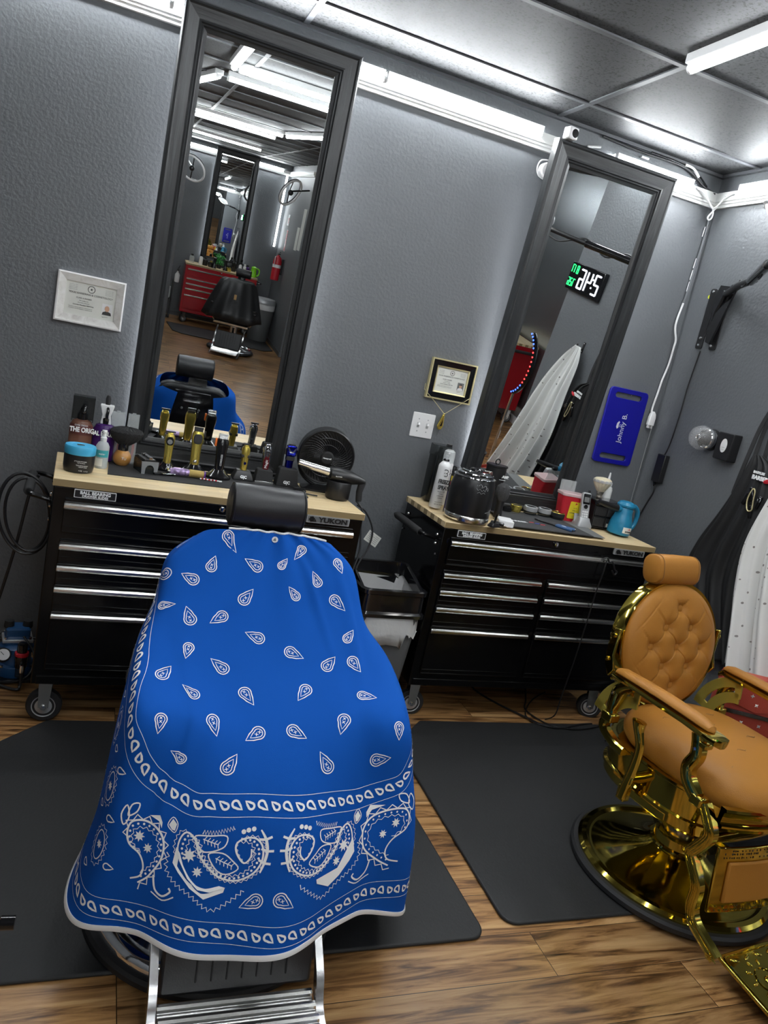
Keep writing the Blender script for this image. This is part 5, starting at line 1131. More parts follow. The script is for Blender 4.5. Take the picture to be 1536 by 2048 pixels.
# black organiser
t = thing('organiser_box', 'black two-tier organiser box between the phone and the blue blower', 'organiser', P2(3.025, -.215), math.radians(-4))
obj('carcass', [box(-.075, .075, -.055, .065, 0, .005), box(-.075, -.071, -.055, .065, 0, .120), box(.071, .075, -.055, .065, 0, .120), box(-.075, .075, .061, .065, 0, .120), box(-.002, .002, -.055, .06, 0, .115), box(-.075, .075, -.055, .065, .058, .062)], 'black', t, bev=.001)
obj('top_tray', loft([[(x*k, y*k2, z) for x, y in rrect(-1, 1, -1, 1, .2, 4)] for k, k2, z in ((.078, .063, .118), (.080, .066, .122), (.080, .066, .142), (.078, .064, .144))]), 'gloss', t)
many('drawer', [box(x0, x0+.066, -.057, .05, z0, z0+.048) for x0 in (-.069, .004) for z0 in (.008, .065)], 'matte', t, bev=.002)
obj('price_label', [box(.012, .058, -.0590, -.057, .012, .030)], 'paper', t); txt('lettering', 'COMBS', .009, 'ink', t, T(.035, -.0594, .021) @ FR)
# shaving brush on top
t = thing('shaving_brush', 'cream bristle shaving brush leaning on the black organiser', 'brush', P2(3.005, -.195, .146)); t.rotation_euler = (0, math.radians(-2), 0)
obj('handle', lathe([(.016, 0), (.018, .004), (.014, .014), (.018, .024), (.020, .034), (0, .036)], 26), mat('marbled_handle', (.20, .18, .15), .3, .3, vary=.8, vscale=90), t)
NB = 96
obj('bristles', loft([[(r*math.cos(2*PI*i/NB)*(1+.03*math.sin(i*12*2*PI/NB)), r*math.sin(2*PI*i/NB)*(1+.03*math.sin(i*12*2*PI/NB)), z) for i in range(NB)] for r, z in ((.018, .032), (.030, .050), (.042, .070), (.047, .086), (.046, .094), (.036, .103), (.016, .107), (.002, .108))]), mat('cream_bristle', (.72, .64, .46), .85, bump=.8, bscale=120), t)
obj('bristle_rim', lathe([(.0475, .082), (.0485, .088), (.046, .096), (.0455, .092)], 48), mat('pale_bristle', (.45, .45, .44), .8), t)
# white squeeze bottle
t = thing('squeeze_bottle', 'white squeeze bottle with a pointed tip behind the shaving brush', 'bottle', P2(3.090, -.125))
obj('bottle_body', lathe([(.028, 0), (.032, .004), (.032, .185), (.028, .20), (.018, .206), (0, .206)], 30), mat('milky_plastic', (.78, .79, .77), .35), t)
obj('screw_cap', lathe([(.024, .206), (.024, .224), (.014, .228), (.007, .240), (.004, .272), (.0025, .276), (0, .276)], 24), 'white', t)
# blue jug blower
t = thing('jug_blower', 'sky blue jug-shaped electric blower with a long black nozzle', 'blower', P2(3.068, -.335), math.radians(8))
t.rotation_euler = (0, math.radians(3), math.radians(8))
obj('jug_body', lathe([(.050, 0), (.056, .003), (.058, .012), (.057, .050), (.0555, .056), (.0555, .058), (.052, .075), (.044, .098), (.040, .115), (.040, .135), (.037, .140), (.044, .143), (.046, .152), (.038, .166), (.020, .172), (0, .173)], 40), 'blue', t)
obj('handle', tube(cr([(.034, 0, .150), (.062, 0, .150), (.090, 0, .128), (.098, 0, .090), (.090, 0, .050), (.066, 0, .026), (.050, 0, .022)], 7), [.012]*20+[.011]*23, 14), 'blue', t)
obj('nozzle_collar', tube([(-.036, 0, .128), (-.060, 0, .128)], .0175, 20), 'blue', t)
obj('nozzle', tube([(-.058, 0, .128), (-.075, 0, .129), (-.160, 0, .140), (-.190, 0, .144)], [.019, .0185, .013, .010], 20), 'black', t)
l = lab(t, .016, .046, .0582, 'paper', -28, 38); txt('lettering', 'X-POWER', .010, 'ink', t, T(.006, -.0592, .0245) @ FR, bold=.0004)
obj('bird_mark', [prism([(-.006, .040), (.004, .034), (.006, .038), (.010, .034), (.014, .040), (.006, .041), (.004, .036)], -.0595, -.0588, 'xz')], 'red', t)
M['brass'] = mat('brass_edge', (.66, .58, .32), .35, .5)
# ================================================================ things on the walls
def photo_head(t, x, z, s, m_hair, bald, y=-.0022):
    obj('portrait', [prism(rrect(x-s*.55, x+s*.55, z-s*.62, z+s*.62, .0005), y, y+.0006, 'xz')], 'white' if bald else 'grey', t)
    obj('portrait_shirt', prism([(x-s*.5, z-s*.6), (x-s*.42, z-s*.30), (x-s*.12, z-s*.18), (x+s*.12, z-s*.18), (x+s*.42, z-s*.30), (x+s*.5, z-s*.6)], y-.0006, y, 'xz'), 'ink' if bald else 'white', t)
    obj('portrait_face', prism(circ(x, z+s*.10, s*.25, 18, s*.32), y-.0012, y-.0006, 'xz'), 'skin', t)
    if not bald: obj('portrait_hair', prism([(x+s*.26*math.cos(a), z+s*.22+s*.24*math.sin(a)) for a in np.linspace(0, PI, 9)], y-.0018, y-.0012, 'xz'), 'ink', t)
def certificate(label, x0, x1, z0, z1, y, kind):
    t = thing('framed_certificate', label, 'framed certificate', ((x0+x1)/2, y, (z0+z1)/2))
    a, c = (x1-x0)/2, (z1-z0)/2
    def fr(o, i, d0, d1, m_, nm):
        pr = []
        for (s1, s2) in (((-1, -1), (1, -1)), ((1, -1), (1, 1)), ((1, 1), (-1, 1)), ((-1, 1), (-1, -1))):
            q = lambda k, d, s: ((a-k)*s[0], d, (c-k)*s[1])
            V = [q(o, 0, s1), q(o, d0, s1), q(i, d1, s1), q(i, 0, s1), q(o, 0, s2), q(o, d0, s2), q(i, d1, s2), q(i, 0, s2)]
            pr.append((V, [(0, 1, 5, 4), (1, 2, 6, 5), (2, 3, 7, 6), (3, 0, 4, 7), (0, 3, 2, 1), (4, 5, 6, 7)]))
        return many(nm, pr, m_, t, smooth=False)
    if kind == 'white':
        wf = grain('whitewashed_frame', [(.3, (.60, .58, .55)), (.5, (.74, .73, .70)), (.7, (.80, .80, .78))], (30, 30, 30), .6, .2)
        fr(0, .006, -.022, -.024, 'white', 'outer_lip'); fr(.006, .033, -.022, -.012, wf, 'frame_member'); pi = .030
    else:
        fr(0, .007, -.020, -.020, 'goldpaint' if False else 'brass', 'outer_lip'); fr(.007, .034, -.014, -.011, 'gloss', 'mat_border'); fr(.033, .039, -.016, -.014, 'brass', 'inner_lip'); pi = .037
    p_ = obj('certificate', box(-a+pi, a-pi, -.006, -.004, -c+pi, c-pi), 'paper', t, smooth=False)
    k = (a-pi)/.098; py = -.0072; L_ = lambda x, z: T(x*k, py, z*k)
    obj('state_seal', [tube([(.013*k*math.cos(q), -.0063, (.044+.013*math.sin(q))*k) for q in np.linspace(0, 2*PI, 24, endpoint=False)], .0012*k, 5, closed=True), prism([((.006 if i % 2 == 0 else .0025)*k*math.sin(i*PI/5), (.044+(.006 if i % 2 == 0 else .0025)*math.cos(i*PI/5))*k) for i in range(10)], -.0068, -.006, 'xz')], 'ink', p_)
    txt('lettering', 'TEXAS BARBERING & COSMETOLOGY', .0098*k, 'ink', p_, L_(0, .022) @ FR, ext=.0002)
    for z, s, sz in ((.004, 'CLASS A BARBER', .0078), (-.006, 'This certifies that', .005), (-.014, 'the holder is licensed', .005), (-.023, 'License Number 0097246', .0075)): txt('lettering', s, sz*k, 'ink', p_, L_(-.024, z) @ FR, ext=.0002)
    for z in (-.033, -.039): txt('lettering', 'This license must be displayed as required by law', .0045*k, 'ink', p_, L_(-.034, z) @ FR, ext=.0001)
    for x in (-.068, .068):
        for z in (.052, .046, .040, .034): txt('lettering', 'State of Texas office', .0038*k, 'grey', p_, L_(x, z) @ FR, ext=.0001)
    txt('lettering', 'Signature', .006*k, 'ink', p_, L_(.060, -.052) @ FR @ RZ(4), ext=.0001)
    photo_head(p_, .066*k, -.022*k, .036*k, None, kind == 'white', -.0066)
    return t
certificate('whitewashed framed certificate alone on the wall left of the tall mirror', .338, .597, 1.460, 1.657, 0, 'white')
certificate('black and gold framed certificate with a gold chain hung across it', 2.004, 2.245, 1.434, 1.628, 0, 'black')
t = thing('chain_necklace', 'thin gold chain with a clipper pendant hanging over the black and gold frame', 'necklace', (2.12, -.024, 1.37))
obj('chain', tube([(-.128, .010, .128), (-.130, .002, .100), (-.066, -.003, .052), (0, 0, .0)], .0013, 6), 'brass', t); obj('chain', tube([(.124, .008, .118), (.120, .002, .100), (.062, -.003, .052), (0, 0, .0)], .0013, 6), 'brass', t)
obj('bail', tube([(.004*math.cos(q), 0, -.003+.006*math.sin(q)) for q in np.linspace(0, 2*PI, 12, endpoint=False)], .0014, 6, closed=True), 'cgold', t)
obj('pendant', xf([prism([(-.006, -.004), (.004, -.006), (.016, -.060), (.010, -.078), (-.004, -.080), (-.014, -.066)], -.005, .005, 'xz')], RY(10)), 'cgold', t, bev=.002)
obj('pendant_cutout', xf(prism([(.002, -.026), (.008, -.058), (-.002, -.064)], -.0062, -.0045, 'xz'), RY(10)), 'gloss', t)
obj('pendant_pin', tube([(-.012, 0, -.082), (-.016, 0, -.108)], .0012, 6), 'chrome', t)
t = thing('light_switch', 'white two-gang light switch plate beside the gold necklace', 'light switch', (2.028, 0, 1.295))
obj('plate', prism(rrect(-.059, .059, -.060, .060, .004), -.006, 0, 'xz'), 'white', t, bev=.002)
for x in (-.024, .024):
    obj('toggle', xf(cbox((0, -.011, 0), (.009, .016, .012)), T(x, 0, 0) @ RX(-22)), 'white', t, bev=.001); obj('toggle_slot', prism(rrect(x-.006, x+.006, -.013, .013, .001), -.0066, -.0058, 'xz'), 'silver', t)
    many('plate_screw', [lathe([(0, -.0075), (.003, -.007), (.0035, -.006)], 10, (x, 0, z), 'y') for z in (-.030, .030)], 'silver', t)
# blue board
t = thing('hanging_board', 'royal blue plastic board with two hand slots hung right of the right mirror', 'board', (3.157, -.006, 1.4725))
def slotted():
    o = rrect(-.124, .124, -.2025, .2025, .022, 6); import bmesh
    bm = bmesh.new()
    def loop(p_, rev=False):
        vs = [bm.verts.new((x, 0, z)) for x, z in (p_[::-1] if rev else p_)]; return [bm.edges.new((vs[i], vs[(i+1) % len(vs)])) for i in range(len(vs))]
    es = loop(o)+loop(rrect(-.085, .085, .150, .178, .0135, 5))+loop(rrect(-.085, .085, -.178, -.150, .0135, 5))
    bmesh.ops.triangle_fill(bm, edges=es, use_beauty=True)
    r = bmesh.ops.extrude_face_region(bm, geom=bm.faces[:]); bmesh.ops.translate(bm, vec=(0, -.012, 0), verts=[v for v in r['geom'] if isinstance(v, bmesh.types.BMVert)])
    V = [tuple(v.co) for v in bm.verts]; bm.verts.index_update(); F = [tuple(v.index for v in f.verts) for f in bm.faces]; bm.free(); return V, F
obj('board_panel', slotted(), 'royal', t, bev=.002)
m_ = mat('silver_print', (.6, .6, .68), .4)
txt('lettering', 'Johnny B.', .042, m_, t, T(.008, -.0126, -.005) @ FR @ RZ(90), ext=.0003)
obj('mustached_scissor_mark', [prism([(-.030, .018), (-.020, .030), (-.014, .024), (-.018, .012), (-.016, -.004), (-.024, -.012), (-.031, -.002)], -.0130, -.012, 'xz'), tube([(-.006+.006*math.cos(q), -.0126, .006+.006*math.sin(q)) for q in np.linspace(0, 2*PI, 14, endpoint=False)], .0009, 5, closed=True)], m_, t)
obj('wall_nail', tube([(.005, .006, .172), (.005, -.022, .174)], .0035, 8), 'chrome', t)
# security camera, sensor puck, cables
t = thing('wall_camera', 'small white cube camera sitting on the top left corner of the right mirror', 'camera', (2.325, -.235, 2.662), math.radians(10))
obj('camera_body', cbox((0, 0, .026), (.050, .046, .050)), 'white', t, bev=.006); obj('lens', lathe([(0, -.026), (.016, -.0255), (.019, -.022)], 24, (.006, 0, .026), 'y'), 'gloss', t); obj('camera_base', cyl((0, 0, 0), (0, 0, .005), .018), 'white', t)
t = thing('sensor_puck', 'white round sensor with a loop of cable behind the right mirror', 'sensor', (2.362, -.004, 2.572))
obj('puck', lathe([(0, -.034), (.030, -.032), (.036, -.024), (.036, 0)], 32, axis='y'), 'white', t); obj('cable_loop', tube(cr([(.0, -.02, .045), (-.04, -.02, .035), (-.052, -.02, 0), (-.038, -.02, -.03), (-.01, -.02, -.04)], 6), .0035, 8), 'white', t)
t = thing('corner_cable', 'white and grey cable running down beside the wall corner to a white plug', 'cable', (0, 0, 0))
obj('painted_cable', tube(cr([(3.352, -.012, 2.62), (3.355, -.012, 2.50), (3.350, -.012, 2.35), (3.345, -.012, 2.22), (3.337, -.014, 2.168)], 6), .006, 8), M['wall'], t)
obj('white_cable', tube(cr([(3.337, -.014, 2.168), (3.325, -.016, 2.052), (3.352, -.016, 1.98), (3.354, -.016, 1.935), (3.352, -.016, 1.845), (3.338, -.016, 1.76), (3.333, -.016, 1.69), (3.325, -.016, 1.60), (3.333, -.016, 1.575)], 6), .0052, 8), 'white', t)
obj('plug', [loft([[(3.336+x*k, -.020+y*k, z) for x, y in rrect(-.019, .019, -.012, .012, .005)] for k, z in ((.35, 1.588), (.8, 1.575), (1, 1.555), (1, 1.512))])], 'white', t, bev=.002); many('plug_prong', [cbox((3.336+s*.010, -.020, 1.505), (.008, .014, .018)) for s in (-1, 1)], 'white', t)
obj('chipped_paint', [tube([(3.344-.001*i, -.010, z), (3.342-.001*i, -.010, z-.05)], .0022, 5) for i, z in enumerate((2.56, 2.40, 2.34, 2.28))], 'white', t)
t = thing('cable_knot', 'white wires knotted over the crown moulding in the room corner', 'cable', (0, 0, 0))
obj('wire', tube(cr([(3.23, -.045, 2.705), (3.28, -.055, 2.67), (3.325, -.055, 2.635), (3.335, -.05, 2.60), (3.318, -.05, 2.585), (3.312, -.05, 2.60), (3.335, -.055, 2.64), (3.34, -.10, 2.70)], 7), .0042, 8), 'white', t)
obj('wire', tube(cr([(3.20, -.045, 2.712), (3.26, -.055, 2.69), (3.318, -.06, 2.640), (3.335, -.11, 2.69), (3.335, -.16, 2.705)], 7), .0036, 8), 'white', t)
t = thing('ceiling_cable', 'black cable bundle running along the ceiling edge into the corner', 'cable', (0, 0, 0))
obj('cable', tube(cr([(2.62, -.012, 2.800), (2.85, -.014, 2.792), (3.02, -.014, 2.795), (3.13, -.016, 2.790), (3.20, -.018, 2.765), (3.26, -.022, 2.735), (3.33, -.03, 2.715)], 8), .006, 8), 'black', t); obj('cable', tube(cr([(2.9, -.026, 2.802), (3.08, -.026, 2.800), (3.19, -.028, 2.780), (3.27, -.03, 2.735)], 8), .0045, 8), 'gloss', t)
obj('white_sleeve', tube(cr([(3.11, -.028, 2.800), (3.16, -.030, 2.795), (3.205, -.032, 2.765)], 6), .007, 8), 'white', t)
t = thing('cable_clip', 'short white strip stuck above the right mirror', 'cable cover', (0, 0, 0)); obj('strip', tube([(2.555, -.008, 2.735), (2.625, -.008, 2.752)], .006, 6), 'white', t)
t = thing('cable_clip', 'tiny white clip on the ceiling edge right of the right mirror', 'cable cover', (0, 0, 0)); obj('strip', cbox((2.88, -.012, 2.772), (.045, .012, .010)), 'white', t, bev=.002)
# adapter and cord on the right wall, thin wire in the corner
X0 = XR
t = thing('power_adapter', 'black power brick hanging by its cord on the right wall', 'power adapter', (X0, -.155, 1.305))
obj('brick', box(-.034, -.002, -.045, .018, -.075, .075), 'black', t, bev=.004); obj('cord', tube(cr([(-.012, -.010, .075), (-.008, -.022, .14), (-.006, -.030, .30), (-.006, -.030, .45), (-.006, -.045, .63)], 7), .0035, 8), 'black', t)
obj('cord', tube(cr([(-.014, .005, -.075), (-.012, -.005, -.13), (-.014, .02, -.20), (-.030, .04, -.30), (-.05, .06, -.36)], 7), .0045, 8), 'black', t); obj('strain_relief', tube([(-.014, .005, -.07), (-.013, .002, -.10)], [.011, .006], 10), 'gloss', t)
t = thing('corner_wire', 'hair-thin grey wire in the wall corner below the white plug', 'wire', (0, 0, 0)); obj('wire', tube([(3.362, -.008, 1.50), (3.360, -.008, .96)], .0016, 6), 'silver', t)
# dome dispenser, black box
t = thing('globe_fixture', 'clear glass globe fixture with chrome collar on the right wall', 'wall fixture', (X0, -.455, 1.515))
obj('wall_plate', lathe([(.052, 0), (.054, -.006), (.050, -.020), (0, -.022)], 32, axis='x'), 'gloss', t)
obj('chrome_collar', lathe([(.048, -.020), (.050, -.024), (.050, -.050), (.046, -.054), (.044, -.050), (.044, -.022)], 36, axis='x'), 'chrome', t)
obj('inner_core', lathe([(0, -.095), (.014, -.094), (.022, -.085), (.030, -.060), (.034, -.024)], 24, axis='x'), 'black', t); obj('core_ring', tube([(-.096, .013*math.cos(q), .013*math.sin(q)) for q in np.linspace(0, 2*PI, 20, endpoint=False)], .004, 6, closed=True), 'brush', t)
obj('glass_globe', xf(ell((0, 0, 0), (.062, .060, .060), 36, 20), T(-.072, 0, 0)), 'glass', t)
t = thing('wall_dispenser', 'black wall box with a white oval badge beside the glass globe', 'dispenser', (X0, -.585, 1.500))
obj('case', loft([[(x, y*k, z*k) for y, z in rrect(-.050, .050, -.066, .066, .006)] for x, k in ((0, 1), (-.045, 1), (-.052, .95))]), 'black', t, bev=.001)
obj('oval_badge', prism([(-.004+.019*math.cos(q), .004+.033*math.sin(q)) for q in np.linspace(0, 2*PI, 30, endpoint=False)], -.0545, -.052, 'yz'), 'white', t)
obj('badge_line', [box(-.0552, -.0545, -.014, .006, -.006, -.004), box(-.0552, -.0545, -.012, .004, -.016, -.0145)], 'silver', t)
# swing-arm bracket and round lamp
t = thing('swing_arm_lamp', 'black folding wall bracket carrying a round white lamp at the right edge', 'lamp', (X0, -.225, 2.10))
LW = lambda x, y, z: (x-X0, y+.225, z-2.10)
for y0 in (-.072, .026): obj('bracket_plate', loft([[(x, y, z) for y, z in rrect(y0, y0+.046, -.155, .150, .012)] for x in (-.006, 0)]), 'black', t, bev=.001)
obj('hinge_gusset', prism([(-.13, .15), (-.02, .16), (.0, .10), (-.020, -.12), (-.05, -.13)], -.034, -.022, 'yz'), 'gloss', t)
obj('strut', [tube([(-.02, -.012, -.10), (-.030, -.030, .03), (-.050, -.085, .12)], .009, 8), tube([(-.01, .012, -.09), (-.014, -.02, .05), (-.045, -.07, .13)], .006, 8)], 'black', t)
many('bolt', [lathe([(0, -.014), (.006, -.013), (.008, -.008), (.008, -.006)], 10, (0, y, z), 'x') for y, z in ((-.043, .135), (.047, .135), (-.043, -.135), (.047, -.135), (-.043, .095), (.047, -.100))], 'chrome', t)
obj('thumb_screw', lathe([(0, -.030), (.012, -.028), (.014, -.020), (.010, -.012)], 14, (-.02, -.095, .115), 'x'), 'brush', t)
obj('arm', tube([LW(3.340, -.30, 2.215), LW(3.24, -.48, 2.235), LW(3.17, -.64, 2.245)], .017, 14), 'black', t); obj('arm_sleeve', tube([LW(3.19, -.60, 2.243), LW(3.00, -.87, 2.262)], .021, 14), 'gloss', t); obj('arm', tube([LW(3.00, -.87, 2.262), LW(2.83, -1.12, 2.28)], .014, 12), 'black', t)
obj('cord', tube(cr([LW(3.345, -.31, 2.18), LW(3.30, -.37, 2.25), LW(3.28, -.42, 2.205), LW(3.24, -.48, 2.26), LW(3.20, -.55, 2.22), LW(3.15, -.66, 2.275), LW(3.08, -.76, 2.225), LW(3.0, -.88, 2.285), LW(2.9, -1.0, 2.23), LW(2.84, -1.1, 2.26)], 6), .0045, 8), 'black', t)
obj('clamp_knuckle', [xf(ell((0, 0, 0), (.030, .030, .030), 16, 10), T(*LW(2.83, -1.12, 2.28))), tube([LW(2.83, -1.12, 2.31), LW(2.85, -1.09, 2.34)], .010, 8), tube([LW(2.83, -1.12, 2.28), LW(2.86, -1.10, 2.33)], .016, 8)], 'black', t)
LM = T(*LW(2.77, -1.19, 2.33)) @ Matrix.Scale(.85, 4) @ RY(20) @ RX(20)
obj('lamp_shade', xf(lathe([(.05, .06), (.12, .05), (.168, .015), (.172, 0), (.165, -.004)], 40), LM), 'white', t)
obj('lamp_diffuser', xf(lathe([(0, -.045), (.08, -.035), (.14, -.015), (.166, .002)], 40), LM), mat('lit_lamp_diffuser', (1, .98, .95), emit=9), t)
t = thing('wall_sticker', 'small yellow round sticker left of the black bracket', 'sticker', (X0, -.148, 2.21)); obj('dot', lathe([(0, -.0015), (.010, -.0015), (.010, 0)], 18, axis='x'), mat('yellow_dot', (.8, .85, .05), .5), t)
# wall clock on the right wall (seen in the right mirror)
t = thing('wall_clock', 'black digital wall clock with white digits and green readouts, seen in the right mirror', 'clock', (X0, -1.30, 2.035))
obj('case', box(-.032, 0, -.205, .205, -.088, .088), 'gloss', t, bev=.004)
SEG = {'2': 'abged', '4': 'fgbc', '6': 'afgedc', '8': 'abcdefg', '1': 'bc', '7': 'abc', '5': 'afgcd', '3': 'abgcd', '9': 'abcdfg', '0': 'abcdef'}
ew = mat('lit_white_segments', (.8, .85, 1), emit=2.2); eg = mat('lit_green_segments', (.02, 1, .15), emit=1.6)
def seg7(ch, yc, zc, w_, h_, th, m_):
    """digits read by someone facing +x, whose left is +y"""
    a, c = w_/2, h_/2
    D_ = {'a': ((-a, c), (a, c)), 'b': ((a, c), (a, 0)), 'c': ((a, 0), (a, -c)), 'd': ((-a, -c), (a, -c)), 'e': ((-a, 0), (-a, -c)), 'f': ((-a, c), (-a, 0)), 'g': ((-a, 0), (a, 0))}
    return [tube([(-.0335, yc-(p0[0]*.86), zc+p0[1]*.93), (-.0335, yc-(p1[0]*.86), zc+p1[1]*.93)], th, 4) for p0, p1 in (D_[k] for k in SEG[ch])]
for ch, yc in (('2', .150), ('4', .055), ('6', -.035)): obj('digit', seg7(ch, yc, 0, .062, .125, .0055, ew), ew, t)
obj('colon', [cbox((-.0335, .102, z), (.003, .009, .009)) for z in (-.025, .025)], ew, t)
for ch, yc, zc in (('8', -.115, .045), ('1', -.145, .045), ('7', -.175, .045), ('7', -.115, -.040), ('2', -.150, -.040), ('6', -.180, -.040)): obj('readout', seg7(ch, yc, zc, .022, .050, .003, eg), eg, t)
# coat hooks, hanging cape and apron on the right wall
def hook(y, z, lbl):
    t = thing('wall_hook', lbl, 'hook', (X0, y, z)); obj('hook_plate', box(-.004, 0, -.010, .010, -.035, .035), 'black', t, bev=.001); obj('prong', tube(cr([(-.004, 0, -.01), (-.035, 0, -.018), (-.050, 0, .0), (-.050, 0, .018)], 5), .005, 8), 'black', t); many('hook_screw', [lathe([(0, -.007), (.003, -.006), (.004, -.004)], 8, (0, 0, z_), 'x') for z_ in (-.025, .025)], 'chrome', t)
hook(-1.075, 1.66, 'black wall hook above the white cape'); hook(-.81, 1.735, 'black wall hook holding the black apron straps')
def hang(name, rows, m_, label, cat, amp=.012, off=.0):
    """rows: (z, y_left, y_right, x_mid, fold amplitude) from top to bottom; pleated cloth hanging beside the wall"""
    n = 90; V = []; R_ = cr([(r[0], r[1], r[2]) for r in rows], 7); XA = cr([(r[3], r[4], r[5] if len(r) > 5 else 0) for r in rows], 7)
    for (q, xa) in zip(R_, XA):
        for i in range(n):
            f = i/(n-1); y = q.y*(1-f)+q.z*f
            V.append((xa.x+xa.y*math.sin(f*PI*7.0+q.x*1.3)+.35*xa.y*math.sin(f*PI*17+q.x*4), y, q.x+xa.z*math.sin(f*PI*3.3+.7)+.4*xa.z*math.sin(f*PI*8)))
    m = len(R_); F = [(i*n+j, i*n+j+1, (i+1)*n+j+1, (i+1)*n+j) for i in range(m-1) for j in range(n-1)]
    o = obj(name, (V, F), m_, ang=180); s = o.modifiers.new('thick', 'SOLIDIFY'); s.thickness = .0025; s.offset = 0
    return tag(o, label, cat)
def speck(name, base, dot, sc_):
    m = mat(name, base, .75, vary=.03); nt = m.node_tree; b = nt.nodes['Principled BSDF']; N = nt.nodes.new; L = nt.links.new
    tc = N('ShaderNodeTexCoord'); mp = N('ShaderNodeMapping'); mp.inputs['Scale'].default_value = (0, 1, .8); L(tc.outputs['Object'], mp.inputs[0])
    v = N('ShaderNodeTexVoronoi'); v.inputs['Scale'].default_value = sc_; v.inputs['Randomness'].default_value = .25; L(mp.outputs[0], v.inputs['Vector'])
    lt = N('ShaderNodeMath'); lt.operation = 'LESS_THAN'; lt.inputs[1].default_value = .11; L(v.outputs['Distance'], lt.inputs[0])
    mx = N('ShaderNodeMix'); mx.data_type = 'RGBA'; L(lt.outputs[0], mx.inputs['Factor']); mx.inputs[6].default_value = (*base, 1); mx.inputs[7].default_value = (*dot, 1); L(mx.outputs[2], b.inputs['Base Color']); return m
M['whitecape'] = speck('white_dotted_cloth', (.70, .70, .68), (.22, .20, .19), 26)
hang('hanging_cape', [(1.665, -1.03, -1.09, 3.325, .004), (1.56, -.985, -1.17, 3.315, .010), (1.36, -.955, -1.25, 3.29, .018), (1.12, -.915, -1.31, 3.27, .024), (.92, -.935, -1.37, 3.262, .028, .01), (.76, -.97, -1.43, 3.258, .032, .02), (.60, -1.00, -1.50, 3.255, .034, .035), (.55, -1.01, -1.52, 3.255, .034, .04)], 'whitecape', 'white dotted barber cape hanging on the right wall', 'cape')
M['apron'] = mat('black_apron_cloth', (.012, .012, .013), .6, spec=.4, vary=.1)
ap_ = hang('hanging_apron', [(1.50, -.765, -.83, 3.335, .003), (1.44, -.75, -.92, 3.33, .006), (1.30, -.715, -.96, 3.325, .009), (1.18, -.67, -.98, 3.32, .011), (1.02, -.60, -.99, 3.315, .014), (.88, -.585, -1.01, 3.312, .016), (.70, -.70, -1.03, 3.31, .018), (.55, -.78, -1.08, 3.31, .02, .01)], 'apron', 'black leather barber apron hanging on the right wall behind the white cape', 'apron')
for p_ in ([(3.342, -.77, 1.49), (3.345, -.775, 1.60), (3.335, -.80, 1.73)], [(3.338, -.83, 1.49), (3.335, -.83, 1.60), (3.335, -.812, 1.73)], [(3.338, -.745, 1.42), (3.34, -.715, 1.30), (3.335, -.735, 1.45), (3.34, -.755, 1.62), (3.335, -.80, 1.735)]):
    q = cr(p_, 6); obj('strap', loft([[(v.x-.002, v.y-.011, v.z), (v.x+.001, v.y-.011, v.z), (v.x+.001, v.y+.011, v.z), (v.x-.002, v.y+.011, v.z)] for v in q]), 'matte', ap_)
WM = Matrix(((0, 0, -1, 0), (-1, 0, 0, 0), (0, 1, 0, 0), (0, 0, 0, 1)))
txt('lettering', 'BABYLISS', .016, 'whiteprint', ap_, T(3.318, -.845, 1.425) @ WM, ext=.001, bold=.0006); txt('lettering', 'BARBER', .026, 'whiteprint', ap_, T(3.318, -.858, 1.402) @ WM, ext=.001, bold=.0012)
obj('red_swoosh', [xf(ell((0, 0, 0), (.003, .022, .010), 12, 8), T(3.315, -.905, 1.398) @ RX(-18))], 'red', ap_)
t = thing('clip_ring', 'cluster of black clips and a brass carabiner pinned on the black apron', 'clips', (3.300, -.875, 1.30))
obj('carabiner', tube(cr([(0, .02, .05), (-.004, .028, .0), (-.004, .012, -.045), (0, -.008, -.04), (0, -.002, .0), (0, .005, .045)], 5, True), .003, 8, closed=True), 'brass', t)
for i, (y, z, a) in enumerate(((.045, .0, 20), (.0, -.05, -10), (-.03, .0, 12), (.02, .03, -28))): obj('clip', xf(cbox((0, 0, 0), (.012, .016, .060)), T(.004, y, z) @ RX(a)), 'gloss', t, bev=.003)
obj('silver_ring', tube([(-.004, -.034+.008*math.cos(q), .012+.009*math.sin(q)) for q in np.linspace(0, 2*PI, 16, endpoint=False)], .002, 6, closed=True), 'chrome', t)
# ================================================================ things on the floor
# trash bin between the cabinets
t = thing('trash_bin', 'grey trash bin with a black rim and white liner between the two cabinets', 'trash bin', (1.832, -.43, 0), math.radians(3))
sq = lambda k, z, w_=.145, d_=.125: [(x, y, z) for x, y in rrect(-w_*k, w_*k, -d_*k, d_*k, .035, 5)]
obj('bin_body', loft([sq(.80, 0), sq(.82, .01), sq(1.02, .50)]), mat('bin_grey', (.11, .112, .112), .5), t)
obj('rim_band', loft([sq(1.05, .495), sq(1.13, .50), sq(1.13, .515), sq(1.06, .525), sq(1.05, .60), sq(1.10, .605), sq(1.10, .622), sq(1.02, .628), sq(.96, .60), sq(.93, .55)], cap=False), 'gloss', t)
obj('swing_hood', loft([[(x, y, z+.045*max(0, min(1, (y+.02)/.12))) for x, y, z in sq(1.06, .60)], [(x, y, z+.06*max(0, min(1, (y+.02)/.12))) for x, y, z in sq(1.02, .62)], [(x, y, z+.06*max(0, min(1, (y+.02)/.12))) for x, y, z in sq(.92, .618)], [(x, y, z+.045*max(0, min(1, (y+.02)/.12))) for x, y, z in sq(.90, .58)]], cap=False), 'gloss', t)
lin = []; NL = 80
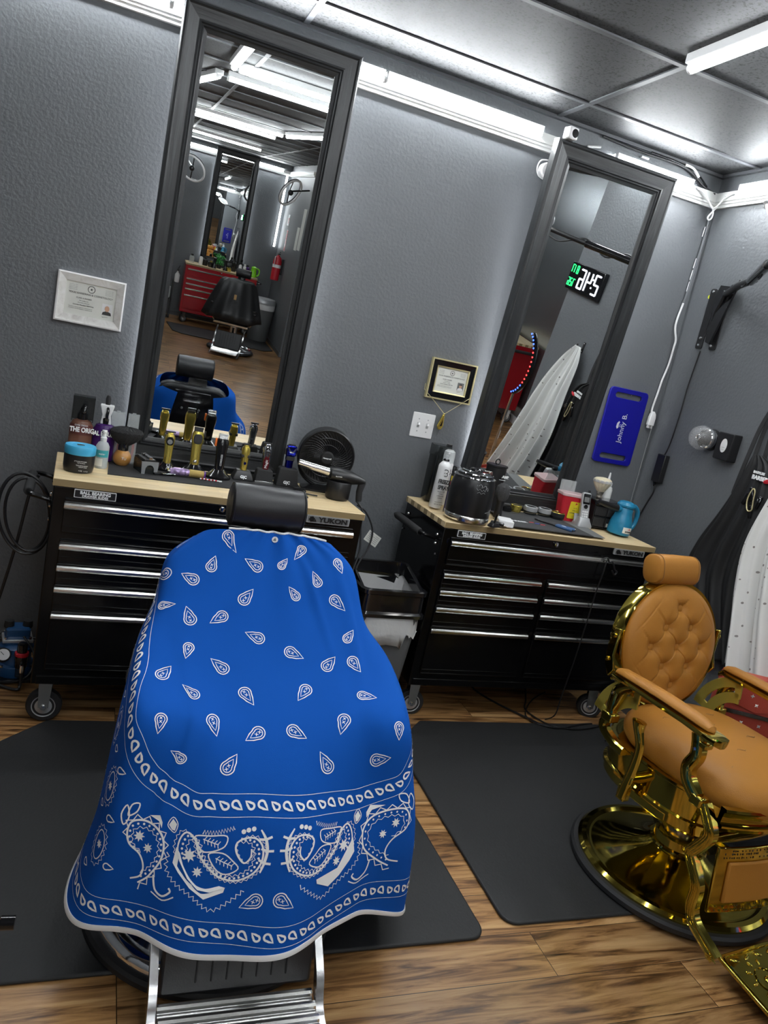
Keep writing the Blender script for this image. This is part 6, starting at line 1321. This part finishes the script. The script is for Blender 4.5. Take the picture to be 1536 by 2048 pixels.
for k, z, am in ((1.06, .505, .0), (1.07, .48, .004), (1.075, .43, .007), (1.085, .375, .009)):
    ring = []
    for i in range(NL):
        a = 2*PI*i/NL; w_, d_ = .145*k, .125*k; c, s = math.cos(a), math.sin(a); e = 5
        x = w_*math.copysign(abs(c)**(2/e), c); y = d_*math.copysign(abs(s)**(2/e), s); q = 1+am*2.2*math.sin(i*1.3)+am*math.sin(i*2.9)
        zz = z; 
        if z < .47: zz = z-.045*(.5+.5*math.sin(i*.28+1.2))*(1 if am > .008 else .5)+.006*math.sin(i*1.9)+(.075 if (.075 < x and y < -.05 and am > .008) else 0)
        ring.append((x*q, y*q, zz))
    lin.append(ring)
o = obj('liner_skirt', loft(lin, cap=False), mat('white_liner', (.62, .62, .61), .45, bump=.8, bscale=30), t); s = o.modifiers.new('thick', 'SOLIDIFY'); s.thickness = .001
inn = []
for k, z in ((.95, .612), (.90, .56), (.80, .48), (.3, .44)): inn.append([(x*(1+.04*math.sin(i*1.7)), y*(1+.05*math.cos(i*2.3)), z+.012*math.sin(i*1.1)) for i, (x, y, _) in enumerate(sq(k, z))])
obj('liner_inside', loft(inn, cap=False), M['frost'] if False else mat('liner_inner', (.5, .5, .5), .5), t)
# tag hanging at the end of the left cabinet
t = thing('cord_tag', 'white paper tag hanging from a black cord at the right end of the left cabinet', 'tag', (1.778, -.30, .775), math.radians(12))
obj('tag_sheet', xf(prism(rrect(-.040, .040, -.026, .026, .002), -.0006, .0006, 'xz'), RY(28)), 'paper', t); many('print_line', [xf(box(-.034, -.004+.01*(i % 2), -.0012, -.0006, .016-.008*i, .0175-.008*i), RY(28)) for i in range(5)]+[xf(box(.008, .032, -.0012, -.0006, .016-.008*i, .0175-.008*i), RY(28)) for i in range(5)], 'grey', t)
t = thing('extension_cable', 'black power cord hanging down the right side of the left cabinet', 'cord', (0, 0, 0))
obj('cord', tube(cr([(1.628, -.40, .962), (1.655, -.42, .93), (1.66, -.44, .85), (1.668, -.46, .76), (1.650, -.48, .68), (1.632, -.50, .58), (1.640, -.50, .44), (1.64, -.48, .30)], 8), .0045, 8), 'black', t)
obj('cord', tube(cr([(1.66, -.34, .93), (1.71, -.33, .90), (1.765, -.31, .82), (1.76, -.32, .74), (1.71, -.36, .66), (1.68, -.42, .58), (1.66, -.44, .45)], 8), .004, 8), 'matte', t)
# coiled cable on the left cabinet handle
t = thing('coiled_cable', 'black cable coiled over the side handle at the far left', 'cable', (.345, -.44, .80))
for dx, rx__, rz__, dy in ((0, .092, .155, 0), (.012, .080, .140, -.010), (-.006, .088, .150, .010)):
    obj('coil', tube([(dx+rx__*math.cos(q)-.016*math.sin(q), dy, -.045+rz__*math.sin(q)) for q in np.linspace(0, 2*PI, 44, endpoint=False)], .0055, 8, closed=True), 'black', t)
obj('cable_drop', tube(cr([(.03, .02, .105), (.005, .03, .03), (-.02, .04, -.16), (-.05, .06, -.34), (-.085, .08, -.52), (-.10, .08, -.60)], 8), .006, 8), 'black', t)
# blue compressor
t = thing('airbrush_compressor', 'blue mini air compressor with a pressure gauge at the far left floor', 'compressor', (.355, -.235, 0), math.radians(10)); M['cblue'] = mat('compressor_blue', (.012, .07, .19), .4)
obj('base_plate', prism(rrect(-.085, .085, -.085, .085, .03), .0, .016, 'xy'), 'black', t, bev=.003)
obj('motor', lathe([(.072, .016), (.075, .022), (.074, .060), (.060, .066), (.058, .110), (.064, .115), (.064, .135), (.045, .145), (0, .146)], 32), 'cblue', t)
obj('cylinder_head', loft([[(x*k, y*k+.02, z) for x, y in rrect(-.048, .048, -.040, .040, .01)] for k, z in ((.9, .14), (1, .145), (1, .170), (.9, .176), (.95, .18), (.95, .205), (.8, .212))]), 'cblue', t)
obj('head_plate', cbox((0, .02, .160), (.115, .095, .014)), 'silver', t, bev=.003)
many('bolt', [lathe([(.006, 0), (.007, .008), (0, .010)], 8, (x, y, z)) for x, y, z in ((-.045, -.02, .168), (.045, -.02, .168), (-.045, .06, .168), (.045, .06, .168), (-.055, -.055, .06), (.055, -.055, .06))], 'chrome', t)
obj('air_filter', [lathe([(.018, .205), (.020, .210), (.018, .235), (0, .238)], 14, (x, .02, 0)) for x in (-.035, .035)], 'matte', t)
obj('regulator', [lathe([(.022, .075), (.024, .080), (.024, .125), (.020, .130)], 18, (.012, -.085, 0)), lathe([(.019, .138), (.020, .142), (.019, .175), (.015, .180), (0, .181)], 18, (.012, -.085, 0))], 'gloss', t); obj('regulator_ring', lathe([(.026, .126), (.027, .130), (.026, .140), (.02, .142)], 22, (.012, -.085, 0)), 'red', t)
obj('water_bowl', lathe([(.010, .028), (.018, .034), (.019, .075), (.01, .08)], 16, (.012, -.085, 0)), 'smoke', t); obj('hose_fitting', [tube([(.012, -.108, .098), (.012, -.125, .096), (.012, -.128, .07)], .007, 10)], 'chrome', t)
g_ = T(-.055, -.075, .125) @ RX(50); gg = obj('pressure_gauge', xf(lathe([(.026, -.014), (.029, -.010), (.029, .006), (.026, .010), (.024, .006), (0, .006)], 28), g_), 'black', t); obj('gauge_face', xf(lathe([(.0235, .0065), (.0235, .0075), (0, .0078)], 24), g_), 'white', gg); obj('gauge_needle', xf(box(-.001, .001, -.003, .016, .008, .009), g_ @ RZ(40)), 'ink', gg)
obj('air_hose', tube(cr([(.012, -.128, .07), (.012, -.135, .02), (.0, -.150, .008), (-.05, -.12, .010), (-.10, -.08, .03), (-.12, -.02, .09), (-.10, .04, .15), (-.04, .06, .17)], 8), .006, 8), 'black', t); obj('air_hose', tube(cr([(-.055, -.06, .115), (-.095, -.08, .07), (-.07, -.11, .03), (-.0, -.10, .02), (.05, -.09, .05), (.06, -.06, .12), (.02, -.02, .18)], 8), .0045, 8), 'black', t)
# cables under the right cabinet and dangling down its front
t = thing('floor_cable', 'black cables snaking out from under the right cabinet across the floor and mat', 'cable', (0, 0, 0))
obj('cable', tube(cr([(2.54, -.10, .03), (2.545, -.22, .006), (2.60, -.36, .006), (2.70, -.52, .010), (2.74, -.60, .018), (2.82, -.62, .018), (2.95, -.585, .018), (3.05, -.56, .010)], 9), .005, 8), 'black', t)
obj('cable', tube(cr([(2.86, -.20, .03), (2.80, -.32, .006), (2.74, -.42, .006), (2.76, -.54, .010), (2.80, -.605, .018), (2.90, -.63, .018), (3.02, -.61, .018), (3.12, -.57, .014)], 9), .0042, 8), 'black', t)
obj('cable', tube(cr([(2.98, -.22, .006), (2.86, -.30, .006), (2.76, -.40, .006), (2.70, -.50, .010), (2.72, -.585, .016), (2.80, -.60, .018)], 9), .0035, 8), 'black', t)
t = thing('dangling_cord', 'thin black cord knotted over the top drawer handle of the right cabinet', 'cord', (0, 0, 0))
cd = [on2(.872, -.030, -.085), on2(.868, -.034, -.14), on2(.860, -.030, -.26), on2(.852, -.034, -.42), on2(.845, -.030, -.60), on2(.83, -.028, -.80), on2(.82, -.03, -.90), on2(.80, .01, -.95)]
obj('cord', tube(cr(cd, 8), .0032, 8), 'black', t); obj('knot', [tube(cr([on2(.840, -.032, -.085), on2(.865, -.036, -.070), on2(.885, -.036, -.090), on2(.905, -.034, -.088), on2(.93, -.034, -.125), on2(.945, -.034, -.135), on2(.935, -.034, -.150), on2(.915, -.034, -.130)], 6), .0042, 8)], 'black', t)
# tan stool with chrome leg behind, dark stand at the left edge
t = thing('knobbed_stand', 'black clamp stand with two knobs at the lower left edge', 'stand', (.452, -1.93, .013)); 
obj('post', [box(-.03, .012, -.02, .02, .25, .32), tube([(-.01, 0, .0), (-.01, 0, .30)], .012, 12)], 'black', t, bev=.003); many('knob', [tube([(.008, -.005, z), (.03, -.008, z), (.034, -.008, z), (.062, -.01, z)], [.006, .006, .015, .015], 12) for z in (.262,)]+[lathe([(.014, .22), (.016, .225), (.016, .245), (0, .25)], 12)], 'gloss', t)
obj('foot_disc', lathe([(.04, 0), (.045, .004), (.04, .014), (0, .02)], 32, (-.03, 0, 0)), 'black', t)
# folded umbrella-like pole behind the gold chair, dark bag
t = thing('black_pole', 'black pole with a grey grip leaning behind the gold chair', 'pole', (0, 0, 0)); obj('pole', tube([(3.02, -.74, .02), (3.11, -.62, .13)], .016, 12), 'black', t); obj('grip', tube([(3.11, -.62, .13), (3.18, -.52, .22)], .014, 12), 'silver', t)
# red patterned bag by the wall, on a black crate
t = thing('storage_crate', 'black crate against the right wall under the red patterned bag', 'crate', (3.19, -1.28, 0)); obj('crate_body', [box(-.14, .15, -.20, .20, 0, .36)], 'matte', t, bev=.01); obj('crate_rim', box(-.15, .16, -.21, .21, .34, .365), 'black', t, bev=.004)
t = thing('patterned_bag', 'coral red bag with white crossed-petal pattern behind the right armrest', 'bag', (3.16, -1.31, .365), math.radians(-28))
M['coral'] = mat('coral_canvas', (.42, .055, .035), .5, bump=.3, bscale=300)
obj('bag_body', loft([[(x*k, y*k2, z) for x, y in rrect(-.15, .15, -.055, .055, .03, 4)] for k, k2, z in ((.97, .95, 0), (1, 1, .01), (1, 1, .15), (.97, .8, .26), (.95, .5, .285))]), 'coral', t)
obj('flap', prism([(-.152, .290), (.152, .290), (.152, .19), (.0, .150), (-.152, .19)], -.0600, -.0555, 'xz'), 'coral', t, bev=.002); obj('belt_strap', box(-.153, .153, -.066, -.060, .132, .148), 'gloss', t, bev=.001)
pt = []
for i, (x, z) in enumerate(((-.11, .10), (-.04, .10), (.03, .10), (.10, .10), (-.075, .055), (-.005, .055), (.065, .055), (-.11, .02), (-.04, .02), (.03, .02), (.10, .02), (-.10, .22), (-.03, .22), (.04, .22), (.11, .22), (-.065, .26), (.075, .26), (-.005, .185))):
    y = -.0612 if z > .16 else -.0562
    for k in range(4 if i % 2 == 0 else 2):
        a = PI/4*(1+2*k)+(.785 if i % 4 == 0 else 0); pt.append(xf(ell((0, 0, 0), (.0085, .0012, .0028), 8, 5), T(x, y, z) @ RY(math.degrees(a))))
obj('petal_pattern', pt, 'whiteprint', t)
# ================================================================ far side of the room, visible in the mirrors
rc = cabinet('red rolling tool cabinet with wood top on the far side, reflected in the left mirror', (2.60, -10.02, 0), PI, paint='cabred')
def RR(x, y, z=0): return (x, y, ZT+z)
t = tall_mirror('black framed mirror over the red cabinet, reflected in the left mirror', 2.02, YO+.06, 2.80, 0.02, .70, 1.80, PI)
c3 = dup(ch1); c3.location = (2.10, -8.30, 0); c3.rotation_euler = (0, 0, PI+.25); c3['label'] = 'far black and chrome barber chair under a black cape, reflected in the left mirror'
def farcape():
    rg = []
    for z, w_, d_, yo in ((1.02, .20, .05, 0), (.98, .26, .10, .0), (.85, .31, .16, .03), (.70, .36, .24, .08), (.58, .40, .30, .10), (.48, .43, .33, .12)):
        rg.append([(w_*math.cos(a)*(1+.04*math.sin(9*a)), yo+d_*math.sin(a)*(1+.06*math.sin(11*a)), z+.03*math.sin(4*a+1)*(1.05-z)) for a in [2*PI*i/72 for i in range(72)]])
    return loft(rg)
o = obj('cutting_cape', farcape(), mat('black_nylon', (.012, .012, .013), .45), ang=180, loc=(2.10, -8.38, 0), rot=(0, 0, .25)); tag(o, 'black nylon cape over the far chair, reflected in the left mirror', 'cape')
obj('cape_tag', cbox((.02, .29, .80), (.035, .01, .07)), mat('kraft_tag', (.45, .28, .12), .7), o)
mt = obj('floor_mat', prism([(1.25, -9.75), (1.32, -9.05), (1.45, -8.92), (2.72, -8.80), (2.88, -8.95), (2.86, -9.75)][::-1], 0, .013, 'xy'), 'matfloor', bev=.008); tag(mt, 'black rubber mat before the red cabinet on the far side', 'floor mat')
t = thing('trash_can', 'round grey trash can with white liner beside the red cabinet', 'trash can', (2.72, -9.75, 0))
obj('can_body', lathe([(.16, 0), (.165, .01), (.20, .62), (.19, .62), (0, .60)], 32), 'grey', t); obj('lid', lathe([(.21, .62), (.212, .66), (.19, .70), (0, .71)], 32), 'silver', t); obj('liner_skirt', lathe([(.203, .63), (.207, .58), (.205, .53)], 32), 'white', t)
t = thing('fire_extinguisher', 'red fire extinguisher with a white tag on the far corner wall', 'fire extinguisher', (2.83, -9.80, 1.02))
obj('cylinder', lathe([(.06, 0), (.068, .01), (.07, .30), (.055, .36), (.022, .385), (.02, .40), (0, .40)], 28), 'red', t); obj('valve_lever', [cbox((0, .02, .42), (.03, .10, .02)), cbox((0, .05, .45), (.02, .10, .012)), tube(cr([(0, -.03, .42), (0, -.08, .36), (0, -.075, .15)], 5), .010, 8)], 'black', t)
obj('band', lathe([(.071, .20), (.0715, .24), (.071, .25)], 28), 'white', t); obj('inspection_tag', cbox((-.055, .045, .31), (.004, .07, .13)), 'paper', t); obj('wall_bracket', box(.07, .10, -.02, .02, .1, .35), 'black', t)
WL = Matrix(((0, 0, -1, 2.927), (-1, 0, 0, 0), (0, 1, 0, 0), (0, 0, 0, 1)))
def sign(lbl, y, z, w_, h_, m_, s=None, arrow=False, size=.04):
    t = thing('wall_sign', lbl, 'sign', (2.93, y, z)); obj('panel', box(-.003, 0, -w_/2, w_/2, -h_/2, h_/2), 'white', t); obj('face', box(-.0038, -.003, -w_/2+.008, w_/2-.008, -h_/2+.008, h_/2-.008), m_, t)
    if arrow: obj('arrow', prism([(-.018, .02), (-.018, -.06), (-.035, -.06), (0, -.115), (.035, -.06), (.018, -.06), (.018, .02)], -.0046, -.0038, 'yz'), 'white', t)
    if s: txt('lettering', s, size, 'white', t, T(-.0045, 0, h_/2-.05) @ WM, ext=.0004)
    return t
sign('red sign with a white downward arrow above the fire extinguisher', -9.98, 1.66, .12, .34, 'red', 'FIRE', True)
t = sign('white sign with a red extinguisher pictogram above the arrow sign', -10.08, 1.98, .15, .17, 'white'); obj('pictogram', [prism(rrect(-.016, .016, -.055, .02, .008), -.0046, -.0038, 'yz'), tube(cr([(-.0045, .0, .025), (-.0045, .03, .035), (-.0045, .045, .0)], 4), .005, 6)], 'red', t)
t = thing('posted_paper', 'upper white notice sheet on the far corner wall', 'paper', (2.93, -8.82, 1.90)); obj('sheet', box(-.002, 0, -.11, .11, -.30, .30), 'paper', t)
t = thing('posted_paper', 'lower white notice sheet on the far corner wall', 'paper', (2.93, -9.08, 1.75)); obj('sheet', box(-.002, 0, -.10, .10, -.17, .17), 'paper', t)
# wall fans / hoop lamps
def hooplamp(lbl, x, y, z, rx, ry, rw):
    t = thing('ring_lamp', lbl, 'ring lamp', (x, y, z)); Q = RX(rx) @ RY(ry)
    obj('hoop', xf(tube([(.20*math.cos(q), .20*math.sin(q), 0) for q in np.linspace(0, 2*PI, 44, endpoint=False)], .016, 8, closed=True), Q), 'white', t); obj('hoop_back', xf(tube([(.20*math.cos(q), .20*math.sin(q), .018) for q in np.linspace(0, 2*PI, 44, endpoint=False)], .014, 8, closed=True), Q), 'black', t)
    obj('mount', [xf(tube([(0, -.19, .01), (0, 0, .03), (0, .19, .01)], .008, 8), Q), tube([(0, 0, .02), rw], .012, 8), xf(ell((0, 0, 0), (.04, .04, .04), 12, 8), Q)], 'black', t)
hooplamp('white hoop ring lamp on an arm left of the far mirror', 1.26, -9.3, 2.34, 50, 25, (0, -1.30, .12)); hooplamp('white hoop ring lamp on an arm near the far corner', 2.62, -8.6, 2.36, 55, -40, (.30, -.2, .10))
# counter clutter on the red cabinet
def jar(lbl, x, y, r, h, m_, cap='black', nm='bottle'):
    t = thing(nm, lbl, 'bottle', RR(x, y)); obj('body', lathe([(r*.95, 0), (r, .004), (r, h*.7), (r*.45, h*.82), (0, h*.83)], 18), m_, t); obj('cap', lathe([(r*.5, h*.8), (r*.5, h), (0, h)], 14), cap, t); return t
for i, (x, y, r, h, m_, cp_, l_) in enumerate(((1.52, -10.20, .04, .14, 'clear', 'black', 'clear bottle at the low-number end of the red cabinet'), (1.66, -10.14, .03, .17, 'white', 'black', 'white bottle on the red cabinet'), (1.74, -10.24, .04, .13, 'black', 'black', 'short black bottle on the red cabinet'), (1.83, -10.18, .045, .10, 'gloss', 'cgold', 'black jar with gold cap on the red cabinet'), (2.12, -10.15, .04, .08, 'cgold', 'black', 'low gold jar on the red cabinet'), (2.30, -10.13, .028, .19, 'white', 'black', 'tall white bottle, first of a pair on the red cabinet'), (2.38, -10.20, .028, .17, 'white', 'white', 'tall white bottle, second of a pair on the red cabinet'), (2.33, -10.30, .035, .22, 'black', 'gloss', 'tall black bottle behind the white pair on the red cabinet'), (2.22, -10.33, .035, .20, 'gloss', 'black', 'tall black bottle before the far mirror'), (2.44, -10.30, .035, .16, 'purple', 'black', 'purple bottle on the red cabinet'))): jar(l_, x, y, r, h, m_, cp_)
t = thing('green_jug_blower', 'lime green jug blower at the end of the red cabinet', 'blower', RR(2.53, -10.16)); obj('jug_body', lathe([(.050, 0), (.058, .012), (.055, .058), (.044, .098), (.040, .140), (.046, .152), (.02, .172), (0, .173)], 28), 'green', t); obj('handle', tube(cr([(.034, 0, .150), (.09, 0, .128), (.09, 0, .050), (.05, 0, .022)], 5), .011, 10), 'green', t)
t = thing('potted_plant', 'small artificial green plant on the red cabinet', 'plant', RR(1.97, -10.28)); obj('pot', lathe([(.035, 0), (.045, .06), (0, .06)], 18), 'black', t); random.seed(9)
obj('foliage', [xf(ell((0, 0, 0), (.03, .012, .004), 8, 5), T(random.gauss(0, .045), random.gauss(0, .035), random.uniform(.06, .20)) @ RZ(random.uniform(0, 360)) @ RY(random.uniform(-60, 60))) for _ in range(70)], mat('leaf_green', (.03, .30, .05), .5), t)
for x, l_ in ((1.88, 'black clipper standing left of the plant on the red cabinet'), (2.06, 'black clipper standing right of the plant on the red cabinet')):
    t = thing('hair_clipper', l_, 'hair clipper', RR(x, -10.12)); obj('body', lathe([(.04, 0), (.03, .02), (.02, .05), (.024, .12), (.02, .16), (0, .165)], 16), 'gloss', t); obj('blade', cbox((0, 0, .17), (.04, .02, .012)), 'brush', t)
t = thing('spray_bottle', 'white spray bottle hooked on the side handle of the red cabinet', 'bottle', (1.335, -10.20, .60)); obj('bottle_body', lathe([(.035, 0), (.04, .01), (.04, .12), (.015, .16), (.015, .18), (0, .18)], 18), 'white', t); obj('trigger_head', cbox((0, .02, .20), (.03, .08, .03)), 'black', t, bev=.004); obj('hook_strap', tube([(0, 0, .2), (.02, 0, .27)], .006, 6), 'black', t)
t = thing('caddy_stand', 'black caddy stand packed with white bottles left of the red cabinet', 'stand', (1.22, -10.30, 0)); obj('frame', [box(-.08, .08, -.10, .10, .0, .02), box(-.08, -.06, -.1, .1, 0, .62), box(.06, .08, -.1, .1, 0, .62), box(-.08, .08, -.1, .1, .30, .32)], 'black', t); obj('canister', lathe([(.05, .32), (.055, .33), (.05, .50), (0, .52)], 18), 'white', t)
# recess beyond the right wall: a second red cabinet and a lit arch
c = dup(rc); c.location = (4.68, -4.55, 0); c.rotation_euler = (0, 0, -PI/2); c['label'] = 'red tool cabinet in the side recess, glimpsed at the left of the right mirror'
t = thing('led_arch', 'curved black arch with red and blue lights, glimpsed in the right mirror', 'arch light', (4.15, -3.15, .76))
AR = [(.0, .26*math.cos(q), .30*math.sin(q)+.30) for q in np.linspace(-1.2, 1.2, 18)]
obj('arch', tube(AR, .022, 8), 'gloss', t); obj('stand_leg', tube([(0, .10, .02), (0, .10, -.80)], .014, 8), 'chrome', t); obj('foot', lathe([(.14, -.80), (.14, -.78), (0, -.77)], 24, (0, .1, 0)), 'chrome', t)
many('light_bead', [xf(ell((0, 0, 0), (.008, .008, .008), 8, 5), T(p_[0]-.022, p_[1], p_[2])) for p_ in AR[5:13]], mat('lit_red_bead', (1, .03, .03), emit=3), t)
many('light_bead', [xf(ell((0, 0, 0), (.008, .008, .008), 8, 5), T(p_[0]-.022, p_[1], p_[2])) for p_ in AR[:5]+AR[13:]], mat('lit_blue_bead', (.03, .08, 1), emit=4), t)
